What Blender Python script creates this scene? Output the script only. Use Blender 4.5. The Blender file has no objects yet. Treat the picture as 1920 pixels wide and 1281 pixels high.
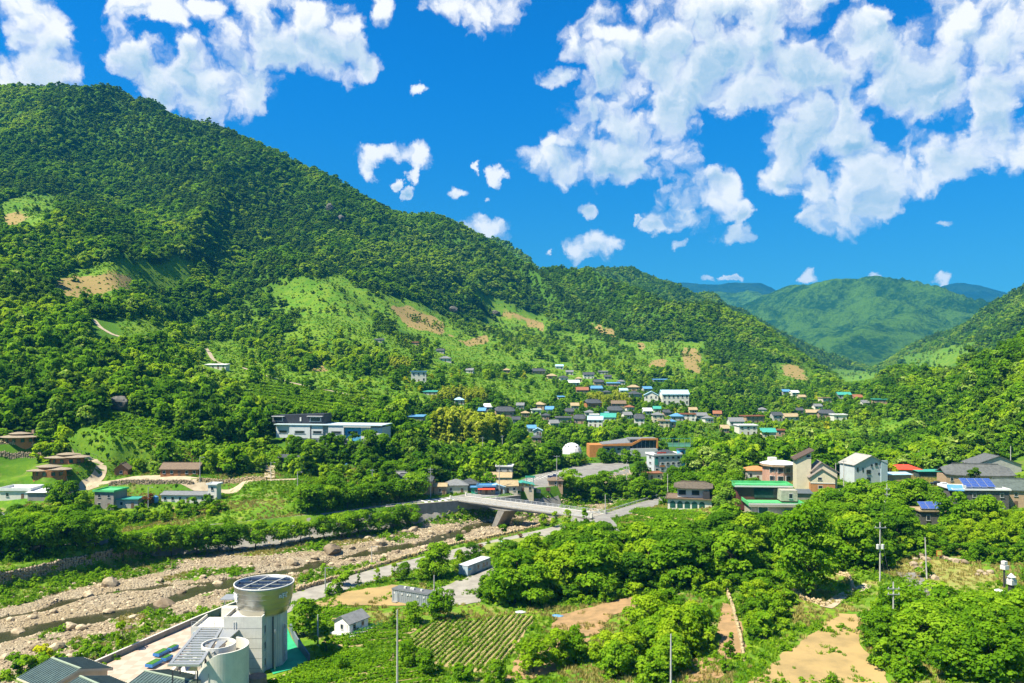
import bpy, bmesh, math, random
import numpy as np
from mathutils import Vector, Matrix
from mathutils.geometry import delaunay_2d_cdt

random.seed(7)
RNG = np.random.default_rng(7)
S = bpy.context.scene
COL = S.collection
R = math.radians

# ------------------------------------------------------------------ camera
CAM_H, FPX, HOR = 55.0, 1500.0, 690.0        # eye height (m), focal length and horizon row in photo pixels
cam_data = bpy.data.cameras.new('camera')
cam_data.sensor_width = 36.0
cam_data.lens = 36.0 * FPX / 1920.0
cam_data.shift_y = (HOR - 640.5) / 1920.0
cam_data.clip_end = 30000.0
cam = bpy.data.objects.new('camera', cam_data)
cam.location = (0, 0, CAM_H)
cam.rotation_euler = (R(90), 0, 0)
COL.objects.link(cam)
S.camera = cam

# ------------------------------------------------------------------ light
SUN_EL, SUN_AZ = 57.0, -118.0                # azimuth from +Y towards +X: the sun stands to the left, a little behind the camera
sd = Vector((math.sin(R(SUN_AZ)) * math.cos(R(SUN_EL)), math.cos(R(SUN_AZ)) * math.cos(R(SUN_EL)), math.sin(R(SUN_EL))))
sun_data = bpy.data.lights.new('sun', 'SUN')
sun_data.energy = 3.5
sun_data.angle = R(0.53)
sun_data.color = (1.0, 0.93, 0.76)
sun = bpy.data.objects.new('sun', sun_data)
sun.rotation_euler = sd.to_track_quat('Z', 'Y').to_euler()
COL.objects.link(sun)

S.view_settings.view_transform = 'Standard'
S.view_settings.look = 'None'
S.view_settings.exposure = 1.70
S.view_settings.gamma = 1.0
S.cycles.use_denoising = True
S.cycles.use_adaptive_sampling = True
S.cycles.adaptive_threshold = 0.02
S.cycles.max_bounces = 5
S.cycles.diffuse_bounces = 3
S.cycles.glossy_bounces = 2
S.cycles.transmission_bounces = 3
S.cycles.volume_bounces = 0
S.cycles.transparent_max_bounces = 6
S.cycles.caustics_reflective = False
S.cycles.caustics_refractive = False

# ------------------------------------------------------------------ node helper
class NT:
    def __init__(s, tree): s.t = tree; s.n = tree.nodes; s.l = tree.links
    def add(s, typ, **kw):
        nd = s.n.new(typ)
        for k, v in kw.items(): setattr(nd, k, v)
        return nd
    def put(s, sock, v):
        if hasattr(v, 'is_linked') or isinstance(v, bpy.types.NodeSocket): s.l.new(v, sock)
        else: sock.default_value = v
    def math(s, op, a, b=None, c=None, clamp=False):
        nd = s.add('ShaderNodeMath', operation=op, use_clamp=clamp)
        s.put(nd.inputs[0], a)
        if b is not None: s.put(nd.inputs[1], b)
        if c is not None: s.put(nd.inputs[2], c)
        return nd.outputs[0]
    def vec(s, op, a, b=None):
        nd = s.add('ShaderNodeVectorMath', operation=op)
        s.put(nd.inputs[0], a)
        if b is not None: s.put(nd.inputs[1], b)
        return nd.outputs[0]
    def sstep(s, v, lo, hi, a=0.0, b=1.0):
        nd = s.add('ShaderNodeMapRange', interpolation_type='SMOOTHSTEP')
        s.put(nd.inputs[0], v); s.put(nd.inputs[1], lo); s.put(nd.inputs[2], hi); s.put(nd.inputs[3], a); s.put(nd.inputs[4], b)
        return nd.outputs[0]
    def mix(s, f, a, b, blend='MIX'):
        nd = s.add('ShaderNodeMix', data_type='RGBA', blend_type=blend)
        s.put(nd.inputs[0], f); s.put(nd.inputs[6], a); s.put(nd.inputs[7], b)
        return nd.outputs[2]
    def noise(s, vec, scale, detail=4, rough=0.55, dims='3D', dist=0.0):
        nd = s.add('ShaderNodeTexNoise', noise_dimensions=dims)
        if vec is not None: s.put(nd.inputs['Vector'], vec)
        nd.inputs['Scale'].default_value = scale; nd.inputs['Detail'].default_value = detail
        nd.inputs['Roughness'].default_value = rough; nd.inputs['Distortion'].default_value = dist
        return nd.outputs[0]

# ------------------------------------------------------------------ sky: clear Nishita sky with cumulus clouds, laid out by compass direction
def azel(px, py):
    a = math.atan((px - 960) / FPX)
    return a, math.atan((HOR - py) / FPX * math.cos(a))

CLOUDS = [  # photo position and half sizes of each puff
 (60,20,80,50),(75,110,75,60),(110,135,50,45),(20,150,50,35),(40,60,40,70),
 (215,25,75,45),(300,15,80,35),
 (290,140,75,60),(370,130,85,75),(390,175,160,55),(480,165,75,45),(300,185,70,35),(440,150,80,50),
 (540,70,110,80),(600,50,110,60),(640,95,90,55),(690,110,45,35),(480,30,110,50),(400,10,80,20),(715,20,35,40),(560,0,150,25),
 (780,160,20,12),(900,15,110,45),(850,10,60,30),
 (730,290,65,20),(690,310,25,30),(785,300,35,25),(775,330,14,20),(745,345,14,9),(765,365,16,13),
 (935,330,24,18),(855,355,28,14),(890,315,10,8),(912,370,14,9),
 (915,430,60,24),(905,415,30,22),(1095,395,22,20),(1110,460,62,36),(1085,480,30,20),
 (1110,80,70,65),(1150,150,100,75),(1130,220,100,60),(1090,290,120,60),(1030,300,65,45),(1200,280,120,50),(1260,220,110,70),(1330,180,110,60),(1160,320,120,30),
 (1040,140,28,25),
 (1300,40,180,75),(1450,30,190,80),(1380,110,170,80),(1500,130,150,80),(1250,100,110,80),(1600,60,120,50),
 (1700,110,110,80),(1800,90,120,85),(1880,60,110,75),(1760,160,130,60),(1640,180,130,70),(1560,200,130,60),
 (1480,280,80,60),(1530,260,110,70),(1600,290,120,70),(1680,300,130,60),(1560,340,110,50),(1780,310,120,45),(1880,250,120,60),(1850,180,100,70),(1570,400,60,55),(1640,390,60,40),(1760,330,40,20),(1460,330,50,40),
 (1320,370,75,55),(1290,410,95,40),(1250,430,55,22),(1350,350,50,40),(1370,440,45,20),(1275,462,20,11),(1195,415,10,14),(1380,400,30,30),
 (1505,520,28,14),(1640,515,32,16),(1330,524,24,10),(1378,526,22,9),(1755,525,24,12),(1770,420,28,8),(1018,470,10,12),
]
world = bpy.data.worlds.new('World')
S.world = world
world.use_nodes = True
wt = NT(world.node_tree)
wt.n.clear()

def cloud_group():
    g = bpy.data.node_groups.new('cloud_field', 'ShaderNodeTree')
    g.interface.new_socket('P', in_out='INPUT', socket_type='NodeSocketVector')
    g.interface.new_socket('Cover', in_out='OUTPUT', socket_type='NodeSocketFloat')
    t = NT(g)
    gi = t.add('NodeGroupInput'); go = t.add('NodeGroupOutput')
    P = gi.outputs[0]
    acc = None
    for (px, py, w, h) in CLOUDS:
        a, e = azel(px, py)
        sa = 1.17 * w / FPX * math.cos(a) ** 2; se = 1.17 * h / FPX
        mp = t.add('ShaderNodeVectorMath', operation='MULTIPLY_ADD')
        t.l.new(P, mp.inputs[0]); mp.inputs[1].default_value = (1 / sa, 1 / se, 0); mp.inputs[2].default_value = (-a / sa, -e / se, 0)
        ln = t.add('ShaderNodeVectorMath', operation='DOT_PRODUCT')
        t.l.new(mp.outputs[0], ln.inputs[0]); t.l.new(mp.outputs[0], ln.inputs[1])
        v = t.math('SUBTRACT', 1.0, ln.outputs['Value'])
        if acc is None: acc = v
        else:
            acc = t.math('SMOOTH_MAX', acc, v, 0.2)
    # outside the view broken cumulus goes on, with cover added to lift shadows
    sx = t.add('ShaderNodeSeparateXYZ'); t.l.new(P, sx.inputs[0])
    out_a = t.sstep(t.math('ABSOLUTE', sx.outputs[0]), 0.62, 0.75)
    out_e = t.sstep(sx.outputs[1], 0.47, 0.6)
    outm = t.math('MAXIMUM', out_a, out_e)
    far = t.math('MULTIPLY_ADD', t.noise(P, 4.0, 2, 0.5), 3.4, -1.5)
    far = t.math('MULTIPLY', far, outm)
    far = t.math('ADD', far, t.math('MULTIPLY_ADD', outm, 3.0, -3.0))
    acc = t.math('MAXIMUM', acc, far)
    t.l.new(t.math('MAXIMUM', acc, -2.0), go.inputs[0])
    return g

tc = wt.add('ShaderNodeTexCoord')
sep = wt.add('ShaderNodeSeparateXYZ'); wt.l.new(tc.outputs['Generated'], sep.inputs[0])
az = wt.math('ARCTAN2', sep.outputs[0], sep.outputs[1])
el = wt.math('ARCSINE', sep.outputs[2])
cb = wt.add('ShaderNodeCombineXYZ'); wt.l.new(az, cb.inputs[0]); wt.l.new(el, cb.inputs[1])
P0 = cb.outputs[0]
# domain warp gives ragged outlines
wn = wt.add('ShaderNodeTexNoise', noise_dimensions='2D')
wt.l.new(P0, wn.inputs['Vector']); wn.inputs['Scale'].default_value = 19; wn.inputs['Detail'].default_value = 6; wn.inputs['Roughness'].default_value = 0.6
warp = wt.vec('MULTIPLY', wt.vec('SUBTRACT', wn.outputs['Color'], (0.5, 0.5, 0.5)), (0.055, 0.042, 0))
P1 = wt.vec('ADD', P0, warp)
grp = cloud_group()
def field(p):
    nd = wt.add('ShaderNodeGroup'); nd.node_tree = grp; wt.l.new(p, nd.inputs[0]); return nd.outputs[0]
def puffs(p):
    vo = wt.add('ShaderNodeTexVoronoi', voronoi_dimensions='2D', feature='SMOOTH_F1')
    wt.l.new(p, vo.inputs['Vector']); vo.inputs['Scale'].default_value = 21; vo.inputs['Detail'].default_value = 3.5
    vo.inputs['Roughness'].default_value = 0.5; vo.inputs['Smoothness'].default_value = 0.6
    n = wt.noise(p, 22, 5, 0.46, '2D')
    return wt.math('ADD', wt.math('MULTIPLY', vo.outputs['Distance'], -1.1), wt.math('MULTIPLY', n, 1.35))
F = field(P1)
b0 = puffs(P1)
b1 = puffs(wt.vec('ADD', P1, (-0.007, 0.012, 0)))
dens_raw = wt.math('ADD', F, wt.math('MULTIPLY_ADD', b0, 0.78, -0.40))
dens = wt.sstep(dens_raw, -0.14, 0.46)
Fup = field(wt.vec('ADD', P0, (-0.012, 0.050, 0)))
relief = wt.math('MULTIPLY', wt.math('SUBTRACT', b0, b1), 0.75)
base_shade = wt.math('MULTIPLY', wt.sstep(Fup, -0.45, 0.75), wt.sstep(dens_raw, -0.05, 0.7))
lum = wt.math('ADD', wt.math('SUBTRACT', 1.0, wt.math('MULTIPLY', base_shade, 0.85)), relief)
lum = wt.math('ADD', lum, wt.math('MULTIPLY_ADD', wt.noise(P0, 7, 3, 0.5, '2D'), 0.6, -0.22), clamp=True)
cloud_col = wt.mix(lum, (1.5, 2.6, 3.6, 1), (5.2, 5.15, 5.1, 1))
sky = wt.add('ShaderNodeTexSky', sky_type='NISHITA')
sky.sun_disc = False
sky.sun_elevation = R(SUN_EL)
sky.sun_rotation = R(SUN_AZ)
sky.air_density = 1.0; sky.dust_density = 0.3; sky.ozone_density = 2.5
hs = wt.add('ShaderNodeHueSaturation'); hs.inputs['Saturation'].default_value = 1.32; hs.inputs['Value'].default_value = 1.0; hs.inputs['Hue'].default_value = 0.497
wt.l.new(sky.outputs[0], hs.inputs['Color'])
blue = wt.mix(1.0, hs.outputs[0], wt.mix(wt.sstep(el, 0.02, 0.40), (0.12, 0.36, 0.50, 1), (0.010, 0.53, 0.83, 1)), 'MULTIPLY')
thin = wt.math('MULTIPLY', dens, 1.0, clamp=True)
final = wt.mix(thin, blue, cloud_col)
bg = wt.add('ShaderNodeBackground'); bg.inputs['Strength'].default_value = 0.067
wt.l.new(final, bg.inputs['Color'])
wo = wt.add('ShaderNodeOutputWorld'); wt.l.new(bg.outputs[0], wo.inputs['Surface'])
world.cycles.sampling_method = 'NONE'

# ------------------------------------------------------------------ things, parts and tags
def tag(o, label=None, cat=None, group=None, kind=None):
    if label: o['label'] = label
    if cat: o['category'] = cat
    if group: o['group'] = group
    if kind: o['kind'] = kind
    return o
def empty(name, loc, rz=0.0, label=None, cat=None, group=None):
    o = bpy.data.objects.new(name, None)
    o.location = loc; o.rotation_euler = (0, 0, rz); o.empty_display_size = 0.5
    COL.objects.link(o)
    return tag(o, label, cat, group)
def link(name, me, parent=None):
    o = bpy.data.objects.new(name, me); COL.objects.link(o)
    if parent is not None: o.parent = parent
    return o
def mesh_np(name, v, f, mats, smooth=False, mat_idx=None):
    """mesh from arrays; f is an (n,3) or (n,4) array"""
    me = bpy.data.meshes.new(name)
    v = np.asarray(v, np.float32); f = np.asarray(f, np.int32)
    n, k = f.shape
    me.vertices.add(len(v)); me.vertices.foreach_set('co', v.ravel())
    me.loops.add(n * k); me.loops.foreach_set('vertex_index', f.ravel())
    me.polygons.add(n); me.polygons.foreach_set('loop_start', np.arange(0, n * k, k, dtype=np.int32))
    me.polygons.foreach_set('loop_total', np.full(n, k, np.int32))
    if smooth: me.polygons.foreach_set('use_smooth', np.ones(n, bool))
    for m in (mats if isinstance(mats, (list, tuple)) else [mats]): me.materials.append(m)
    if mat_idx is not None: me.polygons.foreach_set('material_index', np.asarray(mat_idx, np.int32))
    me.update(calc_edges=True)
    return me

class MB:
    """collects simple shapes and links them as ONE mesh object"""
    def __init__(s): s.v = []; s.f = []
    def box(s, c, size, rz=0.0, taper=1.0):
        x, y, z = size[0] / 2, size[1] / 2, size[2] / 2
        k = len(s.v); ca, sa = math.cos(rz), math.sin(rz)
        for dz, t in ((-z, 1.0), (z, taper)):
            for dx, dy in ((-x, -y), (x, -y), (x, y), (-x, y)):
                s.v.append((c[0] + ca * dx * t - sa * dy * t, c[1] + sa * dx * t + ca * dy * t, c[2] + dz))
        s.f += [(k, k+3, k+2, k+1), (k+4, k+5, k+6, k+7), (k, k+1, k+5, k+4), (k+1, k+2, k+6, k+5), (k+2, k+3, k+7, k+6), (k+3, k, k+4, k+7)]
        return s
    def b(s, x0, x1, y0, y1, z0, z1):
        return s.box(((x0+x1)/2, (y0+y1)/2, (z0+z1)/2), (x1-x0, y1-y0, z1-z0))
    def prism(s, poly, z0, z1):
        """poly: ccw xy list; z0, z1 numbers or per-vertex lists"""
        n = len(poly); k = len(s.v)
        zz0 = z0 if isinstance(z0, (list, tuple)) else [z0] * n
        zz1 = z1 if isinstance(z1, (list, tuple)) else [z1] * n
        for (x, y), z in zip(poly, zz0): s.v.append((x, y, z))
        for (x, y), z in zip(poly, zz1): s.v.append((x, y, z))
        s.f.append(tuple(range(k + n - 1, k - 1, -1))); s.f.append(tuple(range(k + n, k + 2 * n)))
        for i in range(n):
            j = (i + 1) % n
            s.f.append((k + i, k + j, k + n + j, k + n + i))
        return s
    def poly3(s, pts):
        k = len(s.v); s.v += [tuple(p) for p in pts]; s.f.append(tuple(range(k, k + len(pts)))); return s
    def slab(s, pts, th):
        """thick plate under a 3D polygon, thickened straight down"""
        n = len(pts); k = len(s.v)
        s.v += [tuple(p) for p in pts]; s.v += [(p[0], p[1], p[2] - th) for p in pts]
        s.f.append(tuple(range(k, k + n))); s.f.append(tuple(range(k + 2 * n - 1, k + n - 1, -1)))
        for i in range(n):
            j = (i + 1) % n
            s.f.append((k + j, k + i, k + n + i, k + n + j))
        return s
    def lathe(s, prof, c=(0, 0), n=24, a0=0.0, a1=None, closed_ends=True):
        """prof: list of (r, z)"""
        full = a1 is None
        if full: a1 = a0 + 2 * math.pi
        m = n if full else n + 1
        k = len(s.v)
        for (r, z) in prof:
            for i in range(m):
                a = a0 + (a1 - a0) * i / n
                s.v.append((c[0] + r * math.cos(a), c[1] + r * math.sin(a), z))
        for j in range(len(prof) - 1):
            for i in range(n):
                i2 = (i + 1) % m if full else i + 1
                s.f.append((k + j*m + i, k + j*m + i2, k + (j+1)*m + i2, k + (j+1)*m + i))
        if full and closed_ends:
            s.f.append(tuple(range(k + m - 1, k - 1, -1)))
            q = k + (len(prof) - 1) * m
            s.f.append(tuple(range(q, q + m)))
        return s
    def tube(s, pts, rad, n=6):
        pts = [Vector(p) for p in pts]
        rr = rad if isinstance(rad, (list, tuple)) else [rad] * len(pts)
        k = len(s.v)
        for i, p in enumerate(pts):
            d = (pts[min(i + 1, len(pts) - 1)] - pts[max(i - 1, 0)]).normalized()
            u = d.cross(Vector((0, 0, 1)))
            if u.length < 0.05: u = d.cross(Vector((1, 0, 0)))
            u.normalize(); w = d.cross(u)
            for j in range(n):
                a = 2 * math.pi * j / n
                q = p + rr[i] * (math.cos(a) * u + math.sin(a) * w)
                s.v.append(tuple(q))
        for i in range(len(pts) - 1):
            for j in range(n):
                j2 = (j + 1) % n
                s.f.append((k + i*n + j, k + i*n + j2, k + (i+1)*n + j2, k + (i+1)*n + j))
        s.f.append(tuple(range(k, k + n))); q = k + (len(pts) - 1) * n
        s.f.append(tuple(range(q + n - 1, q - 1, -1)))
        return s
    def build(s, name, mat, parent=None, smooth=False, fix=True):
        me = bpy.data.meshes.new(name)
        me.from_pydata(s.v, [], s.f)
        if fix:
            bm = bmesh.new(); bm.from_mesh(me); bmesh.ops.recalc_face_normals(bm, faces=bm.faces); bm.to_mesh(me); bm.free()
        if smooth:
            me.polygons.foreach_set('use_smooth', np.ones(len(me.polygons), bool))
        me.materials.append(mat)
        me.update()
        return link(name, me, parent)

# ------------------------------------------------------------------ materials
def mat(name, col, rough=0.75, var=0.12, scale=1.0, metal=0.0, bump=0.0, bscale=8.0, col2=None, spec=0.3, streak=0.0):
    """plain painted or mineral surface with mottling, a little dirt and relief"""
    m = bpy.data.materials.new(name); m.use_nodes = True
    t = NT(m.node_tree); p = t.n['Principled BSDF']
    g = t.add('ShaderNodeTexCoord').outputs['Object']
    n = t.noise(g, scale, 6, 0.62)
    c = (*col, 1)
    d = (*(col2 if col2 else tuple(x * (1 - 2.2 * var) for x in col)), 1)
    f = t.sstep(n, 0.36, 0.68)
    cc = t.mix(f, c, d)
    if streak > 0:      # rain streaks run down walls
        mp = t.add('ShaderNodeMapping'); t.l.new(g, mp.inputs[0]); mp.inputs['Scale'].default_value = (2.2, 2.2, 0.22)
        n2 = t.noise(mp.outputs[0], 1.6, 5, 0.6)
        cc = t.mix(t.math('MULTIPLY', t.sstep(n2, 0.5, 0.75), streak), cc, (*tuple(x * 0.55 for x in col), 1))
    t.l.new(cc, p.inputs['Base Color'])
    p.inputs['Roughness'].default_value = rough; p.inputs['Metallic'].default_value = metal
    p.inputs['Specular IOR Level'].default_value = spec
    if bump > 0:
        bn = t.add('ShaderNodeBump'); bn.inputs['Strength'].default_value = bump; bn.inputs['Distance'].default_value = 0.1
        t.l.new(t.noise(g, bscale, 5, 0.6), bn.inputs['Height']); t.l.new(bn.outputs[0], p.inputs['Normal'])
    return m
_mats = {}
def M(key, *a, **k):
    if key not in _mats: _mats[key] = mat(key, *a, **k)
    return _mats[key]

def foliage_mat(name, c_dark, c_mid, c_light, trans=0.3, inst=0.5):
    m = bpy.data.materials.new(name); m.use_nodes = True
    t = NT(m.node_tree); t.n.clear()
    at = t.add('ShaderNodeAttribute', attribute_name='tint')
    oi = t.add('ShaderNodeObjectInfo')
    v = t.math('ADD', t.math('MULTIPLY', at.outputs['Fac'], 1 - inst), t.math('MULTIPLY', oi.outputs['Random'], inst))
    r = t.add('ShaderNodeValToRGB'); e = r.color_ramp.elements
    e[0].position = 0.12; e[0].color = (*c_dark, 1); e[1].position = 0.88; e[1].color = (*c_light, 1)
    q = e.new(0.5); q.color = (*c_mid, 1)
    t.l.new(v, r.inputs[0])
    df = t.add('ShaderNodeBsdfDiffuse'); t.l.new(r.outputs[0], df.inputs['Color'])
    tr = t.add('ShaderNodeBsdfTranslucent')
    warm = t.mix(1.0, r.outputs[0], (1.25, 1.25, 0.5, 1), 'MULTIPLY'); t.l.new(warm, tr.inputs['Color'])
    mx = t.add('ShaderNodeMixShader'); mx.inputs[0].default_value = trans
    t.l.new(df.outputs[0], mx.inputs[1]); t.l.new(tr.outputs[0], mx.inputs[2])
    o = t.add('ShaderNodeOutputMaterial'); t.l.new(mx.outputs[0], o.inputs['Surface'])
    return m
# ================================================================== TERRAIN
def _h(ix, iy, seed):
    h = (ix.astype(np.int64) * 374761393 + iy.astype(np.int64) * 668265263 + seed * 1442695041) & 0xFFFFFFFF
    h = ((h ^ (h >> 13)) * 1274126177) & 0xFFFFFFFF
    return ((h ^ (h >> 16)) & 0xFFFF) / 65535.0
def vnoise(x, y, seed=0):
    ix, iy = np.floor(x), np.floor(y); fx, fy = x - ix, y - iy
    fx = fx * fx * fx * (fx * (fx * 6 - 15) + 10); fy = fy * fy * fy * (fy * (fy * 6 - 15) + 10)
    a, b, c, d = _h(ix, iy, seed), _h(ix + 1, iy, seed), _h(ix, iy + 1, seed), _h(ix + 1, iy + 1, seed)
    return (a * (1 - fx) + b * fx) * (1 - fy) + (c * (1 - fx) + d * fx) * fy
def fbm(x, y, seed=0, oct=4):
    s = 0; a = 0.5; n = 0
    for i in range(oct):
        s = s + a * vnoise(x, y, seed + i); n += a; a *= 0.5; x = x * 2.03 + 17.1; y = y * 2.03 - 9.7
    return s / n
def sst(x, a, b):
    t = np.clip((x - a) / (b - a), 0, 1); return t * t * (3 - 2 * t)

CP = []                                        # survey points: (x, y, z)
def cd(px, py, d): CP.append(((px - 960) / FPX * d, d, CAM_H - (py - HOR) / FPX * d))
def cz(px, py, z): d = FPX * (CAM_H - z) / (py - HOR); CP.append(((px - 960) / FPX * d, d, z))
for p in [(560,1120,0),(700,1080,0),(850,1040,0.3),(1000,1000,0.8),(800,1140,0),(950,1100,0.5),(650,1200,-.3),(900,1200,.2),(700,1281,.2),(1000,1281,1),
          (1100,1150,1.5),(1200,1281,3),(1500,1281,5),(1500,1180,5),(1700,1281,7),(1900,1281,9),(1900,1100,10),(1750,1080,8),(1600,1100,6.5),(1300,1100,3.5),
          (1150,1000,2.6),(1200,960,4),(1300,950,6),(1450,960,8),(1600,980,9),(1750,960,11),(1850,930,12),(1920,960,13),
          (1500,890,11),(1640,895,11),(1750,905,12),(1830,880,13.5),(1920,880,16),
          (200,1281,-.5),(0,1281,-.5),(400,1200,-.3),(0,1060,1.5),(200,1020,2),(400,1000,2.5),(600,985,3),(780,955,3.4),
          (0,950,5),(200,935,5.5),(400,940,6),(350,905,9.5),(500,900,11),(650,910,9),(800,918,5.5),(950,922,4.5),(1050,905,5),(1150,880,6),(1300,905,8),(1400,880,10),
          (0,900,11),(100,890,13),(190,900,10.5),(100,858,20),(0,830,26)]: cz(*p)
for p in [(0,790,345),(0,750,370),(0,700,420),(0,620,500),(0,540,640),(0,480,760),(0,400,960),(0,300,1180),
          (200,835,325),(220,755,390),(200,660,490),(200,610,580),(200,560,690),(200,440,920),(200,300,1220),
          (400,868,335),(400,800,395),(400,760,440),(400,687,560),(400,640,650),(400,560,780),(400,500,920),(400,400,1120),
          (600,872,345),(620,838,365),(600,760,460),(600,700,590),(600,620,760),(600,540,960),(600,450,1210),
          (730,820,390),(800,870,370),(800,800,470),(800,720,620),(800,650,860),(800,600,1020),(800,520,1260),
          (900,850,420),(1000,840,460),(1000,760,620),(1000,700,800),(1000,640,1050),(1000,590,1270),
          (1100,850,440),(1150,830,490),(1140,690,900),(1140,735,750),(1140,780,590),(1140,640,1180),
          (1300,830,480),(1400,815,520),(1550,780,680),(1650,740,1100),(1650,722,1500),(1640,706,2200),(1700,800,520),(1800,800,450),
          (1250,650,1150),(1250,700,860),(1250,748,700),(1350,680,1060),(1350,730,820),(1350,775,630),(1450,700,1080),(1450,742,860),(1500,762,740),
          (1850,745,440),(1920,740,400),(1850,820,390),(1920,800,350),
          (1750,685,1450),(1850,655,1300),(1680,703,1900),(1920,600,1350),(1800,640,1700)]: cd(*p)
def crest(px, py, d, back=0.28, drop=0.30):
    cd(px, py, d); x, y, z = CP[-1]; CP.append((x * (1 + back), y * (1 + back), z - drop * back * d))
for p in [(0,168,1450),(60,175,1450),(140,170,1460),(200,186,1470),(330,240,1480),(450,288,1490),(560,332,1500),(660,378,1510),(760,424,1520),(850,434,1540)]: crest(*p)
for p in [(900,462,1580),(973,505,1600),(1027,535,1620),(1080,556,1630),(1200,592,1580),(1278,606,1500),(1367,630,1450),(1440,654,1400),(1530,694,1300),(1590,722,1200)]: crest(*p, 0.12, 0.35)
for p in [(900,462,2150),(1000,486,2200),(1140,507,2300),(1262,539,2380),(1367,588,2420),(1465,637,2400),(1587,682,2300)]: crest(*p)
for p in [(1700,642,2150),(1800,592,1950),(1920,517,1750)]: crest(*p)
crest(1610,684,2350)
for p in [(1920,655,520),(1850,684,660),(1780,704,830),(1720,727,960)]: crest(*p, 0.2, 0.25)
CP += [(-900,3200,120),(0,3400,90),(900,3400,90),(1800,3400,140),(2600,3000,260),(0,6000,80),(4000,6000,80),(-3000,4000,200),(3000,9000,80),(-200,100,-1),(0,100,1),(150,100,9),(-2000,2500,300)]
for (x, y, z) in list(CP):
    px = 960 + x / y * FPX
    if px <= 1: CP.append((x - 500 / FPX * y, y, z + 0.02 * y))
    if px >= 1919: CP.append((x + 500 / FPX * y, y, z + (0.05 * y if y > 300 else 3)))
CP = np.array(CP, float)
def _uv(x, y): return np.stack([x / y * FPX / 230.0, np.log(y) * 6.0], -1)
_cuv = _uv(CP[:, 0], CP[:, 1])
_d2 = ((_cuv[:, None] - _cuv[None]) ** 2).sum(-1)
_K = 0.5 * _d2 * np.log(_d2 + 1e-9) + np.eye(len(CP)) * 0.02
_Pm = np.concatenate([np.ones((len(CP), 1)), _cuv], 1)
_A = np.block([[_K, _Pm], [_Pm.T, np.zeros((3, 3))]])
_sol = np.linalg.solve(_A, np.concatenate([CP[:, 2], np.zeros(3)]))
def tps(x, y):
    uv = _uv(x, np.maximum(y, 60)); out = np.empty(len(x))
    for i in range(0, len(x), 20000):
        q = uv[i:i + 20000]; d2 = ((q[:, None] - _cuv[None]) ** 2).sum(-1)
        out[i:i + 20000] = (0.5 * d2 * np.log(d2 + 1e-9)) @ _sol[:len(CP)] + _sol[len(CP)] + q @ _sol[len(CP) + 1:]
    return out

def pdist(x, y, line):
    """distance to a polyline, signed (+ on its left), and height along it if the points carry z"""
    best = np.full(x.shape, 1e9); sg = np.zeros(x.shape); zz = np.zeros(x.shape)
    for a, b in zip(line[:-1], line[1:]):
        dx, dy = b[0] - a[0], b[1] - a[1]; L2 = dx * dx + dy * dy
        t = np.clip(((x - a[0]) * dx + (y - a[1]) * dy) / L2, 0, 1)
        ex, ey = x - a[0] - t * dx, y - a[1] - t * dy
        d = np.hypot(ex, ey); m = d < best
        best = np.where(m, d, best); sg = np.where(m, np.sign(dx * ey - dy * ex), sg)
        if len(a) > 2: zz = np.where(m, a[2] + t * (b[2] - a[2]), zz)
    return best, sg, zz
BANK_F = [(-230,60),(-190,120),(-150,180),(-134.8,210.7),(-125.6,227),(-111,249),(-94.8,268),(-64,283),(-34.6,305),(-7.4,318),(25,345),(70,420),(130,520),(190,640)]
BANK_N = [(-115,40),(-100,80),(-87,120),(-78.5,144),(-68,173),(-61.5,187.5),(-53.5,197),(-44,211.5),(-31,231),(-17,248.5),(-0.5,263.6),(13.2,276),(32,292),(60,325),(100,400),(160,500),(215,630)]
def uz(px, py, z=0.0):
    d = FPX * (CAM_H - z) / (py - HOR); return ((px - 960) / FPX * d, d)
STREAM = [uz(px, py, -4.6) for px, py in [(1010,968),(950,978),(900,985),(855,1000),(805,1017),(753,1026),(690,1036),(637,1046),(570,1068),(500,1078),(417,1100),(367,1106),(283,1143),(233,1147),(167,1163),(67,1180),(0,1195),(-120,1230)]]
STREAM = [(60,400),(30,345),(12,325)] + STREAM
STREAM2 = [uz(px, py, -4.6) for px, py in [(480,1085),(330,1098),(240,1108),(187,1117),(133,1127),(60,1150),(0,1160),(-100,1190)]]
def chan(x, y):
    df, sf, _ = pdist(x, y, BANK_F); dn, sn, _ = pdist(x, y, BANK_N)
    ins = (sf < 0) & (sn > 0)
    return ins, df, dn
ROADS = {}
def flat(z, x, y, line, hw, blend=4.0):
    d, _, zz = pdist(x, y, line); w = 1 - sst(d, hw, hw + blend); return z * (1 - w) + zz * w
BR0, BR1 = Vector((-20.7, 310.0)), Vector((24.5, 275.5))
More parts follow.
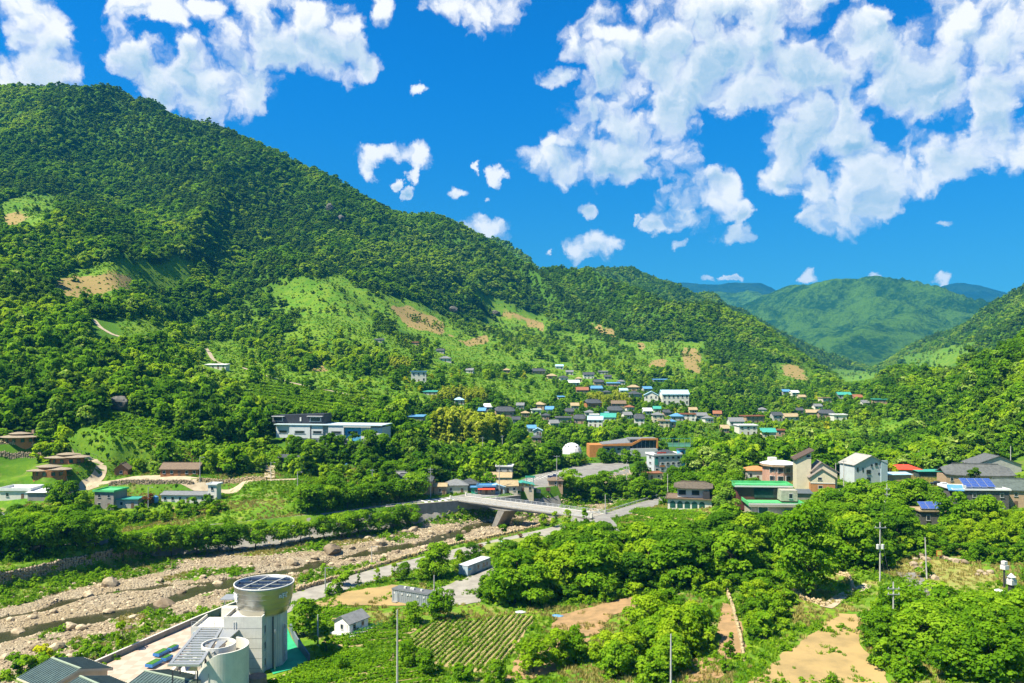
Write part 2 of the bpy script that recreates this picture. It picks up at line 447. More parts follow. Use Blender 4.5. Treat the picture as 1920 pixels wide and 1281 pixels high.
def height(x, y):
    shp = x.shape; x = x.ravel(); y = y.ravel()
    z = tps(x, y)
    px = 960 + x / np.maximum(y, 1) * FPX
    hi = sst(z, 22, 160) * sst(y, 330, 600)
    # spurs and gullies on the slopes
    wp = (fbm(x / 260, y / 260, 7, 2) - 0.5) * 1.3
    wr = sst(x / np.maximum(y, 1), 0.22, 0.42)          # spurs run down each valley side towards the stream
    rid_l = 1 - np.abs(2 * fbm((x + 0.3 * y) / 250 + wp, y / 900, 5, 3) - 1)
    rid_r = 1 - np.abs(2 * fbm((y - 0.5 * x) / 250 + wp, x / 900, 15, 3) - 1)
    rid = rid_l * (1 - wr) + rid_r * wr
    z = z + hi * ((rid - 0.72) * 92 + (fbm(x / 75, y / 75, 21, 3) - 0.5) * 20)
    z = z + sst(y, 300, 420) * (1 - hi) * (fbm(x / 60, y / 60, 31, 3) - 0.5) * 4.0
    z = z + (fbm(x / 14, y / 14, 41, 3) - 0.5) * 0.5
    far = sst(y, 3200, 4200); z = z * (1 - far) + 60 * far
    z = np.where(y < 120, np.clip(z, -3, 14), z)
    # terraced plateaus of the village roads and yards
    for line, hw, bl in PADS: z = flat(z, x, y, line, hw, bl)
    ins, df, dn = chan(x, y)
    m = np.minimum(df, dn)
    bed = -3.9 + (fbm(x / 11, y / 11, 51, 4) - 0.5) * 1.5 + sst(-np.minimum(df / 9, dn / 7), -1, 0) * 1.1
    for st, w in ((STREAM, 2.9), (STREAM2, 1.6)):
        d, _, _ = pdist(x, y, st); d = d + (fbm(x / 6, y / 6, 61, 2) - 0.5) * 3.0
        bed = bed - (1 - sst(d, w * 0.6, w * 1.9)) * 1.25
    pool = np.hypot((x + 2) / 14, (y - 306) / 9); bed = bed - (1 - sst(pool, 0.5, 1.1)) * 1.0
    w = np.where(ins, sst(m, 0.2, 2.2), 0.0) * sst(y, 30, 60) * (1 - 0.85 * sst(y - 0.5 * x, 318, 350)) * (1 - sst(y, 420, 520))
    z = z * (1 - w) + bed * w
    return z.reshape(shp)
def L3(pts): return [(*uz(px, py, z), z) for px, py, z in pts]
RD_RIGHT = L3([(470,1165,-.2),(530,1135,0),(560,1122,0),(640,1096,0),(720,1073,.1),(820,1047,.2),(900,1028,.3),(970,1011,.5),(1040,996,1.2),(1075,985,2.2)])
RD_FAR = L3([(-60,1040,2.2),(60,1030,2.4),(150,1022,2.6),(280,1004,2.8),(400,988,3.0),(500,978,3.2),(600,968,3.3),(700,955,3.4),(790,942,3.5),(870,933,3.6),(960,926,3.8),(1040,912,4.6)])
RD_BR = L3([(1075,968,3.4),(1110,970,3.5),(1150,966,3.7),(1200,950,4.2),(1260,932,5.2),(1330,918,7)])
RD_BR2 = L3([(1125,968,3.6),(1140,985,3.2),(1150,1010,2.6)])
RD_CAB = L3([(126,915,8.5),(162,907,9.6),(185,897,11),(190,885,13),(190,874,15),(180,866,16.6),(158,858,18),(135,852,19),(114,847,20),(90,842,20.5),(40,846,20.5),(-40,850,20.5)])
RD_LOW = L3([(162,907,9.6),(200,904,10),(277,899,10.4),(367,902,10.6),(433,903,10.8),(500,901,11),(560,899,11)])
RD_LOT = L3([(1000,905,4.8),(1060,893,5),(1120,880,5.2),(1175,876,5.5)])
YARD_R = L3([(1690,1075,8.2),(1760,1078,8.4),(1850,1085,9)])
DIRT = L3([(1590,1160,5.5),(1560,1200,5.2),(1530,1281,5)])
GRAVEL = L3([(700,1118,0),(800,1110,0),(900,1088,.2),(940,1060,.3)])
PADS = [(RD_FAR, 7, 5), (RD_CAB, 2.6, 4), (RD_LOW, 2.8, 4), (RD_LOT, 13, 9), (RD_BR, 5, 5), (RD_BR2, 4, 4), (RD_RIGHT, 6, 4), (GRAVEL, 11, 6),
        (YARD_R, 9, 6), (DIRT, 8, 6), (L3([(0,935,5.5),(80,935,5.5),(200,935,5.8),(330,933,6),(400,930,6.2)]), 8, 5),
        (L3([(0,830,24.5),(60,828,24.5),(110,828,24)]), 5, 3), (L3([(-20,905,11),(60,890,13),(100,892,13)]), 5, 3), (L3([(90,868,17),(150,868,17)]), 4, 3),
        (L3([(730,915,4.2),(800,912,4.6),(880,918,4.4),(960,915,4.6)]), 9, 5), (L3([(240,890,11.5),(320,888,12),(380,890,12)]), 5, 4)]
def axis(lo_out, lo, hi, hi_out, step, g, cap):
    mid = list(np.arange(lo, hi + step * 0.5, step)); a = []; p = mid[-1]; s = step
    while p < hi_out: s = min(s * g, cap); p += s; a.append(p)
    c = []; p = mid[0]; s = step
    while p > lo_out: s = min(s * g, cap); p -= s; c.append(p)
    return np.array(c[::-1] + mid + a)
GX = axis(-3200, -150, 130, 4200, 2.2, 1.035, 90)
GY = axis(60, 120, 400, 10500, 2.2, 1.02, 140)
_gx, _gy = np.meshgrid(GX, GY)
GZ = height(_gx, _gy)
def gh(x, y):
    """terrain height (bilinear on the built grid)"""
    x = np.asarray(x, float); y = np.asarray(y, float)
    i = np.clip(np.searchsorted(GX, x) - 1, 0, len(GX) - 2); j = np.clip(np.searchsorted(GY, y) - 1, 0, len(GY) - 2)
    fx = np.clip((x - GX[i]) / (GX[i+1] - GX[i]), 0, 1); fy = np.clip((y - GY[j]) / (GY[j+1] - GY[j]), 0, 1)
    return (GZ[j, i] * (1-fx) + GZ[j, i+1] * fx) * (1-fy) + (GZ[j+1, i] * (1-fx) + GZ[j+1, i+1] * fx) * fy
_T = np.concatenate([np.arange(100, 420, 0.5), np.geomspace(420, 9000, 1500)])
def hit(px, py, lift=0.0):
    """the ground point that shows at a photo position"""
    x = (px - 960) / FPX * _T; zr = CAM_H - (py - HOR) / FPX * _T
    b = np.nonzero(zr <= gh(x, _T) + lift)[0]
    k = b[0] if len(b) else len(_T) - 1
    return Vector((x[k], _T[k], float(gh(x[k], _T[k]))))
def proj(x, y, z): return 960 + x / y * FPX, HOR + (CAM_H - z) / y * FPX
def inpoly(px, py, poly):
    px = np.asarray(px); py = np.asarray(py); r = np.zeros(px.shape, bool); n = len(poly)
    for i in range(n):
        x0, y0 = poly[i]; x1, y1 = poly[(i + 1) % n]
        c = ((y0 > py) != (y1 > py)) & (px < (x1 - x0) * (py - y0) / (y1 - y0 + 1e-12) + x0)
        r ^= c
    return r
# ------------------------------------------------------------------ ground cover by place
SOIL = [[(80,548),(112,520),(240,513),(262,530),(205,545),(172,572),(130,562)],
        [(730,574),(772,574),(832,604),(832,628),(765,612)],[(830,622),(872,640),(912,628),(918,642),(880,650)],
        [(893,552),(962,588),(1022,608),(1018,622),(940,588)],[(1098,602),(1150,618),(1158,638),(1120,622)],
        [(1278,650),(1312,658),(1314,702),(1284,692)],[(1458,684),(1506,684),(1512,716),(1470,702)],[(1222,676),(1252,672),(1246,690),(1214,692)],
        [(408,480),(436,480),(438,497),(412,495)],[(0,398),(40,396),(50,420),(0,425)],[(1190,645),(1216,640),(1206,662)],[(575,692),(605,684),(615,696),(585,700)]]
MEADOW = [[(0,378),(60,362),(108,368),(108,410),(62,442),(0,432)],[(196,492),(240,488),(300,500),(332,484),(384,500),(332,542),(240,545),(180,570),(100,560),(110,515)],
          [(505,545),(640,512),(668,540),(695,565),(705,620),(760,640),(700,655),(620,610)],[(693,553),(742,563),(836,600),(836,630),(920,640),(900,655),(800,640),(720,600)],
          [(212,598),(332,598),(338,632),(240,642)],[(450,726),(520,712),(702,748),(738,782),(640,775),(470,750)],
          [(905,712),(1012,712),(1068,740),(1010,764),(930,742)],[(390,640),(450,640),(460,672),(420,690)],
          [(118,832),(214,774),(292,788),(332,822),(452,832),(602,846),(606,884),(400,876),(232,884),(192,850)],
          [(1480,792),(1745,784),(1738,812),(1600,826),(1480,806)],[(700,640),(900,650),(1130,640),(1180,670),(1130,700),(900,690),(760,680)],
          [(1180,640),(1320,640),(1330,705),(1200,700)],[(1440,680),(1520,680),(1530,725),(1450,720)],[(1560,690),(1660,700),(1650,730),(1570,730)],[(1690,670),(1830,640),(1830,670),(1720,712)],
          [(870,540),(1040,600),(1030,630),(930,600)]]
def tri_grid(nx, ny):
    i = np.arange(nx * ny).reshape(ny, nx)
    return np.stack([i[:-1, :-1], i[:-1, 1:], i[1:, 1:], i[1:, :-1]], -1).reshape(-1, 4)
_px, _py = proj(_gx, _gy, GZ)
def blur(a, k=1):
    for _ in range(k):
        b = np.pad(a, 1, mode='edge'); a = (b[1:-1, 1:-1] * 2 + b[:-2, 1:-1] + b[2:, 1:-1] + b[1:-1, :-2] + b[1:-1, 2:]) / 6
    return a
MOSAIC = [(330,610),(440,560),(560,520),(700,545),(900,600),(1200,640),(1340,690),(1330,720),(1000,720),(780,770),(640,790),(440,745),(340,690)]     # broken slope of small fields, shrubs and trees
GRASSBAR = [[(0,1120),(60,1108),(130,1092),(200,1075),(300,1060),(330,1066),(240,1086),(180,1094),(120,1110),(60,1128),(0,1142)],[(290,1088),(350,1072),(450,1064),(460,1070),(380,1082),(300,1096)],[(430,1042),(520,1028),(600,1018),(690,1008),(700,1014),(600,1030),(500,1042)],[(190,1195),(290,1160),(370,1150),(430,1138),(420,1150),(330,1170),(240,1205)],[(560,1088),(610,1076),(640,1074),(610,1090),(570,1098)]]
soil = np.zeros(GZ.shape); mead = np.zeros(GZ.shape)
for p in SOIL: soil = np.maximum(soil, inpoly(_px, _py, p) & (_gy > 330))
for p in MEADOW: mead = np.maximum(mead, inpoly(_px, _py, p) & (_gy > 310))
mead = np.maximum(mead, inpoly(_px, _py, MOSAIC) & (_gy > 380) & (fbm(_gx / 45, _gy / 45, 123, 3) > 0.44))
soil = blur(soil.astype(float)); mead = blur(mead.astype(float), 2)
_in, _df, _dn = chan(_gx.ravel(), _gy.ravel())
_in = _in.reshape(GZ.shape); _df = _df.reshape(GZ.shape); _dn = _dn.reshape(GZ.shape)
bedm = np.where(_in & (_gy < 640), sst(np.minimum(_df, _dn), 0.0, 1.5), 0)
bank = np.clip(1.25 - (_df + (fbm(_gx / 9, _gy / 9, 71, 3) - 0.5) * 16) / 11.0, 0, 1)      # grass strip under the far wall
bank = np.maximum(bank, np.clip(1.1 - (_dn + (fbm(_gx / 7, _gy / 7, 73, 3) - 0.5) * 12) / 6.0, 0, 1) * (_gx < -40))
bank = np.maximum(bank, sst(fbm(_gx / 13, _gy / 10, 77, 3), 0.60, 0.66) * (_gx < -30) * (GZ > -4.1))
for pl in GRASSBAR: bank = np.maximum(bank, inpoly(_px, _py, pl))
bedm = bedm * (1 - np.clip(bank, 0, 1) * 0.95)
bedm = np.where((GZ > -3.3) & (_gy < 640), 0, bedm)
bedm = np.where((GZ < -4.55) & _in, 1, bedm)
nearm = 1 - sst(_gy, 290, 340)
gme = mesh_np('ground', np.stack([_gx, _gy, GZ], -1).reshape(-1, 3), tri_grid(len(GX), len(GY)), [], smooth=True)
for nm, a in (('soil', soil), ('meadow', mead), ('bed', bedm), ('near', nearm)):
    at = gme.attributes.new(nm, 'FLOAT', 'POINT'); at.data.foreach_set('value', a.astype(np.float32).ravel())
gm = bpy.data.materials.new('ground'); gm.use_nodes = True
t = NT(gm.node_tree); p = t.n['Principled BSDF']; p.inputs['Roughness'].default_value = 0.95; p.inputs['Specular IOR Level'].default_value = 0.1
g = t.add('ShaderNodeTexCoord').outputs['Object']
A = lambda n: t.add('ShaderNodeAttribute', attribute_name=n).outputs['Fac']
n1 = t.noise(g, 0.09, 6, 0.62); n2 = t.noise(g, 0.7, 6, 0.65); n3 = t.noise(g, 3.0, 4, 0.6)
forest = t.mix(n2, (0.032, 0.092, 0.006, 1), (0.070, 0.155, 0.01, 1))
grass = t.mix(t.sstep(n1, 0.35, 0.65), (0.085, 0.20, 0.010, 1), (0.19, 0.27, 0.018, 1))
grass = t.mix(t.math('MULTIPLY', t.sstep(n2, 0.35, 0.65), 0.7), grass, (0.05, 0.13, 0.012, 1))
grass = t.mix(t.sstep(n3, 0.62, 0.75), grass, (0.20, 0.23, 0.05, 1))
ngr = t.mix(t.math('MULTIPLY', t.sstep(t.noise(g, 0.16, 5, 0.6), 0.54, 0.66), 0.7), grass, (0.27, 0.21, 0.09, 1))
earth = t.mix(n2, (0.36, 0.22, 0.09, 1), (0.22, 0.15, 0.06, 1))
earth = t.mix(t.sstep(n3, 0.5, 0.62), earth, (0.14, 0.2, 0.04, 1))
gv = t.add('ShaderNodeTexVoronoi'); gv.inputs['Scale'].default_value = 1.9; t.l.new(g, gv.inputs['Vector'])
gv2 = t.add('ShaderNodeTexVoronoi'); gv2.inputs['Scale'].default_value = 4.2; t.l.new(g, gv2.inputs['Vector'])
peb = t.mix(gv2.outputs['Color'], (0.18, 0.14, 0.09, 1), (0.41, 0.345, 0.235, 1))
peb = t.mix(t.math('MULTIPLY', t.sstep(n1, 0.4, 0.6), 0.5), peb, (0.26, 0.19, 0.10, 1))
c = t.mix(A('meadow'), forest, grass); c = t.mix(A('near'), c, ngr)
sm = t.sstep(t.math('ADD', A('soil'), t.math('MULTIPLY_ADD', n1, 0.9, -0.45)), 0.35, 0.6)
c = t.mix(sm, c, earth)
bm_ = t.sstep(t.math('ADD', A('bed'), t.math('MULTIPLY_ADD', n2, 1.0, -0.5)), 0.38, 0.55)
c = t.mix(bm_, c, peb)
t.l.new(c, p.inputs['Base Color'])
bp = t.add('ShaderNodeBump'); bp.inputs['Strength'].default_value = 0.9; bp.inputs['Distance'].default_value = 0.5
hgt = t.math('ADD', t.math('MULTIPLY', n2, 0.6), t.math('MULTIPLY', gv.outputs['Distance'], t.math('MULTIPLY', bm_, -0.8)))
t.l.new(hgt, bp.inputs['Height']); t.l.new(bp.outputs[0], p.inputs['Normal'])
gme.materials.append(gm)
ground = link('ground', gme); tag(ground, 'green valley ground rising into steep mountain slopes', 'terrain', kind='structure')

# ------------------------------------------------------------------ far mountain ranges: crest lines at their own distance
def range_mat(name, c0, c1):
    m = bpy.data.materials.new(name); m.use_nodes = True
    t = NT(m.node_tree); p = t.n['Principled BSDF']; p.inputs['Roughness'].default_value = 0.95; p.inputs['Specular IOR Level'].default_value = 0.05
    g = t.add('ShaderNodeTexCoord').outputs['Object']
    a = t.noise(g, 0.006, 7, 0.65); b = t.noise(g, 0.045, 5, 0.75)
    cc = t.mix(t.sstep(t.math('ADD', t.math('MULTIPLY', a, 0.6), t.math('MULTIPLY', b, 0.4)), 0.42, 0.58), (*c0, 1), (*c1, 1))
    t.l.new(cc, p.inputs['Base Color'])
    bp = t.add('ShaderNodeBump'); bp.inputs['Strength'].default_value = 1.0; bp.inputs['Distance'].default_value = 30
    t.l.new(b, bp.inputs['Height']); t.l.new(bp.outputs[0], p.inputs['Normal'])
    return m
def far_range(name, crestpts, run, foot, label, m, seed, rough=1.0, res=28.0):
    pts = np.array([((px - 960) / FPX * d, d, CAM_H + (HOR - py) / FPX * d) for px, py, d in crestpts])
    s = np.concatenate([[0], np.cumsum(np.hypot(*np.diff(pts[:, :2], axis=0).T))])
    n = int(s[-1] / res); q = np.linspace(0, s[-1], n)
    cx, cy, cz_ = (np.interp(q, s, pts[:, k]) for k in range(3))
    k = np.ones(5) / 5
    cz_ = np.convolve(np.pad(cz_, 2, mode='edge'), k, 'valid')
    rows = np.concatenate([-np.linspace(1, 0, 46) ** 1.0, np.linspace(0, 1, 14)[1:] * 0.7])
    V = []
    for r in rows:
        off = r * run
        x = cx + off * (cx / np.hypot(cx, cy)) * 0.15; y = cy + off
        u = 1 - min(abs(r), 1.0)
        z = foot + (cz_ - foot) * (u ** 1.12)
        mw = (fbm(x / 700, y / 700, seed + 2, 2) - .5) * 2.2; rid = 0.68 * (1 - np.abs(2 * fbm(x / 520 + 0.35 * (y - cy) / 520 + mw, y / 3200, seed, 2) - 1)) + 0.32 * (1 - np.abs(2 * fbm(x / 150 + 0.3 * (y - cy) / 150 + mw * 2, y / 800, seed + 4, 3) - 1))
        edge = min(1.0, abs(r) * 3.2)
        z = z + (rid - 0.6) * (cz_ - foot) * 0.95 * edge * u ** 0.4 * rough + (fbm(x / 80, y / 80, seed + 9, 4) - 0.5) * 62 * rough
        V.append(np.stack([x, y, z], -1))
    me = mesh_np(name, np.concatenate(V), tri_grid(n, len(rows)), m, smooth=True)
    return tag(link(name, me), label, 'mountain', kind='structure')
RM1 = range_mat('forested_range', (0.014, 0.060, 0.009), (0.085, 0.185, 0.014))
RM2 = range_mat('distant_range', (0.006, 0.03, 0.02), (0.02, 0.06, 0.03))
far_range('mountain_centre', [(1180,640,4700),(1300,600,4700),(1380,578,4700),(1440,548,4650),(1480,537,4600),(1550,529,4550),(1595,521,4500),(1650,530,4500),(1720,542,4550),(1810,574,4600),(1920,610,4600),(2050,640,4700)], 1500, 60,
          'broad green mountain closing the valley, its crest peaked in the middle', RM1, 101, 0.9, 22)
far_range('mountain_spur', [(1440,676,3300),(1490,660,3300),(1550,632,3350),(1620,604,3450),(1680,588,3550),(1735,576,3650),(1790,580,3700),(1850,600,3750),(1950,640,3800)], 700, 30,
          'lower green spur in front of the central mountain', RM1, 131, 0.8, 16)
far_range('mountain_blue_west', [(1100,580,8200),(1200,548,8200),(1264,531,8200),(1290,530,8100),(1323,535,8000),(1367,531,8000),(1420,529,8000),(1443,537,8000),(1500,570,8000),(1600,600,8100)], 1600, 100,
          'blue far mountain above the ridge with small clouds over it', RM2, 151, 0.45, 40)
far_range('mountain_west_fold', [(1220,590,6200),(1290,560,6200),(1343,543,6200),(1380,552,6100),(1404,543,6000),(1440,556,6000),(1520,600,6000)], 1300, 80,
          'green fold of hills before the blue far mountain', RM1, 171, 0.5, 30)
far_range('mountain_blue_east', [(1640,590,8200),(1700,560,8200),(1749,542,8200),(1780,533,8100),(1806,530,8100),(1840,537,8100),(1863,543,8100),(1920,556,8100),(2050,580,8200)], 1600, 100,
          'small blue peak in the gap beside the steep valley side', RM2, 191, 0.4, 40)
# ================================================================== TREES
def leaf_cloud(rng, centers, radii, n, size, up=0.55, squash=0.75, jitter=0.38):
    """n leaf sprays (bent quads) on the shells of many small lobes"""
    w = radii ** 2; pick = rng.choice(len(centers), n, p=w / w.sum())
    d = rng.normal(size=(n, 3)); d /= np.linalg.norm(d, axis=1)[:, None]
    d[:, 2] = np.where(d[:, 2] < -0.35, -d[:, 2], d[:, 2])
    rad = radii[pick] * (0.62 + 0.45 * rng.random(n) ** 0.7)
    c = centers[pick] + d * rad[:, None] * np.array([1, 1, squash])
    nm = d + np.array([0, 0, up]) + rng.normal(size=(n, 3)) * jitter; nm /= np.linalg.norm(nm, axis=1)[:, None]
    a = rng.normal(size=(n, 3)); u = np.cross(nm, a); u /= np.linalg.norm(u, axis=1)[:, None]; v = np.cross(nm, u)
    s = size * (0.45 + 1.15 * rng.random(n) ** 1.5)[:, None]
    lift = nm * s * 0.22
    q = np.stack([c - u * s * .5 - v * s * .32, c + u * s * .1 - v * s * .5 + lift, c + u * s * .55 + v * s * .22, c - u * s * .12 + v * s * .5 + lift], 1)
    tint = np.clip(0.5 + rng.normal(size=len(radii))[pick] * 0.25 + rng.normal(size=n) * 0.17, 0, 1)
    return q.reshape(-1, 3), np.repeat(tint, 4)
def crown_mesh(name, rng, m, h0, h1, r, nl, n, size, kind='round'):
    z = h0 + (h1 - h0) * rng.random(nl)
    tt = (z - h0) / (h1 - h0)
    if kind == 'round': prof = np.sqrt(np.clip(1 - (2 * tt - 0.9) ** 2 / 1.25, 0.03, 1))
    elif kind == 'spread': prof = np.clip(0.5 + 0.9 * tt, 0, 1) * np.where(tt > 0.8, 0.75, 1)
    elif kind == 'cone': prof = np.clip(1.05 - tt, 0.06, 1)
    else: prof = np.clip(1.0 - 0.55 * tt, 0.2, 1)
    a = rng.random(nl) * 2 * np.pi; rr = r * prof * np.sqrt(rng.random(nl) * 0.85 + 0.15) * (0.72 + 0.26 * rng.random(nl))
    off = rng.normal(size=2) * r * 0.08
    c = np.stack([rr * np.cos(a) + off[0] * tt, rr * np.sin(a) + off[1] * tt, z], -1)
    lr = r * (0.15 + 0.29 * rng.random(nl) ** 1.4) * (0.75 if kind == 'cone' else 1)
    sq = {'round': 0.8, 'spread': 0.55, 'cone': 0.6, 'pine': 0.42}.get(kind, 0.75)
    v, tint = leaf_cloud(rng, c, lr, n, size, squash=sq)
    me = mesh_np(name, v, np.arange(len(v)).reshape(-1, 4), m)
    at = me.attributes.new('tint', 'FLOAT', 'POINT'); at.data.foreach_set('value', tint.astype(np.float32))
    return me, c
BARK = M('bark', (0.10, 0.075, 0.05), 0.9, 0.25, 6, bump=0.6)
def trunk_mesh(name, rng, h, r0, tips, lean=0.04):
    mb = MB(); top = Vector((rng.normal() * lean * h, rng.normal() * lean * h, h))
    mid = top * 0.5 + Vector((rng.normal() * .03 * h, rng.normal() * .03 * h, 0))
    mb.tube([(0, 0, -0.8), (0, 0, 0.15), tuple(mid), tuple(top)], [r0 * 1.45, r0 * 1.1, r0 * 0.75, r0 * 0.25], 7)
    for tpt in tips:
        tp = Vector(tpt); f = min(0.85, max(0.25, tp.z / h - 0.25)); s = mid * (f / 0.5) if f < 0.5 else mid + (top - mid) * ((f - 0.5) * 2)
        k = s.lerp(tp, 0.5) + Vector((0, 0, 0.06 * h))
        mb.tube([tuple(s), tuple(k), tuple(tp)], [r0 * 0.42, r0 * 0.26, r0 * 0.08], 5)
    o = mb.build(name, BARK, smooth=True); me = o.data; bpy.data.objects.remove(o); return me
FG = dict(
    leaf=foliage_mat('leaf_green', (0.058, 0.150, 0.006), (0.135, 0.285, 0.010), (0.255, 0.410, 0.018), 0.42, 0.45),
    lime=foliage_mat('leaf_lime', (0.130, 0.245, 0.006), (0.225, 0.370, 0.012), (0.350, 0.470, 0.020), 0.42, 0.4),
    deep=foliage_mat('leaf_deep', (0.040, 0.115, 0.006), (0.090, 0.210, 0.009), (0.165, 0.300, 0.014), 0.40, 0.4),
    pine=foliage_mat('needle_dark', (0.036, 0.092, 0.007), (0.080, 0.165, 0.012), (0.140, 0.230, 0.020), 0.34, 0.45),
    bloom=foliage_mat('leaf_with_cream_blossom', (0.10, 0.21, 0.012), (0.19, 0.32, 0.03), (0.40, 0.48, 0.13), 0.35, 0.3),
    yellow=foliage_mat('leaf_yellow', (0.22, 0.29, 0.006), (0.40, 0.44, 0.01), (0.58, 0.56, 0.03), 0.38, 0.35),
    bamboo=foliage_mat('bamboo_leaf', (0.20, 0.28, 0.014), (0.34, 0.41, 0.03), (0.48, 0.51, 0.07), 0.42, 0.55),
    red=foliage_mat('leaf_red', (0.07, 0.025, 0.012), (0.15, 0.055, 0.02), (0.28, 0.13, 0.04), 0.25, 0.3),
    herb=foliage_mat('herb', (0.085, 0.200, 0.006), (0.165, 0.325, 0.010), (0.270, 0.420, 0.02), 0.40, 0.5),
    grass=foliage_mat('grass_blade', (0.075, 0.19, 0.006), (0.15, 0.29, 0.012), (0.27, 0.37, 0.03), 0.35, 0.5),
    straw=foliage_mat('dry_grass_blade', (0.20, 0.18, 0.05), (0.32, 0.28, 0.08), (0.44, 0.37, 0.13), 0.25, 0.5),
    tea=foliage_mat('tea_leaf', (0.045, 0.125, 0.004), (0.115, 0.245, 0.008), (0.21, 0.36, 0.014), 0.35, 0.35))
# near prototypes at real size, shared by all trees of their kind
PROTO = {}
def proto(key, kind, m, h, h0, r, nl, n, size, seed, tips=9, tr=0.22):
    rng = np.random.default_rng(seed)
    cm, c = crown_mesh('crown', rng, FG[m], h0, h, r, nl, n, size, kind)
    low = c[np.argsort(np.hypot(c[:, 0], c[:, 1]) * -1)][:tips]
    PROTO[key] = (cm, trunk_mesh('trunk', rng, h * 0.86, tr, [tuple(q) for q in low]), h)
for i in range(4): proto(f'broad{i}', 'round', 'leaf', 9.0, 1.7, 4.5, 56, 5000, 0.48, 200 + i)
for i in range(3): proto(f'spread{i}', 'spread', 'leaf', 7.5, 2.3, 5.0, 54, 4600, 0.46, 210 + i, 11, 0.2)
for i in range(2): proto(f'lime{i}', 'round', 'lime', 7.5, 1.1, 3.5, 42, 3200, 0.44, 220 + i)
for i in range(2): proto(f'deep{i}', 'round', 'deep', 10.0, 1.3, 4.7, 56, 5000, 0.50, 230 + i)
for i in range(2): proto(f'tall{i}', 'round', 'leaf', 16.0, 2.0, 5.8, 100, 9000, 0.52, 240 + i, 12, 0.34)
for i in range(2): proto(f'slim{i}', 'cone', 'leaf', 8.0, 0.8, 2.0, 30, 1500, 0.45, 250 + i, 6, 0.14)
for i in range(2): proto(f'pine{i}', 'pine', 'pine', 10.0, 3.0, 3.4, 24, 2400, 0.5, 260 + i, 10, 0.22)
for i in range(2): proto(f'bloom{i}', 'round', 'bloom', 9.0, 1.6, 4.4, 38, 4200, 0.48, 270 + i)
proto('yellow0', 'round', 'yellow', 5.5, 1.0, 2.8, 22, 1500, 0.45, 280)
proto('red0', 'round', 'red', 4.5, 1.0, 2.2, 18, 1100, 0.4, 281)
for i in range(3): proto(f'shrub{i}', 'round', 'leaf', 2.6, 0.15, 1.5, 14, 700, 0.36, 290 + i, 4, 0.07)
proto('young0', 'round', 'lime', 4.6, 1.4, 1.5, 12, 520, 0.36, 295, 6, 0.09)
proto('weep0', 'spread', 'leaf', 4.4, 0.9, 2.3, 16, 900, 0.42, 296, 8, 0.1)
TREE_AT = []
SEEN = []          # (px0, py0, px1, py1, distance): parts of the view that stay open, so nothing tall grows in front of them
def room(x, y, z, r, h):
    """height a tree may reach at this place without hiding what stands behind it"""
    px = 960 + x / y * FPX; rp = r / y * FPX
    top = HOR + (CAM_H - z - h) / y * FPX; foot = HOR + (CAM_H - z) / y * FPX
    for (a, b, c, d, dist) in SEEN:
        if y < dist and px + rp > a and px - rp < c and top < d and foot > b:
            h = min(h, (foot - d) / FPX * y); top = HOR + (CAM_H - z - h) / y * FPX
    return h
def tree(key, x, y, h=None, label='', cat='tree', group=None, name=None, wide=1.0, sink=0.1, force=False):
    if key[-1] not in '0123456789':
        ks = [k for k in PROTO if k[:-1] == key]; key = random.choice(ks)
    cm, tm, hh = PROTO[key]
    h = h or hh; h2 = room(x, y, float(gh(x, y)), 0.40 * h * wide, h)
    if h2 < h and not force:
        if h2 < 1.6: return None
        h = h2
    s = h / hh
    nm = name or {'pine': 'pine_tree', 'shru': 'shrub'}.get(key[:4], 'broadleaf_tree')
    o = empty(nm, (x, y, float(gh(x, y)) - sink), random.random() * 6.28, label, cat, group)
    ws = s * wide * random.uniform(0.93, 1.08)
    o.scale = (ws, ws, s)
    link('crown', cm, o); link('trunk', tm, o)
    TREE_AT.append((x, y, ws))
    return o

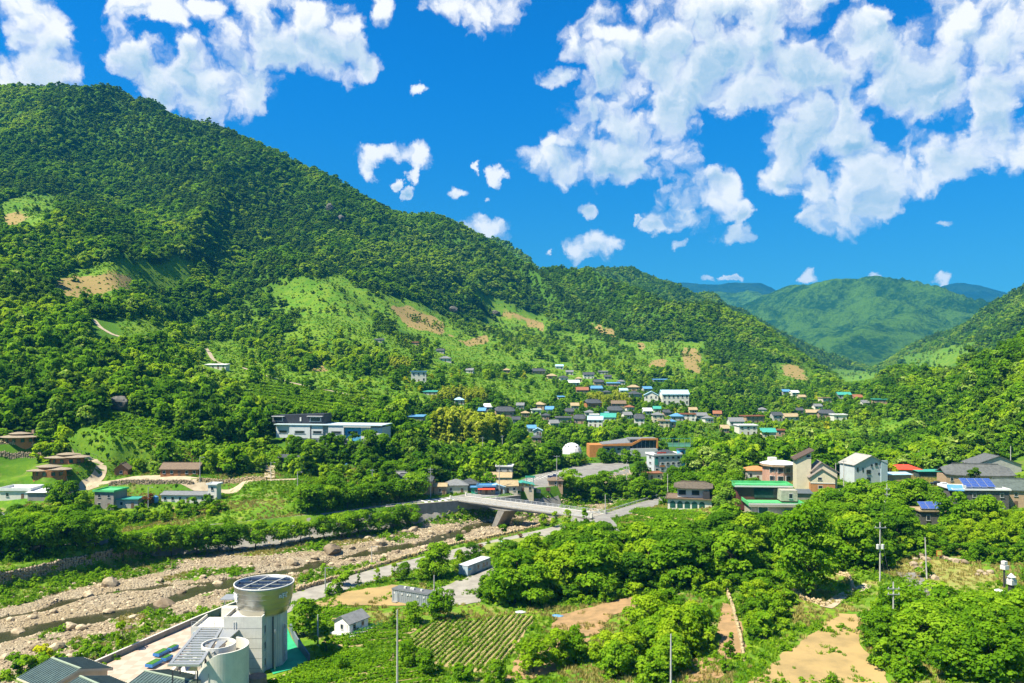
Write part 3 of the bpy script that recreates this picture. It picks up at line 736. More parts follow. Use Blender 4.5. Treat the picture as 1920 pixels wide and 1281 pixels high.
# ------------------------------------------------------------------ masses (forest, undergrowth, stones, grass): instances on points, one object each
def scatter(name, pts, scl, rot, idx, meshes, label, cat, tilt=None):
    src = bpy.data.collections.new(name + '_source')
    for i, me in enumerate(meshes):
        src.objects.link(bpy.data.objects.new(f'{name}_piece_{i:02d}', me))
    me = bpy.data.meshes.new(name)
    me.vertices.add(len(pts)); me.vertices.foreach_set('co', np.asarray(pts, np.float32).ravel())
    for nm, typ, arr, fld in (('scl', 'FLOAT_VECTOR', scl, 'vector'), ('rot', 'FLOAT_VECTOR', rot, 'vector'), ('idx', 'INT', idx, 'value')):
        at = me.attributes.new(nm, typ, 'POINT')
        at.data.foreach_set(fld, np.asarray(arr, np.int32 if typ == 'INT' else np.float32).ravel())
    o = link(name, me)
    ng = bpy.data.node_groups.new(name, 'GeometryNodeTree')
    ng.interface.new_socket('Geometry', in_out='INPUT', socket_type='NodeSocketGeometry')
    ng.interface.new_socket('Geometry', in_out='OUTPUT', socket_type='NodeSocketGeometry')
    N, Lk = ng.nodes, ng.links
    gi, go = N.new('NodeGroupInput'), N.new('NodeGroupOutput')
    ip = N.new('GeometryNodeInstanceOnPoints'); ci = N.new('GeometryNodeCollectionInfo')
    ci.inputs['Collection'].default_value = src; ci.inputs['Separate Children'].default_value = True; ci.inputs['Reset Children'].default_value = True
    def attr(nm, typ):
        a = N.new('GeometryNodeInputNamedAttribute'); a.data_type = typ; a.inputs['Name'].default_value = nm
        return [s for s in a.outputs if s.enabled and s.name == 'Attribute'][0]
    Lk.new(gi.outputs[0], ip.inputs['Points']); Lk.new(ci.outputs[0], ip.inputs['Instance'])
    ip.inputs['Pick Instance'].default_value = True
    Lk.new(attr('idx', 'INT'), ip.inputs['Instance Index'])
    Lk.new(attr('rot', 'FLOAT_VECTOR'), ip.inputs['Rotation']); Lk.new(attr('scl', 'FLOAT_VECTOR'), ip.inputs['Scale'])
    Lk.new(ip.outputs[0], go.inputs[0])
    md = o.modifiers.new('scatter', 'NODES'); md.node_group = ng
    return tag(o, label, cat, kind='stuff')
def visible(x, y, z, lift):
    """keep only what a viewer near the camera can see past the terrain"""
    ok = np.ones(len(x), bool)
    for f in np.linspace(0.12, 0.97, 60):
        zr = CAM_H + (z + lift - CAM_H) * f
        ok &= gh(x * f, y * f) < zr + 16
    return ok
def jgrid(x0, x1, y0, y1, s, rng):
    a, b = np.meshgrid(np.arange(x0, x1, s), np.arange(y0, y1, s))
    return a.ravel() + (rng.random(a.size) - .5) * s * .95, b.ravel() + (rng.random(a.size) - .5) * s * .95
KEEP_CLEAR = []          # (x, y, radius) filled by the buildings before the forest is planted
def clear_of(x, y):
    ok = np.ones(len(x), bool)
    for (cx, cy, r) in KEEP_CLEAR:
        ok &= ~((np.abs(x - cx) < r) & (np.abs(y - cy) < r) & (np.hypot(x - cx, y - cy) < r))
    return ok
def plant_forest():
    rng = np.random.default_rng(11)
    fm = []
    def fp(kind, m, h, h0, r, nl, n, size, seed):
        fm.append(crown_mesh('crown', np.random.default_rng(seed), FG[m], h0, h, r, nl, n, size, kind)[0]); return len(fm) - 1
    br = [fp('round', 'leaf', 9, 0.3, 4.6, 34, 900, 1.05, 300 + i) for i in range(4)]
    br += [fp('round', 'deep', 9, 0.3, 4.5, 34, 900, 1.05, 310 + i) for i in range(3)]
    br += [fp('round', 'lime', 8, 0.2, 4.1, 30, 800, 0.98, 320 + i) for i in range(2)]
    pn = [fp('pine', 'pine', 11, 1.5, 3.4, 22, 560, 0.95, 330 + i) for i in range(3)]
    bl = [fp('round', 'bloom', 8.5, 0.3, 4.4, 32, 860, 0.9, 340 + i) for i in range(2)]
    yl = [fp('round', 'yellow', 5.5, 0.2, 3.0, 16, 380, 0.8, 350)]
    hb = [fp('round', 'herb', 1.5, 0.0, 1.5, 12, 200, 0.55, 360 + i) for i in range(3)]
    bb = [fp('plume', 'bamboo', 11, 0.3, 1.5, 30, 520, 0.8, 370 + i) for i in range(3)]
    PT, SC, RT, IX = [], [], [], []
    HP, HS, HR, HI = [], [], [], []
    bands = [(325, 520, 4.4), (520, 800, 4.9), (800, 1250, 4.9), (1250, 1800, 5.4), (1800, 2900, 7.2)]
    for (y0, y1, s) in bands:
        X, Y = jgrid(-0.74 * y1, 0.74 * y1, y0, y1, s, rng)
        k = np.abs(X / Y) < 0.72; X, Y = X[k], Y[k]
        Z = gh(X, Y)
        k = visible(X, Y, Z, 12); X, Y, Z = X[k], Y[k], Z[k]
        px, py = proj(X, Y, Z)
        mead = np.zeros(len(X), bool); soil = np.zeros(len(X), bool)
        for p_ in MEADOW: mead |= inpoly(px, py, p_)
        for p_ in SOIL: soil |= inpoly(px, py, p_)
        vill = inpoly(px, py, [(690,690),(1000,655),(1350,690),(1600,735),(1640,760),(1560,810),(1440,850),(1200,860),(1000,880),(900,860),(760,790)])
        mos = inpoly(px, py, MOSAIC) & ~mead & ~soil; opn = fbm(X / 45, Y / 45, 123, 3)
        ins, df, dn = chan(X, Y)
        ok = clear_of(X, Y) & ~(ins & (Y < 560))
        for rd, hw in ((RD_LOT, 15), (RD_CAB, 4), (RD_LOW, 4.5), (RD_FAR, 8), (RD_BR, 6)) + tuple((q, 3.0) for q in PATHS):
            ok &= pdist(X, Y, rd)[0] > hw
        n = 0.55 * fbm(X / 60, Y / 60, 81, 3) + 0.45 * fbm(X / 170, Y / 170, 83, 2); n2 = 0.6 * fbm(X / 35, Y / 35, 91, 3) + 0.4 * fbm(X / 140, Y / 140, 93, 2); u = rng.random(len(X)); u2 = rng.random(len(X))
        dens = np.where(soil, 0.015, np.where(mead, 0.09, np.where(vill, 0.20 + 0.75 * sst(n, 0.42, 0.6), 0.97)))
        dens = np.where(mos, np.where(opn > 0.47, 0.16, 0.85), dens)
        dens = np.where(mead & (n2 > 0.62), 0.5, dens)
        keep = ok & (u < dens)
        bam = np.zeros(len(X), bool)
        for p_ in BAMBOO: bam |= inpoly(px, py, p_)
        keep &= ~bam
        typ = np.full(len(X), 0)
        pinezone = sst(n, 0.46, 0.56) * np.where(Z > 60, 1.0, 0.35)
        typ = np.where(u2 < 0.72 * pinezone, 1, typ)
        typ = np.where((typ == 0) & (rng.random(len(X)) < 0.05 + 0.16 * sst(n2, 0.52, 0.64)), 2, typ)
        typ = np.where((vill & (rng.random(len(X)) < 0.09)) | (mos & (rng.random(len(X)) < 0.04)), 3, typ); n2 = np.where(mos, n2 + .05, n2)
        typ = np.where(bam, 4, typ)
        for i in np.nonzero(keep)[0]:
            ty = typ[i]
            if ty == 0:
                f = 0.515 + (n2[i] - 0.5) * 1.35 + rng.normal() * 0.06
                j = br[rng.integers(4, 7)] if f < 0.43 else (br[rng.integers(0, 4)] if f < 0.60 else br[rng.integers(7, 9)])
            else: j = {1: pn, 2: bl, 3: yl, 4: bb}[ty][rng.integers(0, len({1: pn, 2: bl, 3: yl, 4: bb}[ty]))]
            sc = 0.45 + 0.85 * rng.random() ** 1.4 + (0.35 if rng.random() < .05 else 0)
            big = 1.0; low = 1.0; sink = 0.5
            if Y[i] > 600: f_ = min(1, (Y[i] - 600) / 500); big = 1 + .04 * f_; low = 1 - .22 * f_; sink = .5 + 1.2 * f_
            if (vill[i] or mead[i]): big = low = 1.0; sink = .5
            if vill[i] and ty != 4: sc *= rng.uniform(0.45, 0.95)
            elif mos[i]: sc *= rng.uniform(0.5, 0.95)
            elif mead[i]: sc *= rng.uniform(0.35, 0.7)
            hm_ = room(X[i], Y[i], Z[i], 3.6 * sc, 9.5 * sc)
            if hm_ < 9.5 * sc:
                if hm_ < 1.5: continue
                sc = hm_ / 9.5
            PT.append((X[i], Y[i], Z[i] - sink)); w = sc * big * rng.uniform(0.85, 1.2)
            SC.append((w, w, sc * low * rng.uniform(0.8, 1.3))); RT.append((0, 0, rng.random() * 6.28)); IX.append(j)
        # low herbs and brush fill the meadows and the gaps of the village
        if y0 < 1250:
            hs = {325: 2.2, 520: 2.8, 800: 4.0}[y0]
            X, Y = jgrid(-0.7 * y1, 0.7 * y1, y0 - (35 if y0 == 325 else 0), y1, hs, rng); k = np.abs(X / Y) < 0.68; X, Y = X[k], Y[k]; Z = gh(X, Y)
            px, py = proj(X, Y, Z); mead = np.zeros(len(X), bool); soil = np.zeros(len(X), bool)
            for p_ in MEADOW: mead |= inpoly(px, py, p_)
            for p_ in SOIL: soil |= inpoly(px, py, p_)
            vill = inpoly(px, py, [(690,690),(1000,655),(1350,690),(1600,735),(1640,760),(1560,810),(1440,850),(1200,860),(1000,880),(900,860),(760,790)])
            slope = inpoly(px, py, MEADOW[8]); ter = inpoly(px, py, MEADOW[5]) | inpoly(px, py, MEADOW[6])
            mos = inpoly(px, py, MOSAIC) & (fbm(X / 45, Y / 45, 123, 3) > .45)
            d = np.where(soil, 0.22, np.where(mos & ~mead, .66, np.where(slope, 0.97, np.where(mead, 0.72, np.where(vill, 0.62, 0.0)))))
            ok = (rng.random(len(X)) < d) & clear_of(X, Y) & visible(X, Y, Z, 2)
            for rd, hw in ((RD_LOT, 14), (RD_CAB, 3.4), (RD_LOW, 4), (RD_FAR, 7)) + tuple((q, 2.2) for q in PATHS): ok &= pdist(X, Y, rd)[0] > hw
            for i in np.nonzero(ok)[0]:
                sc = rng.uniform(0.4, 1.05) * (0.8 if not slope[i] else 1.0)
                HP.append((X[i], Y[i], Z[i] - 0.15)); HS.append((sc, sc, sc * rng.uniform(0.6, 1.1))); HR.append((0, 0, rng.random() * 6.28)); HI.append(rng.integers(0, 3))
    for p_ in BAMBOO:
        c0 = np.array([tuple(hit(*v)) for v in p_]); X, Y = jgrid(c0[:, 0].min() - 4, c0[:, 0].max() + 4, c0[:, 1].min() - 6, c0[:, 1].max() + 6, 2.3, rng); Z = gh(X, Y); px, py = proj(X, Y, Z)
        k = inpoly(px, py, p_) & clear_of(X, Y); X, Y, Z = X[k], Y[k], Z[k]
        for i in range(len(X)):
            sc = rng.uniform(.75, 1.1) * (1.5 if p_ is BAMBOO[0] else .85); hm_ = room(X[i], Y[i], Z[i], 2 * sc, 11 * sc)
            if hm_ < 11 * sc: sc = hm_ / 11
            if sc < .2: continue
            PT.append((X[i], Y[i], Z[i] - .4)); SC.append((sc, sc, sc)); RT.append((rng.normal() * .07, rng.normal() * .07, rng.random() * 6.28)); IX.append(bb[rng.integers(0, 3)])
    scatter('forest', PT, SC, RT, IX, fm, 'dense mixed forest covering the mountain slopes and valley sides', 'forest')
    scatter('undergrowth', HP, HS, HR, HI, [fm[j] for j in hb], 'low bright green brush on open slopes and between village houses', 'undergrowth')
    print('FOREST', len(PT), 'HERBS', len(HP))
BAMBOO = [[(796,832),(812,822),(860,818),(935,818),(946,832),(942,846),(900,852),(850,846),(805,842)],[(808,752),(850,745),(905,748),(912,762),(850,766),(810,764)],[(1100,756),(1180,750),(1190,764),(1110,768)],[(728,690),(762,688),(768,700),(735,704)]]
PATHS = []
# ================================================================== RIVER, WALLS, ROADS, FIELDS
def sheet(name, poly, m, step=3.0, off=0.06, z=None, parent=None, kind='structure', label=None, cat=None, smooth=True, rag=0.0):
    """polygon draped over the ground (or level when z is given)"""
    pv = [Vector((p[0], p[1])) for p in poly]; pts = []
    for a, b in zip(pv, pv[1:] + pv[:1]):
        n = max(1, int((b - a).length / step)); pts += [a.lerp(b, i / n) + Vector((random.uniform(-rag, rag), random.uniform(-rag, rag))) for i in range(n)]
    nb = len(pts); xs = [p.x for p in pts]; ys = [p.y for p in pts]
    X, Y = np.meshgrid(np.arange(min(xs) + step * .5, max(xs), step), np.arange(min(ys) + step * .5, max(ys), step)); X, Y = X.ravel(), Y.ravel()
    k = inpoly(X, Y, [(p.x, p.y) for p in pts]); pts += [Vector((a, b)) for a, b in zip(X[k], Y[k])]
    r = delaunay_2d_cdt(pts, [], [list(range(nb))], 1, 1e-4)
    vs = np.array([(p.x, p.y) for p in r[0]])
    zz = gh(vs[:, 0], vs[:, 1]) + off if z is None else np.full(len(vs), z)
    me = bpy.data.meshes.new(name); me.from_pydata(np.column_stack([vs, zz]).tolist(), [], [tuple(f) for f in r[2]])
    bm = bmesh.new(); bm.from_mesh(me); bmesh.ops.recalc_face_normals(bm, faces=bm.faces)
    if sum(f.normal.z for f in bm.faces) < 0: bmesh.ops.reverse_faces(bm, faces=bm.faces)
    bm.to_mesh(me); bm.free()
    if smooth: me.polygons.foreach_set('use_smooth', np.ones(len(me.polygons), bool))
    me.materials.append(m); o = link(name, me, parent)
    return tag(o, label, cat, kind=kind) if parent is None else o
def pxpoly(pp): return [tuple(hit(a, b))[:2] for a, b in pp]
def resample(line, step):
    P = [Vector(p[:2]) for p in line]; out = [P[0]]
    for a, b in zip(P, P[1:]):
        n = max(1, int(round((b - a).length / step))); out += [a.lerp(b, i / n) for i in range(1, n + 1)]
    return out
def smooth_line(line, it=2):
    P = [Vector(p[:2]) for p in line]
    for _ in range(it):
        Q = [P[0]]
        for a, b in zip(P, P[1:]): Q += [a.lerp(b, .25), a.lerp(b, .75)]
        P = Q + [P[-1]]
    return P
def normals2(P):
    out = []
    for i in range(len(P)):
        d = (P[min(i + 1, len(P) - 1)] - P[max(i - 1, 0)]).normalized(); out.append(Vector((-d.y, d.x)))
    return out
def ribbon(name, line, w, m, off=0.09, label=None, cat=None, step=2.0, na=5, kind='structure', wob=0.0, lat=0.0):
    P = resample(smooth_line(line), step); N = normals2(P); V = []
    for i, (p, n) in enumerate(zip(P, N)):
        for j in range(na):
            o = (j / (na - 1) - .5) * w + lat + (random.uniform(-wob, wob) if j in (0, na - 1) else 0); q = p + n * o; V.append((q.x, q.y, float(gh(q.x, q.y)) + off))
    me = mesh_np(name, V, tri_grid(na, len(P)), m, smooth=True)
    return tag(link(name, me), label, cat, kind=kind)

# water
wm = bpy.data.materials.new('river_water'); wm.use_nodes = True
t = NT(wm.node_tree); p = t.n['Principled BSDF']
g = t.add('ShaderNodeTexCoord').outputs['Object']
t.l.new(t.mix(t.noise(g, 0.25, 4), (0.020, 0.022, 0.008, 1), (0.055, 0.050, 0.020, 1)), p.inputs['Base Color'])
p.inputs['Roughness'].default_value = 0.12; p.inputs['IOR'].default_value = 1.33
bp = t.add('ShaderNodeBump'); bp.inputs['Strength'].default_value = 0.35; bp.inputs['Distance'].default_value = 0.1
t.l.new(t.noise(g, 1.6, 5, 0.65), bp.inputs['Height']); t.l.new(bp.outputs[0], p.inputs['Normal'])
sheet('water', [q for q in BANK_F[1:13]] + [q for q in BANK_N[1:16]][::-1], wm, 30, z=-4.62, label='shallow dark stream winding over the stony bed', cat='water', smooth=False)

# stones
STONE = M('river_stone', (0.44, 0.37, 0.255), 0.85, 0.16, 2.2, bump=0.5, bscale=5, col2=(0.25, 0.195, 0.12))
t = NT(STONE.node_tree); p = t.n['Principled BSDF']; src_ = p.inputs['Base Color'].links[0].from_socket     # every stone has its own tone
t.l.new(t.mix(1.0, src_, t.mix(t.add('ShaderNodeObjectInfo').outputs['Random'], (0.5, 0.45, 0.42, 1), (1.3, 1.27, 1.2, 1)), 'MULTIPLY'), p.inputs['Base Color'])
STONE_D = M('wall_stone', (0.38, 0.30, 0.20), 0.9, 0.2, 2.5, bump=0.6, bscale=6, col2=(0.22, 0.17, 0.11))
STONE_T = M('tan_stone', (0.47, 0.36, 0.20), 0.9, 0.16, 2.5, bump=0.5, bscale=6, col2=(0.32, 0.24, 0.13))
ROCK = M('cliff_rock', (0.15, 0.14, 0.12), 0.9, 0.25, 0.5, bump=0.8, bscale=2, col2=(0.06, 0.06, 0.05))
def rock_mesh(name, seed, m, sub=2, flat=0.7):
    rng = np.random.default_rng(seed); bm = bmesh.new(); bmesh.ops.create_icosphere(bm, subdivisions=sub, radius=0.5)
    ax = rng.normal(size=(9, 3)); ax /= np.linalg.norm(ax, axis=1)[:, None]; of = 0.30 + 0.16 * rng.random(9)
    for v in bm.verts:
        c = np.array(v.co)
        for a, o in zip(ax, of):
            e = c @ a - o
            if e > 0: c = c - a * e * 0.9
        c *= 1 + 0.06 * rng.normal()
        v.co = (c[0] * 1.25, c[1], c[2] * flat)
    me = bpy.data.meshes.new(name); bm.to_mesh(me); bm.free(); me.materials.append(m)
    me.polygons.foreach_set('use_smooth', np.zeros(len(me.polygons), bool))
    return me
RK = [rock_mesh('boulder', 400 + i, STONE) for i in range(6)]
RKs = [rock_mesh('stone', 410 + i, STONE, 1) for i in range(6)]
RKd = [rock_mesh('stone', 420 + i, STONE_D, 1, 0.85) for i in range(5)]
RKt = [rock_mesh('stone', 430 + i, STONE_T, 1, 0.85) for i in range(5)]
BOULD = [(207,1099,33),(308,1140,38),(132,1179,27),(153,1181,22),(33,1192,30),(548,1059,25),(623,1036,33),(408,1097,18),(165,1120,18),(700,1037,20),(715,1021,22),(778,1023,15),(795,1029,15),(775,996,20),
         (103,1219,30),(67,1219,25),(10,1235,20),(205,1152,22),(340,1114,16),(660,1030,12),(250,1160,16),(100,1150,14),(300,1090,14),(470,1066,14),(590,1048,14),(735,1010,14),(690,1010,12),(760,1000,16),
         (810,1002,14),(840,998,12),(830,1012,12),(870,1000,12),(890,992,10),(660,1052,13),(620,1060,12),(575,1075,14),(240,1180,18),(190,1195,18),(60,1160,16),(20,1165,14),(350,1150,14),(270,1175,14),(130,1235,18),(60,1245,16),
         (720,1045,12),(745,1036,11),(600,1030,12),(520,1062,12),(450,1090,13),(380,1085,12),(905,1003,10),(960,968,11),(985,966,10),(975,974,10)]
for i, (px, py, w) in enumerate(BOULD):
    q = hit(px, py); s = 1.12 * w * q.y / FPX
    o = bpy.data.objects.new('boulder', RK[i % 6]); COL.objects.link(o)
    o.location = (q.x, q.y, q.z + s * 0.12); o.scale = (s * 0.85, s * 0.85, s * random.uniform(0.75, 1.0)); o.rotation_euler = (random.uniform(-.2, .2), random.uniform(-.2, .2), random.random() * 6.28)
    big = {0: 'large pale boulder standing by the grass below the stone wall', 1: 'largest round boulder in the stream, left of the steel tower', 6: 'pale wedge shaped boulder at the water edge below the far tree row', 5: 'pale boulder in the stream right above the steel bowl',
           2: 'larger of two touching brown boulders on the gravel bar', 3: 'smaller of two touching brown boulders on the gravel bar', 4: 'broad boulder beside white water at the picture edge'}.get(i)
    zone = 'pale boulder lying on the gravel just below the bridge' if px > 680 else ('grey boulder lying in the middle stretch of the stony bed' if px > 400 else 'tan boulder on the wide gravel bars beyond the white building')
    tag(o, big or zone, 'boulder', 'boulders scattered in the river bed')
rng = np.random.default_rng(5)
X, Y = jgrid(-140, 90, 130, 420, 0.78, rng)
ins, df, dn = chan(X, Y); k = ins & (np.minimum(df, dn) > 1.2); X, Y, df, dn = X[k], Y[k], df[k], dn[k]; Z = gh(X, Y)
k = (Z > -4.75) & (rng.random(len(X)) < 0.45 + 0.5 * sst(fbm(X / 9, Y / 9, 99, 3), 0.42, 0.6)) & ~((df < 9) & (X < -40) & (rng.random(len(X)) < 0.85)); X, Y, Z = X[k], Y[k], Z[k]
s = 0.34 + 0.95 * rng.random(len(X)) ** 2.6 + np.where(X > -45, 0.35 * rng.random(len(X)), 0)
scatter('river_stones', np.column_stack([X, Y, Z + 0.02]), np.column_stack([s, s * rng.uniform(.7, 1.1, len(s)), s * rng.uniform(.6, 1, len(s))]),
        np.column_stack([rng.random(len(s)) * .5, rng.random(len(s)) * .5, rng.random(len(s)) * 6.28]), rng.integers(0, 6, len(s)), RKs, 'pale pebbles and cobbles covering the river bed', 'stones')

def stone_wall(name, line, z0, z1, label, group=None, size=0.75, meshes=RKd, backm=None, batter=0.25, cap=None, thick=0.7):
    """rough stone wall along a line: backing mass plus laid stones"""
    P = resample(line, 2.0); N = normals2(P)
    f0 = z0 if callable(z0) else (lambda x, y: z0); f1 = z1 if callable(z1) else (lambda x, y: z1)
    o = empty(name, (P[0].x, P[0].y, f0(P[0].x, P[0].y)), 0, label, 'wall', group); org = o.location
    mb = MB(); V = []
    for p, n in zip(P, N):
        a, b = f0(p.x, p.y), f1(p.x, p.y)
        for q, z in ((p, a - 1), (p + n * batter, b), (p + n * (batter + thick), b), (p + n * (thick + .6), a - 1)): V.append((q.x - org.x, q.y - org.y, z - org.z))
    k = len(P); F = []
    for i in range(k - 1):
        for j in range(4): F.append((i*4 + j, i*4 + (j+1) % 4, (i+1)*4 + (j+1) % 4, (i+1)*4 + j))
    me = mesh_np('wall_core', V, F, backm or M('wall_joint', (0.09, 0.075, 0.055), 0.95, 0.2, 3)); bmx = bmesh.new(); bmx.from_mesh(me); bmesh.ops.recalc_face_normals(bmx, faces=bmx.faces); bmx.to_mesh(me); bmx.free()
    link('wall_core', me, o)
    vs, fs, nn = [], [], 0
    src = [(np.array([v.co[:] for v in m.vertices]), np.array([q.vertices[:] for q in m.polygons])) for m in meshes]
    Pf = resample(line, size * 0.92); Nf = normals2(Pf)
    for i, (p, n) in enumerate(zip(Pf, Nf)):
        a, b = f0(p.x, p.y), f1(p.x, p.y); h = b - a; z = a + size * 0.3 * random.random()
        while z < b + 0.1:
            sv, sf = src[random.randrange(len(src))]; sc = size * random.uniform(0.85, 1.4); an = random.random() * 6.28; f = (z - a) / max(h, .1)
            ca, sa = math.cos(an), math.sin(an)
            q = sv * sc; q = np.column_stack([q[:, 0] * ca - q[:, 2] * sa, q[:, 1], q[:, 0] * sa + q[:, 2] * ca])
            d = Vector((n.y, -n.x)); c = p + n * (batter * f + 0.05) + d * random.uniform(-.2, .2) * size
            w = np.column_stack([c.x - org.x + q[:, 0] * d.x + q[:, 1] * n.x, c.y - org.y + q[:, 0] * d.y + q[:, 1] * n.y, z - org.z + q[:, 2]])
            vs.append(w); fs.append(sf + nn); nn += len(w); z += size * random.uniform(0.62, 0.85)
    st = link('stones', mesh_np('stones', np.concatenate(vs), np.concatenate(fs), meshes[0].materials[0]), o); st['kind'] = 'stuff'
    return o
def off_line(line, d):
    P = [Vector(p[:2]) for p in line]; return [p + n * d for p, n in zip(P, normals2(P))]
FW = off_line(BANK_F[2:9], -1.6)
stone_wall('stone_wall', FW, -4.3, lambda x, y: 0.9 - 2.2 * float(sst(np.array(x), -95., -60.)) + 0.5 * float(fbm(np.array([x / 20.]), np.array([y / 20.]), 3)[0]), 'long dark retaining wall of rough stones along the far river bank', size=0.85)
PW = off_line(BANK_N[6:12], -0.7)
stone_wall('stone_parapet', PW, lambda x, y: float(gh(x, y)) - 1.0, lambda x, y: 1.0 + max(0, (y - 255) * 0.05), 'low tan stone parapet between the near road and the river', size=0.7, meshes=RKt, batter=0.05, thick=0.5, backm=M('tan_joint', (0.36, 0.27, 0.15), 0.95, 0.2, 3))

# ------------------------------------------------------------------ roads and open ground
CONC = M('concrete_road', (0.31, 0.285, 0.235), 0.9, 0.10, 0.35, bump=0.2, bscale=14, col2=(0.23, 0.21, 0.175))
ASPH = M('asphalt', (0.235, 0.225, 0.20), 0.9, 0.10, 0.3, bump=0.2, bscale=18, col2=(0.17, 0.16, 0.145))
DUST = M('dusty_track', (0.52, 0.42, 0.25), 0.95, 0.10, 0.25, bump=0.4, bscale=4, col2=(0.40, 0.31, 0.15))
PALE = M('pale_path', (0.42, 0.345, 0.235), 0.95, 0.08, 0.5, bump=0.2, bscale=8, col2=(0.33, 0.26, 0.17))
SAND = M('yellow_sand', (0.36, 0.25, 0.10), 0.95, 0.10, 0.16, bump=0.6, bscale=3, col2=(0.25, 0.18, 0.075))
PAINT = M('road_paint', (0.75, 0.73, 0.68), 0.8, 0.08, 2)
GRAV = M('grey_gravel', (0.31, 0.285, 0.24), 0.95, 0.10, 0.3, bump=0.5, bscale=9, col2=(0.23, 0.21, 0.175))
BROWN = M('tilled_soil', (0.33, 0.205, 0.095), 0.95, 0.10, 0.35, bump=0.8, bscale=2.5, col2=(0.22, 0.145, 0.065))
ribbon('road_riverside', RD_RIGHT, 9.0, CONC, label='pale concrete road along the near river bank', cat='road')
ribbon('road_far_bank', RD_FAR, 9.5, ASPH, label='grey road under the tree row on the far bank', cat='road')
ribbon('road_bridge_end', RD_BR, 8.0, ASPH, label='grey road leaving the bridge past the tea slope', cat='road')
ribbon('road_bridge_branch', RD_BR2, 6.0, ASPH, 0.13, label='short branch road dropping from the bridge end', cat='road')
ribbon('road_cabin', RD_CAB, 4.0, PALE, 0.12, label='pale curving lane climbing round the cabins', cat='road')
ribbon('road_lower_lane', RD_LOW, 4.0, PALE, 0.16, label='pale lane running level below the green slope', cat='road')
for i, q in enumerate([[(505,898),(506,885),(508,874)],[(175,600),(200,625),(235,634)],[(385,652),(400,677),(420,684)],[(455,690),(505,708),(560,722),(615,733),(690,750)],[(905,880),(935,872),(955,855)]]):
    ln = [tuple(hit(a, b)) for a, b in q]
    ribbon('path', ln, [4, 3, 3.2, 3, 4][i], PALE, 0.25, ['pale side lane rising at the end of the lower lane', 'pale path zigzagging on the upper wooded slope', 'pale track above the small white hillside house', 'thin path along the tea terraces', 'grey lane curving up behind the shops'][i], 'path', 3.0, 3)
sheet('parking_lot', pxpoly([(958,908),(1000,892),(1090,870),(1178,864),(1182,888),(1100,893),(1062,908),(1040,920)]), ASPH, 3.0, 0.1, label='wide grey parking lot beyond the shops', cat='parking lot')
for i in range(16):
    a = hit(985 + i * 5.2, 901 - i * 1.35); b = hit(994 + i * 5.2, 904 - i * 1.35)
    ribbon('parking_line', [(a.x, a.y), (b.x, b.y)], 0.35, PAINT, 0.16, 'white bay line on the parking lot', 'marking', 1.5, 2)
for i in range(5):
    a = hit(785 + i * 13, 938 - i * .8); b = hit(800 + i * 13, 945 - i * .8)
    ribbon('crossing_stripe', [(a.x, a.y), (b.x, b.y)], 1.1, PAINT, 0.16, 'white crossing stripe on the road before the bridge', 'marking', 1.5, 2)
sheet('gravel_yard', pxpoly([(808,1108),(850,1094),(887,1080),(915,1068),(948,1044),(985,1040),(960,1062),(902,1100),(902,1130),(853,1135),(818,1140)]), GRAV, 1.8, 0.1, rag=0.7, label='grey gravel yard beside the containers', cat='yard')
sheet('sandy_yard', pxpoly([(628,1122),(650,1110),(733,1098),(800,1106),(818,1140),(730,1137),(640,1135),(590,1143),(560,1140)]), SAND, 1.8, 0.12, rag=0.7, label='yellow sandy ground before the grey container', cat='yard')
sheet('dirt_lot', pxpoly([(1570,1150),(1612,1154),(1612,1199),(1651,1255),(1672,1290),(1395,1290),(1440,1250),(1484,1216),(1548,1173)]), SAND, 1.8, 0.1, rag=0.7, label='broad bare yellow dirt lot', cat='yard')
sheet('soil_field_upper', pxpoly([(1048,1154),(1100,1142),(1150,1126),(1212,1115),(1205,1136),(1140,1160),(1117,1193),(1060,1200),(1024,1194)]), BROWN, 1.8, 0.1, rag=0.7, label='brown tilled field above the thin trees', cat='field')
sheet('soil_field_lower', pxpoly([(985,1206),(1028,1197),(1110,1198),(1090,1230),(1020,1270),(930,1282),(960,1250)]), BROWN, 1.8, 0.1, rag=0.7, label='brown tilled strip beside the tea rows', cat='field')
sheet('soil_strip', pxpoly([(1352,1130),(1374,1138),(1396,1203),(1398,1235),(1350,1240),(1345,1200)]), BROWN, 2.0, 0.1, rag=0.7, label='narrow orange soil strip with seedlings', cat='field')
sheet('soil_patch', pxpoly([(1275,1240),(1345,1235),(1352,1275),(1290,1282)]), BROWN, 2.0, 0.1, rag=0.7, label='small weedy soil patch between young trees', cat='field')
def ordinal(i):
    return ['first', 'second', 'third', 'fourth', 'fifth', 'sixth', 'seventh', 'eighth', 'ninth', 'tenth', 'eleventh', 'twelfth'][i] if i < 12 else f'{i + 1}th'
TEA_A = [(750,1213),(807,1167),(880,1166),(925,1158),(970,1153),(1003,1157),(985,1190),(930,1265),(880,1262),(800,1245)]
TEA_B = [(572,1140),(690,1140),(680,1158),(600,1166),(575,1160)]
TEA_C = [(530,1268),(585,1240),(640,1222),(690,1228),(740,1224),(735,1240),(690,1262),(600,1290),(480,1290)]
TEA_D = [(690,1262),(740,1245),(790,1252),(830,1270),(800,1295),(640,1295)]
TEA_E = [(600,1205),(680,1180),(740,1170),(800,1165),(750,1205),(700,1215),(640,1215)]
TEA_F = [(1175,962),(1195,952),(1260,956),(1330,966),(1310,976),(1220,972)]
TEAS = [('tea_field_main', TEA_A, (0.28, 0.96), 1.16), ('tea_field_behind_house', TEA_B, (1, -.04), 1.6), ('tea_field_hedge', TEA_C, (0.95, 0.30), 1.25), ('tea_field_corner', TEA_D, (0.9, 0.42), 1.75), ('tea_field_slope', TEA_F, (1, -.25), 2.2), ('tea_field_small', TEA_E, (0.93, .35), 2.0)]
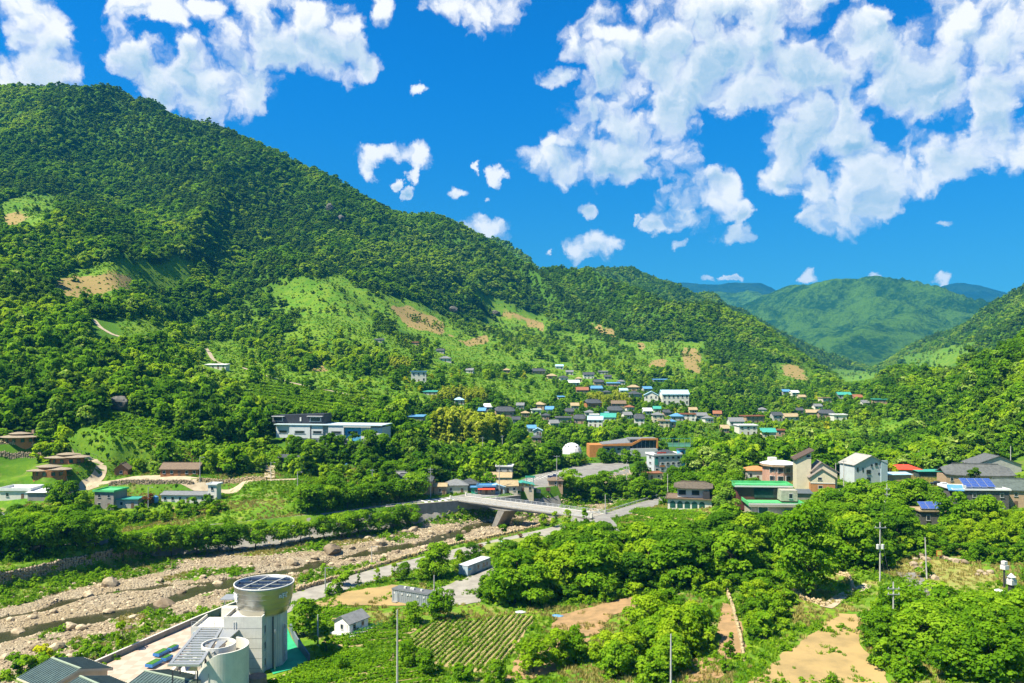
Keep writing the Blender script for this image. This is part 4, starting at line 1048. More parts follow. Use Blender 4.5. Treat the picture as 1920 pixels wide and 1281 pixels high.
TEA_SOIL = M('tea_field_soil', (0.36, 0.27, 0.125), 0.95, 0.10, 0.8, bump=0.6, bscale=4, col2=(0.27, 0.22, 0.085))
tea_names = ['main tea field above the bottom edge', 'tea plot behind the small white house', 'dense tea bank beside the steel tower', 'sparse tea plot at the bottom edge', 'tea slope by the bridge road', 'small plot right of the white house']
for (nm, pl, dr, sp), lab in zip(TEAS, tea_names):
    W = pxpoly(pl); so = sheet(nm, W, TEA_SOIL, 2.0, 0.08, rag=.4, label='soil between rows of the ' + lab, cat='field')
    D = Vector(dr).normalized(); Nn = Vector((-D.y, D.x))
    if nm == 'tea_field_main': Nn = -Nn
    us = [Vector(p).dot(Nn) for p in W]; u = min(us) + sp * .5; ri = 0
    while u < max(us):
        xs = []
        for a, b in zip(W, W[1:] + W[:1]):
            a, b = Vector(a), Vector(b); ua, ub = a.dot(Nn), b.dot(Nn)
            if (ua - u) * (ub - u) < 0: xs.append(a.lerp(b, (u - ua) / (ub - ua)).dot(D))
        xs.sort()
        for s0, s1 in zip(xs[::2], xs[1::2]):
            Ln = s1 - s0 - 0.6
            if Ln < 2: continue
            n = int(Ln * 26); rg = np.random.default_rng(900 + ri + int(abs(u) * 10)); tt = rg.random(n) * Ln
            lob = np.sin(tt * 2.2 + ri) * .1 + 1; wid = (.25 if sp < 1.2 else 0.46 if sp < 2.1 else 0.75) * lob; aa = rg.random(n) * np.pi
            gap = vnoise(tt / 2.5, np.full(n, ri * 3.3), 5) > (0.0 if nm in ('tea_field_main', 'tea_field_hedge', 'tea_field_slope') else 0.14); tt, lob, wid, aa = tt[gap], lob[gap], wid[gap], aa[gap]; n = len(tt)
            if n < 20: continue
            wob = np.sin(tt * .5 + ri * 1.7) * .10
            loc = np.column_stack([tt + .3 - Ln / 2, np.cos(aa) * wid + wob, np.sin(aa) * (.5 if sp < 1.2 else 0.72) * lob + .08])
            nmv = np.column_stack([rg.normal(size=n) * .35, np.cos(aa) + rg.normal(size=n) * .3, np.sin(aa) + .35 + rg.normal(size=n) * .2]); nmv /= np.linalg.norm(nmv, axis=1)[:, None]
            uu = np.cross(nmv, rg.normal(size=(n, 3))); uu /= np.linalg.norm(uu, axis=1)[:, None]; vv = np.cross(nmv, uu); ss = ((0.22 + .2 * rg.random(n)) * (.72 if sp < 1.2 else 1))[:, None]
            q = np.stack([loc - uu * ss * .6, loc - vv * ss * .5 + nmv * ss * .2, loc + uu * ss * .6, loc + vv * ss * .5 + nmv * ss * .2], 1).reshape(-1, 3)
            c = D * ((s0 + s1) / 2) + Nn * u; wx = c.x + q[:, 0] * D.x + q[:, 1] * Nn.x; wy = c.y + q[:, 0] * D.y + q[:, 1] * Nn.y
            z0 = float(gh(c.x, c.y)); wz = gh(wx, wy) + q[:, 2]
            mseg = max(2, int(Ln / 1.2)); ts = np.linspace(-Ln / 2 + .2, Ln / 2 - .2, mseg + 1); cw_ = .24 if sp < 1.2 else .36 if sp < 2.1 else .6; wb = np.sin((ts + Ln / 2) * .5 + ri * 1.7) * .10
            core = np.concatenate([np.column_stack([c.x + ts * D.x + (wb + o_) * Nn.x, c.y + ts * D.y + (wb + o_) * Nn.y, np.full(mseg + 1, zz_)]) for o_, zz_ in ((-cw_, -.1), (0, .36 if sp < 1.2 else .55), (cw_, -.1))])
            core[:, 2] += gh(core[:, 0], core[:, 1]); ci_ = np.arange(mseg)
            cf = np.concatenate([np.column_stack([ci_ + a_ * (mseg + 1), ci_ + 1 + a_ * (mseg + 1), ci_ + 1 + b_ * (mseg + 1), ci_ + b_ * (mseg + 1)]) for a_, b_ in ((0, 1), (1, 2))])
            vv_ = np.concatenate([np.column_stack([wx, wy, wz]), core]) - np.array([c.x, c.y, z0])
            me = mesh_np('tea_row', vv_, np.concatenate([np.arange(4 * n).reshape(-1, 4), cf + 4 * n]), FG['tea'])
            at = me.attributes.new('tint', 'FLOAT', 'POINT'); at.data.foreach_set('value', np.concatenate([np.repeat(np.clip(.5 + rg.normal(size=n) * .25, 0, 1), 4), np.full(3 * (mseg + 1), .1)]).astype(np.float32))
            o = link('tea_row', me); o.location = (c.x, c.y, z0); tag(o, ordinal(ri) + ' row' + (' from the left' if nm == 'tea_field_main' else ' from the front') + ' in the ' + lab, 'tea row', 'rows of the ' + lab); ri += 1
        u += sp
# ================================================================== BUILDINGS
for a, b, c, d, dist in ((1257,912,1335,950,282),(1408,905,1500,968,270),(1503,862,1562,918,320),(1440,866,1498,903,330),(1400,877,1440,900,330),(1600,868,1668,900,325),(1675,873,1725,900,330),(1745,893,1780,910,320),(1775,873,1895,908,325),
    (1730,944,1775,985,238),(1788,905,1875,928,260),(1862,905,1920,960,262),(1222,850,1282,880,370),(1205,886,1238,899,350),(1112,822,1222,846,455),(1058,834,1088,850,455),(800,886,1000,925,312),(865,925,1205,985,262),(965,872,1175,905,335),
    (863,1050,921,1080,209),(734,1105,815,1140,182),(625,1152,700,1200,160),(215,872,380,892,300),(0,812,70,838,305),(75,848,165,872,300),(44,878,122,902,300),(298,918,405,934,285),(180,910,212,950,285),(0,905,58,940,285),(538,782,735,846,352),(600,846,668,872,346),
    (815,1072,905,1132,178),(1695,1052,1860,1106,178),(1420,1255,1660,1281,135),(1484,1170,1610,1250,145),(1182,954,1325,970,255),(1880,1072,1908,1120,178),(1030,1135,1150,1190,160),(960,1200,1080,1235,150),(120,790,330,870,315),(330,835,500,868,315),
    (780,1165,1000,1240,148),(800,788,940,832,425),(210,757,236,772,375),(380,682,425,692,540),(1350,1140,1390,1215,150),(560,1095,720,1130,180),(740,1030,960,1040,210),(200,912,470,925,280),(1500,1100,1630,1140,178),(590,1150,625,1190,160)): SEEN.append((a, b, c, d, dist))
_ub = {}
def unit_box(m):
    if m.name not in _ub:
        mb = MB().box((0, 0, 0), (1, 1, 1)); o = mb.build('box', m); _ub[m.name] = o.data; bpy.data.objects.remove(o)
    return _ub[m.name]
def ub(name, m, parent, c, size, rz=0.0, rx=0.0):
    o = link(name, unit_box(m), parent); o.location = c; o.scale = size; o.rotation_euler = (rx, 0, rz); return o
GLASS = mat('window_glass', (0.030, 0.045, 0.055), 0.12, 0.2, 0.7, spec=0.6)
GLASSG = mat('green_glass', (0.025, 0.10, 0.085), 0.12, 0.2, 0.7, spec=0.6)
WFRAME = M('white_frame', (0.58, 0.57, 0.53), 0.6, 0.05, 3)
DARKM = M('dark_metal', (0.05, 0.05, 0.055), 0.5, 0.1, 3)
GREYM = M('galvanised_steel', (0.42, 0.43, 0.43), 0.45, 0.08, 3, metal=0.5)
WHITE = M('white_render', (0.64, 0.61, 0.53), 0.8, 0.05, 0.6, bump=0.1, streak=0.25)
CREAM = M('cream_render', (0.60, 0.53, 0.37), 0.8, 0.05, 0.6, bump=0.1, streak=0.2)
BLUEW = M('pale_blue_render', (0.46, 0.49, 0.50), 0.8, 0.05, 0.6, bump=0.1, streak=0.2)
GREYW = M('grey_render', (0.40, 0.39, 0.36), 0.85, 0.1, 0.6, bump=0.2, streak=0.3)
TANW = M('tan_brick', (0.42, 0.29, 0.18), 0.85, 0.1, 2, bump=0.2)
BRICK = M('orange_timber', (0.40, 0.17, 0.06), 0.8, 0.12, 3, bump=0.2)
CONCW = M('weathered_concrete', (0.29, 0.27, 0.235), 0.9, 0.12, 0.4, bump=0.3, streak=0.6)
ROOFS = {'dark': M('dark_roof_tile', (0.070, 0.078, 0.085), 0.7, 0.2, 1.2, bump=0.5, bscale=5), 'grey': M('grey_roof', (0.19, 0.195, 0.195), 0.7, 0.12, 1.2, bump=0.4, bscale=5),
         'blue': M('blue_sheet_roof', (0.07, 0.23, 0.43), 0.5, 0.1, 1, col2=(0.13, 0.29, 0.46)), 'cyan': M('pale_blue_roof', (0.38, 0.58, 0.68), 0.5, 0.08, 1),
         'teal': M('teal_roof', (0.06, 0.33, 0.25), 0.5, 0.1, 1), 'rust': M('rust_brown_roof', (0.30, 0.12, 0.06), 0.75, 0.15, 1.5, bump=0.3),
         'tan': M('tan_roof', (0.38, 0.29, 0.16), 0.8, 0.12, 1.2, bump=0.3), 'white': M('white_roof', (0.70, 0.70, 0.68), 0.6, 0.05, 1), 'brown': M('brown_shingle', (0.19, 0.135, 0.09), 0.85, 0.14, 2, bump=0.5, bscale=6),
         'thatch': M('weathered_shingle', (0.30, 0.24, 0.165), 0.9, 0.14, 1.5, bump=0.6, bscale=7), 'orange': M('orange_tile', (0.50, 0.22, 0.08), 0.8, 0.12, 1.5, bump=0.3), 'red': M('red_canvas', (0.62, 0.07, 0.03), 0.7, 0.1, 1),
         'green': M('green_roof_paint', (0.10, 0.46, 0.17), 0.7, 0.1, 0.6), 'slate': M('slate_green_metal', (0.075, 0.115, 0.11), 0.5, 0.12, 1)}
WALLS = {'white': WHITE, 'cream': CREAM, 'blue': BLUEW, 'grey': GREYW, 'tan': TANW, 'brick': BRICK, 'conc': CONCW}
def window(parent, x, z, w, h, face='f', fw=0.0, fd=0.0, m=GLASS, fm=None):
    """frame with its pane on the front (y=0), right (x=fw) or left (x=fw) wall of a house"""
    if face == 'f': c = (x, fd - 0.03, z); s = (w, 0.10, h); rz = 0
    elif face == 'r': c = (fw + 0.03, x, z); s = (w, 0.10, h); rz = R(90)
    else: c = (fw - 0.03, x, z); s = (w, 0.10, h); rz = R(90)
    f = ub('window', fm or WFRAME, parent, c, s, rz)
    pn = link('pane', unit_box(m), f); pn.scale = (0.86, 1.3, 0.84)
    if w > .7: sl = link('sill', unit_box(GREYM), f); sl.location = (0, 0 if face != 'f' else -.5, -.54); sl.scale = (1.12, 2.6, .07)
    return f
def roof_mb(kind, w, d, z, rh, ov=0.5, th=0.18):
    mb = MB(); x0, x1, y0, y1 = -w/2 - ov, w/2 + ov, -ov, d + ov
    if kind == 'gable':
        ym = d / 2
        for ya, yb in ((y0, ym), (y1, ym)):
            zl = z - rh * ov / (d / 2)
            mb.slab([(x0, ya, zl + th), (x1, ya, zl + th), (x1, yb, z + rh + th), (x0, yb, z + rh + th)], th)
        mb.b(x0, x1, ym - .12, ym + .12, z + rh + th - .05, z + rh + th + .12)
    elif kind == 'gabley':
        for xa in (x0, x1):
            zl = z - rh * ov / (w / 2); mb.slab([(xa, y0, zl + th), (xa, y1, zl + th), (0, y1, z + rh + th), (0, y0, z + rh + th)], th)
        mb.b(-.12, .12, y0, y1, z + rh + th - .05, z + rh + th + .12)
    elif kind == 'shed':
        mb.slab([(x0, y0, z + th), (x1, y0, z + th), (x1, y1, z + rh + th), (x0, y1, z + rh + th)], th)
    elif kind == 'hip':
        i = min(w, d) / 2 * 0.95; a = (-w/2 + i, d/2, z + rh + th); b = (w/2 - i, d/2, z + rh + th)
        e = [(x0, y0, z + th), (x1, y0, z + th), (x1, y1, z + th), (x0, y1, z + th)]
        mb.poly3([e[0], e[1], b, a]); mb.poly3([e[2], e[3], a, b]); mb.poly3([e[1], e[2], b]); mb.poly3([e[3], e[0], a]); mb.poly3(e[::-1])
        mb.b(x0, x1, y0, y1, z - 0.02, z + th - 0.01)
    elif kind == 'hanok':
        nx, ny = 13, 13; V = []
        for j in range(ny):
            for i in range(nx):
                u = 2 * i / (nx - 1) - 1; v = 2 * j / (ny - 1) - 1
                zz = rh * (1 - abs(v)) ** 1.25; zz *= 1 - 0.38 * max(0, (abs(u) - .62) / .38) ** 1.2 * (1 if abs(v) < .7 else .6)
                zz += 0.45 * abs(u) ** 4 * abs(v) ** 1.5
                V.append(((x1) * u, d/2 + (d/2 + ov) * v, z + th + zz))
        k = len(mb.v); mb.v += V; mb.v += [(a, b, c - th - .1) for a, b, c in V]; n = len(V)
        for j in range(ny - 1):
            for i in range(nx - 1):
                q = (k + j*nx + i, k + j*nx + i + 1, k + (j+1)*nx + i + 1, k + (j+1)*nx + i); mb.f.append(q); mb.f.append(tuple(a + n for a in q[::-1]))
        for a, b in [(i, i + 1) for i in range(nx - 1)] + [(i + nx * (ny - 1), i + 1 + nx * (ny - 1)) for i in range(nx - 1)] + [(j * nx, (j + 1) * nx) for j in range(ny - 1)] + [(j * nx + nx - 1, (j + 1) * nx + nx - 1) for j in range(ny - 1)]:
            mb.f.append((k + a, k + b, k + b + n, k + a + n))
        mb.b(-x1 * .66, x1 * .66, d/2 - .18, d/2 + .18, z + rh + th - .1, z + rh + th + .28)
    elif kind == 'flat':
        mb.b(x0, x1, y0, y1, z, z + th)
        for a in ((x0, x1, y0, y0 + .2), (x0, x1, y1 - .2, y1), (x0, x0 + .2, y0 + .2, y1 - .2), (x1 - .2, x1, y0 + .2, y1 - .2)): mb.b(*a, z + th, z + th + rh)
    return mb
def house(px, py, w, d, h, kind, rc, wc, label, rz=0.0, rh=None, nwin=2, floors=1, name='house', cat='house', ov=0.5, door=True, at=None, group=None, gm=GLASS, ww=1.1, side=None):
    """px, py: where the middle of the front wall meets the ground in the photo; sizes in metres"""
    q = at or hit(px, py); q = Vector(q)
    o = empty(name, (q.x, q.y, q.z), rz, label, cat, group); wm_ = WALLS[wc] if isinstance(wc, str) else wc; rm = ROOFS[rc] if isinstance(rc, str) else rc
    rh = {'gable': d * .26, 'gabley': w * .26, 'shed': .7, 'hip': min(w, d) * .26, 'hanok': d * .34, 'flat': .45}[kind] if rh is None else rh
    mb = MB(); mb.b(-w/2, w/2, 0, d, -3.5, h)
    if kind in ('gable', 'gabley', 'shed'):
        k = len(mb.v)
        if kind == 'gable': tri = [[(s, 0.01, h), (s, d - .01, h), (s, d/2, h + rh)] for s in (-w/2 + .01, w/2 - .01)]
        elif kind == 'gabley': tri = [[(-w/2 + .01, s, h), (w/2 - .01, s, h), (0, s, h + rh)] for s in (.01, d - .01)]
        else: tri = [[(s, 0.01, h), (s, d - .01, h), (s, d - .01, h + rh)] for s in (-w/2 + .01, w/2 - .01)]
        a, b = tri; mb.v += a + b
        mb.f += [(k, k+1, k+2), (k+5, k+4, k+3), (k, k+2, k+5, k+3), (k+1, k+4, k+5, k+2), (k, k+3, k+4, k+1)]
    mb.build('wall', wm_, o)
    roof_mb(kind, w, d, h, rh, ov).build('roof', rm, o)
    fh = h / floors
    for f in range(floors):
        for i in range(nwin):
            x = -w/2 + w * (i + .5) / nwin
            if door and f == 0 and i == nwin // 2 and nwin > 1: continue
            window(o, x, f * fh + fh * .55, min(ww, w / nwin * .7), fh * .42, m=gm)
    if door:
        x = -w/2 + w * ((nwin // 2) + .5) / max(nwin, 1) if nwin > 1 else w * .3
        dd = ub('door', M('door_paint', (0.16, 0.10, 0.06), 0.6, 0.1, 2), o, (x, -.03, min(1.05, fh * .45)), (0.95, .1, min(2.1, fh * .88)))
    if side:
        for f in range(floors): window(o, d / 2, f * fh + fh * .55, d * .3, fh * .4, 'r' if side == 'r' else 'l', w/2 if side == 'r' else -w/2, m=gm)
    ca, sa = math.cos(rz), math.sin(rz); KEEP_CLEAR.append((q.x - sa * d/2, q.y + ca * d/2, max(w, d) * .60 + 0.8))
    # the slope in front of a house stays open enough to see it
    if q.y > 330:
        for kf in (0.5, 1.1): KEEP_CLEAR.append((q.x * (1 - kf * 7 / q.y), q.y - kf * 7, w * .5))
    return o

# ------------------------------------------------------------------ the tea museum-like tower complex in the near corner
TW = empty('tower_building', (-46.6, 150.5, -0.8), 0, 'white tower building crowned by a flaring stainless steel bowl', 'building')
STEEL = bpy.data.materials.new('brushed_steel'); STEEL.use_nodes = True
t = NT(STEEL.node_tree); p = t.n['Principled BSDF']; p.inputs['Metallic'].default_value = 0.85; p.inputs['Roughness'].default_value = 0.30
g = t.add('ShaderNodeTexCoord').outputs['Object']; mp = t.add('ShaderNodeMapping'); t.l.new(g, mp.inputs[0]); mp.inputs['Scale'].default_value = (.3, .3, 9)
t.l.new(t.mix(t.noise(mp.outputs[0], 1.5, 4, .6), (0.30, 0.30, 0.27, 1), (0.46, 0.45, 0.41, 1)), p.inputs['Base Color'])
MB().prism([(4.2 * math.cos(a), 4.2 * math.sin(a)) for a in [R(22.5 + 45 * i) for i in range(8)]], -1, 10.6).build('shaft', WHITE, TW)
bowl = MB().lathe([(4.45, 10.35), (4.55, 10.5), (4.95, 12.0), (5.25, 13.5), (5.42, 15.2), (5.42, 15.45), (5.22, 15.45), (5.2, 14.6)], n=48, closed_ends=False).build('steel_bowl', STEEL, TW, smooth=True)
for z, r in ((11.5, 4.86), (12.5, 5.08), (13.5, 5.27), (14.4, 5.36)): MB().lathe([(r - .05, z - .02), (r + .012, z - .02), (r + .012, z + .02), (r - .05, z + .02)], n=48, closed_ends=False).build('seam', GREYM, bowl)
MB().lathe([(5.5, 15.40), (5.5, 15.56), (5.3, 15.56), (5.3, 15.40)], n=48, closed_ends=False).build('rim', WFRAME, bowl, smooth=True)
MB().lathe([(0.0, 14.55), (5.21, 14.6)], n=40, closed_ends=False).build('glass_roof', M('roof_well', (0.10, 0.115, 0.10), .85, .2, 1), bowl)
NAVY = M('navy_beam', (0.04, 0.07, 0.14), 0.5, 0.1, 2)
for i in range(4):
    y = -3.6 + i * 2.4; L = math.sqrt(5.25 ** 2 - y * y) * 2; ub('roof_beam', NAVY, TW, (0, y, 15.1), (L, .2, .42))
for x in (-1.9, 1.7):
    L = math.sqrt(5.25 ** 2 - x * x) * 2; ub('roof_beam', WFRAME, TW, (x, 0, 15.42), (.16, L * .97, .12), R(-16))
for i in range(10):
    x = -4.4 + i * .95; y = random.choice((-2.7, -.9, .9, 2.7)); ub('roof_strut', GREYM, TW, (x, y, 14.9), (.1, 1.7, .1))
# metal lettering strokes on both flanks of the bowl
def stroke(a, z, w, h, dark=False):
    r = 4.95 + (z - 12.0) / 3.2 * 0.47 + .16
    ub('letter_stroke', M('dark_letter', (.10, .045, .04), .5, .05, 2) if dark else M('bright_letter', (.85, .84, .8), .4, .03, 2), bowl, (r * math.cos(a), r * math.sin(a), z), (.14, w * 1.25, h * 1.2), a)
for k_, (a0, seq) in enumerate(((R(-156), 'BLOCK'), (R(-40), 'LATIN'))):
    if seq == 'BLOCK':
        for j in range(3):
            a = a0 + R(8.2) * j
            stroke(a, 13.75, .12, .8); stroke(a + R(2.6), 13.75, .12, .8); stroke(a + R(1.3), 14.1, .35, .1); stroke(a + R(1.3), 13.7, .35, .1); stroke(a + R(1.3), 13.35, .35, .1); stroke(a + R(4.3), 13.75, .1, .95); stroke(a + R(5), 13.8, .18, .1)
        for j in range(9): stroke(a0 + R(1 + j * 1.9), 12.75, .17, .13)
    else:
        glyph = {'o': [(0, .28, .3, .1), (0, -.12, .3, .1), (-.17, .08, .1, .4), (.17, .08, .1, .4)], 'F': [(-.15, .1, .11, .8), (.05, .45, .32, .1), (.03, .12, .25, .1)],
                 'C': [(-.17, .1, .11, .62), (.05, .45, .34, .1), (.05, -.25, .34, .1)], 'I': [(0, .1, .11, .8)]}
        for j, gch in enumerate('oFC'):
            a = a0 + R(7.2) * j
            for (dx, dz, w, h) in glyph[gch]: stroke(a + dx / 5.3 - .012, 13.72 + dz, w, h); stroke(a + dx / 5.25, 13.7 + dz, w * .9, h, True)
# blocks below the bowl
fb = MB(); fb.b(-5.4, 1.5, -6.2, -.5, -1, 10.3); fb.b(-5.4, 1.5, -6.2, -6.0, 10.3, 10.9); fb.b(-5.4, -5.2, -6.0, -.5, 10.3, 10.9); fb.b(1.3, 1.5, -6.0, -.5, 10.3, 10.9)
fb.build('front_block', WHITE, TW)
for x in (-3.6, -3.2): ub('downpipe', M('white_pipe', (0.62, 0.61, 0.58), .6, .05, 2), TW, (x, -6.25, 5), (.1, .1, 10))
SEAMG = M('panel_joint', (0.30, 0.285, 0.25), .9, .05, 1)
for z in (1.6, 3.4, 5.2, 7.0, 8.8): ub('panel_joint', SEAMG, TW, (-1.95, -6.2, z), (6.9, .03, .05)); ub('panel_joint', SEAMG, TW, (1.5, -3.3, z), (.03, 5.6, .05))
for x in (-11.9, -9.8, -7.7, -5.6): ub('railing_post', GREYM, TW, (x, -4.5, 9.0), (.07, .07, 1.0))
ub('railing', GREYM, TW, (-8.7, -4.5, 9.5), (6.5, .06, .06)); ub('railing', GREYM, TW, (-8.7, -4.5, 9.1), (6.5, .05, .05))
ub('ladder_rail', GREYM, TW, (3.3, -2.85, 5.5), (.07, .07, 10)); ub('ladder_rail', GREYM, TW, (3.65, -2.5, 5.5), (.07, .07, 10))
for z in (2.2, 5.2, 8.2): window(TW, -4.6, z, .8, 1.5, 'r', 1.5)
for z in (1.2, 3.7, 6.6): window(TW, -2.0, z, .6, 1.8, 'r', 1.5)
window(TW, -4.3, 6.2, .95, 1.1, 'f', 0, -6.2, m=GLASSG)
ub('drain_pipe', DARKM, TW, (2.7, -3.55, 5), (.22, .22, 10.2))
ub('sign_banner', M('banner_print', (0.16, 0.17, 0.18), .7, .2, 3, col2=(.5, .5, .48)), TW, (4.25, -1.5, 4.6), (.14, .75, 6.8))
for i in range(7): ub('banner_character', WFRAME, TW, (4.34, -1.5, 7.2 - i * .85), (.05, .42, .1)); ub('banner_character', WFRAME, TW, (4.34, -1.5 + (.12 if i % 2 else -.12), 6.95 - i * .85), (.05, .1, .45))
ub('grey_mast', GREYM, TW, (3.4, -4.7, 4.0), (.16, .16, 8.2))
lb = MB(); lb.b(-12.0, -5.42, -4.6, 3.0, -1, 8.0); lb.b(-12.0, -5.42, -4.6, -4.4, 8.0, 8.55); lb.b(-12.0, -11.8, -4.4, 3, 8, 8.55); lb.b(-8.6, -5.42, 1.4, 3, 8, 10.2); lb.build('side_block', WHITE, TW)
ub('blue_panel', M('pale_blue_panel', (0.48, 0.56, 0.62), .5, .05, 1), TW, (-10.1, -4.68, 5.6), (3.0, .1, 4.2)); ub('panel_rail', GREYM, TW, (-10.1, -4.76, 7.2), (2.9, .1, .15))
ub('downpipe', M('white_pipe', (0.62, 0.61, 0.58), .6, .05, 2), TW, (-7.4, -4.7, 5.5), (.12, .12, 4.4))
ub('side_canopy', GREYM, TW, (-7.4, 5.2, 11.2), (4.4, 3.6, .18)); 
for x in (-9, -6): ub('canopy_post', GREYM, TW, (x, 4.2, 9.2), (.14, .14, 4))
# spiral-topped drum
n = 44; cx, cy = -2.6, -15.2
# the wall drops from its full height on the river side to the low front
V = []; dm = MB()
for i in range(n + 1):
    a = R(-175) + R(250) * i / n; deg = -175 + 250 * i / n
    zt = 3.6 + 5.3 * float(sst(np.array(deg), -165, -70)); 
    for r, z in ((4.5, -1), (4.5, zt), (4.25, zt), (4.25, -1)): V.append((cx + r * math.cos(a), cy + r * math.sin(a), z))
dm.v += V
for i in range(n):
    for j in range(3): dm.f.append((i*4 + j, (i+1)*4 + j, (i+1)*4 + j + 1, i*4 + j + 1))
dm.build('outer_drum', WHITE, TW, smooth=False)
MB().lathe([(2.8, -1), (2.8, 9.0), (2.6, 9.0), (2.6, 8.4), (0.02, 8.4)], (cx - .7, cy + .8), n=36, closed_ends=False).build('inner_drum', WHITE, TW)
MB().lathe([(2.55, 8.43), (0.02, 8.43)], (cx - .7, cy + .8), n=36, closed_ends=False).build('drum_roof', M('roof_screed', (0.44, 0.38, 0.29), .95, .1, .7), TW)
ub('roof_hatch', M('dark_mat', (0.10, 0.085, 0.07), .9, .1, 2), TW, (cx - .9, cy + .8, 8.5), (2.4, 1.8, .1), R(15))
for a in (R(-95), R(-130)): ub('downpipe', M('grey_pipe', (0.35, 0.35, 0.33), .6, .05, 2), TW, (cx + 4.56 * math.cos(a), cy + 4.56 * math.sin(a), 2.5), (.12, .12, 6.6))
ub('meter_box', WFRAME, TW, (cx + 4.2, cy - 1.9, 2.1), (.5, .5, .9), R(-25))
pb = MB(); pb.b(-10.2, -3.0, -22.5, -12.2, -1, 3.4); pb.b(-10.2, -3.0, -22.5, -22.3, 3.4, 3.9); pb.build('podium', WHITE, TW)
# slatted entrance canopy, one slat each
cA, cB, cC, cD = Vector((-10.0, -4.9, 8.6)), Vector((-6.2, -4.9, 8.6)), Vector((-3.3, -22.4, 8.6)), Vector((-8.0, -22.4, 8.6))
for i in range(14):
    f0 = (i + .18) / 14; f1 = (i + .72) / 14
    a, b = cA.lerp(cD, f0), cB.lerp(cC, f0); c, d_ = cB.lerp(cC, f1), cA.lerp(cD, f1)
    MB().slab([a, d_, c, b], .16).build('canopy_slat', GREYM, TW)
for a, b in ((cA, cD), (cB, cC)):
    MB().slab([a + Vector((-.25, 0, .05)), b + Vector((-.25, 0, .05)), b + Vector((.25, 0, .05)), a + Vector((.25, 0, .05))], .35).build('canopy_beam', GREYM, TW)
MB().slab([cB + Vector((.3, 0, .02)), cC + Vector((.3, 4, .02)), cB + Vector((3.6, -.4, .02))], .2).build('canopy_plate', GREYM, TW)
MB().slab([cD + Vector((-.2, -.1, .06)), cD + Vector((-.2, -.9, .06)), cC + Vector((.2, -.9, .06)), cC + Vector((.2, -.1, .06))], .35).build('canopy_edge', GREYM, TW)
for x, y, z in ((-8.0, -21.8, 7.3), (-4.0, -21.8, 7.3), (-4.6, -17, 7.5), (-9.2, -16, 7.6), (-10.4, -8, 8)): ub('canopy_post', DARKM, TW, (x, y, z / 2 - .2), (.18, .18, z))
ub('red_panel', M('red_panel', (0.50, 0.07, 0.04), .6, .08, 1), TW, (-11.6, -9.8, 4.9), (.3, 2.6, 1.6), R(20))
sw = MB(); sw.slab([(-14.2, -21, 0.6), (-13.7, -21, .6), (-11.6, -6, 4.6), (-12.1, -6, 4.6)], 4.0); sw.build('sloping_wall', WHITE, TW)
sp = MB(); sp.slab([(-13.6, -22, .3), (-10.2, -22, .3), (-10.2, -6, 3.6), (-11.6, -6, 3.6)], 3.5); sp.build('ramp', WHITE, TW)
MB().lathe([(1.6, -1), (1.6, 2.6), (1.45, 2.7), (0.02, 2.75)], (2.6, -12.4), n=20, closed_ends=False).build('brown_tank', M('brown_tank', (0.26, 0.17, 0.12), .8, .12, 1.5), TW)
KEEP_CLEAR += [(-48, 140, 14), (-45, 150, 9)]
sheet('green_court', [uz(*v) for v in ((538,1174),(546,1192),(556,1208),(577,1236),(548,1252),(512,1262),(500,1240),(525,1200))], M('green_court_paint', (0.03, 0.36, 0.16), .75, .1, .5), 2, .12, label='bright green painted court beside the tower', cat='court')
GW = [uz(*v) for v in ((580,1238),(572,1226),(563,1214),(556,1204),(550,1192),(543,1174))]
gwm = MB(); 
for a, b in zip(GW, GW[1:]):
    a, b = Vector(a), Vector(b); n = Vector((-(b - a).y, (b - a).x)).normalized() * .15
    gwm.prism([tuple(a - n), tuple(a + n), tuple(b + n), tuple(b - n)], -.5, 1.1)
tag(gwm.build('court_wall', M('slate_wall', (0.14, 0.17, 0.19), .8, .1, 1)), 'curved dark low wall around the green court', 'wall')
PAVE = bpy.data.materials.new('plaza_paving'); PAVE.use_nodes = True
t = NT(PAVE.node_tree); p = t.n['Principled BSDF']; p.inputs['Roughness'].default_value = .85; g = t.add('ShaderNodeTexCoord').outputs['Object']
ck = t.add('ShaderNodeTexChecker'); t.l.new(g, ck.inputs['Vector']); ck.inputs['Scale'].default_value = .5; ck.inputs['Color1'].default_value = (.42, .34, .265, 1); ck.inputs['Color2'].default_value = (.41, .27, .195, 1)
t.l.new(t.mix(t.math('MULTIPLY', t.noise(g, .6, 5), .5), ck.outputs[0], (.40, .33, .26, 1)), p.inputs['Base Color'])
sheet('plaza', [(-77.3, 141), (-67.2, 172.4), (-60, 166), (-56.5, 146), (-56, 120), (-83, 118)], PAVE, 3, .35, label='pinkish paved plaza before the white building', cat='plaza')
def wall_run(name, pts, h, th, m, label, base=-1.5, capm=None):
    o = empty(name, (*pts[0], float(gh(*pts[0]))), 0, label, 'wall'); z = o.location.z
    mb = MB(); cp = MB()
    for a, b in zip(pts, pts[1:]):
        a, b = Vector(a), Vector(b); n = Vector((-(b - a).y, (b - a).x)).normalized(); za, zb = float(gh(*a)) - z, float(gh(*b)) - z; q = Vector((pts[0]))
        for M_, t_, l0, l1 in ((mb, th, base, h), (cp, th + .12, h + .004, h + .12)):
            P4 = [tuple(a - n * t_/2 - q), tuple(b - n * t_/2 - q), tuple(b + n * t_/2 - q), tuple(a + n * t_/2 - q)]
            M_.prism(P4, [za + l0, zb + l0, zb + l0, za + l0], [za + l1, zb + l1, zb + l1, za + l1])
    mb.build('wall_body', m, o); cp.build('coping', capm or m, o); return o
wall_run('plaza_wall', [(-79.6, 136), (-77.6, 144), (-67.4, 172), (-61.5, 186), (-54, 194.5)], 1.5, .3, CONCW, 'pale concrete parapet between the plaza and the river', -2, M('pale_coping', (.6, .56, .48), .8, .06, 1))
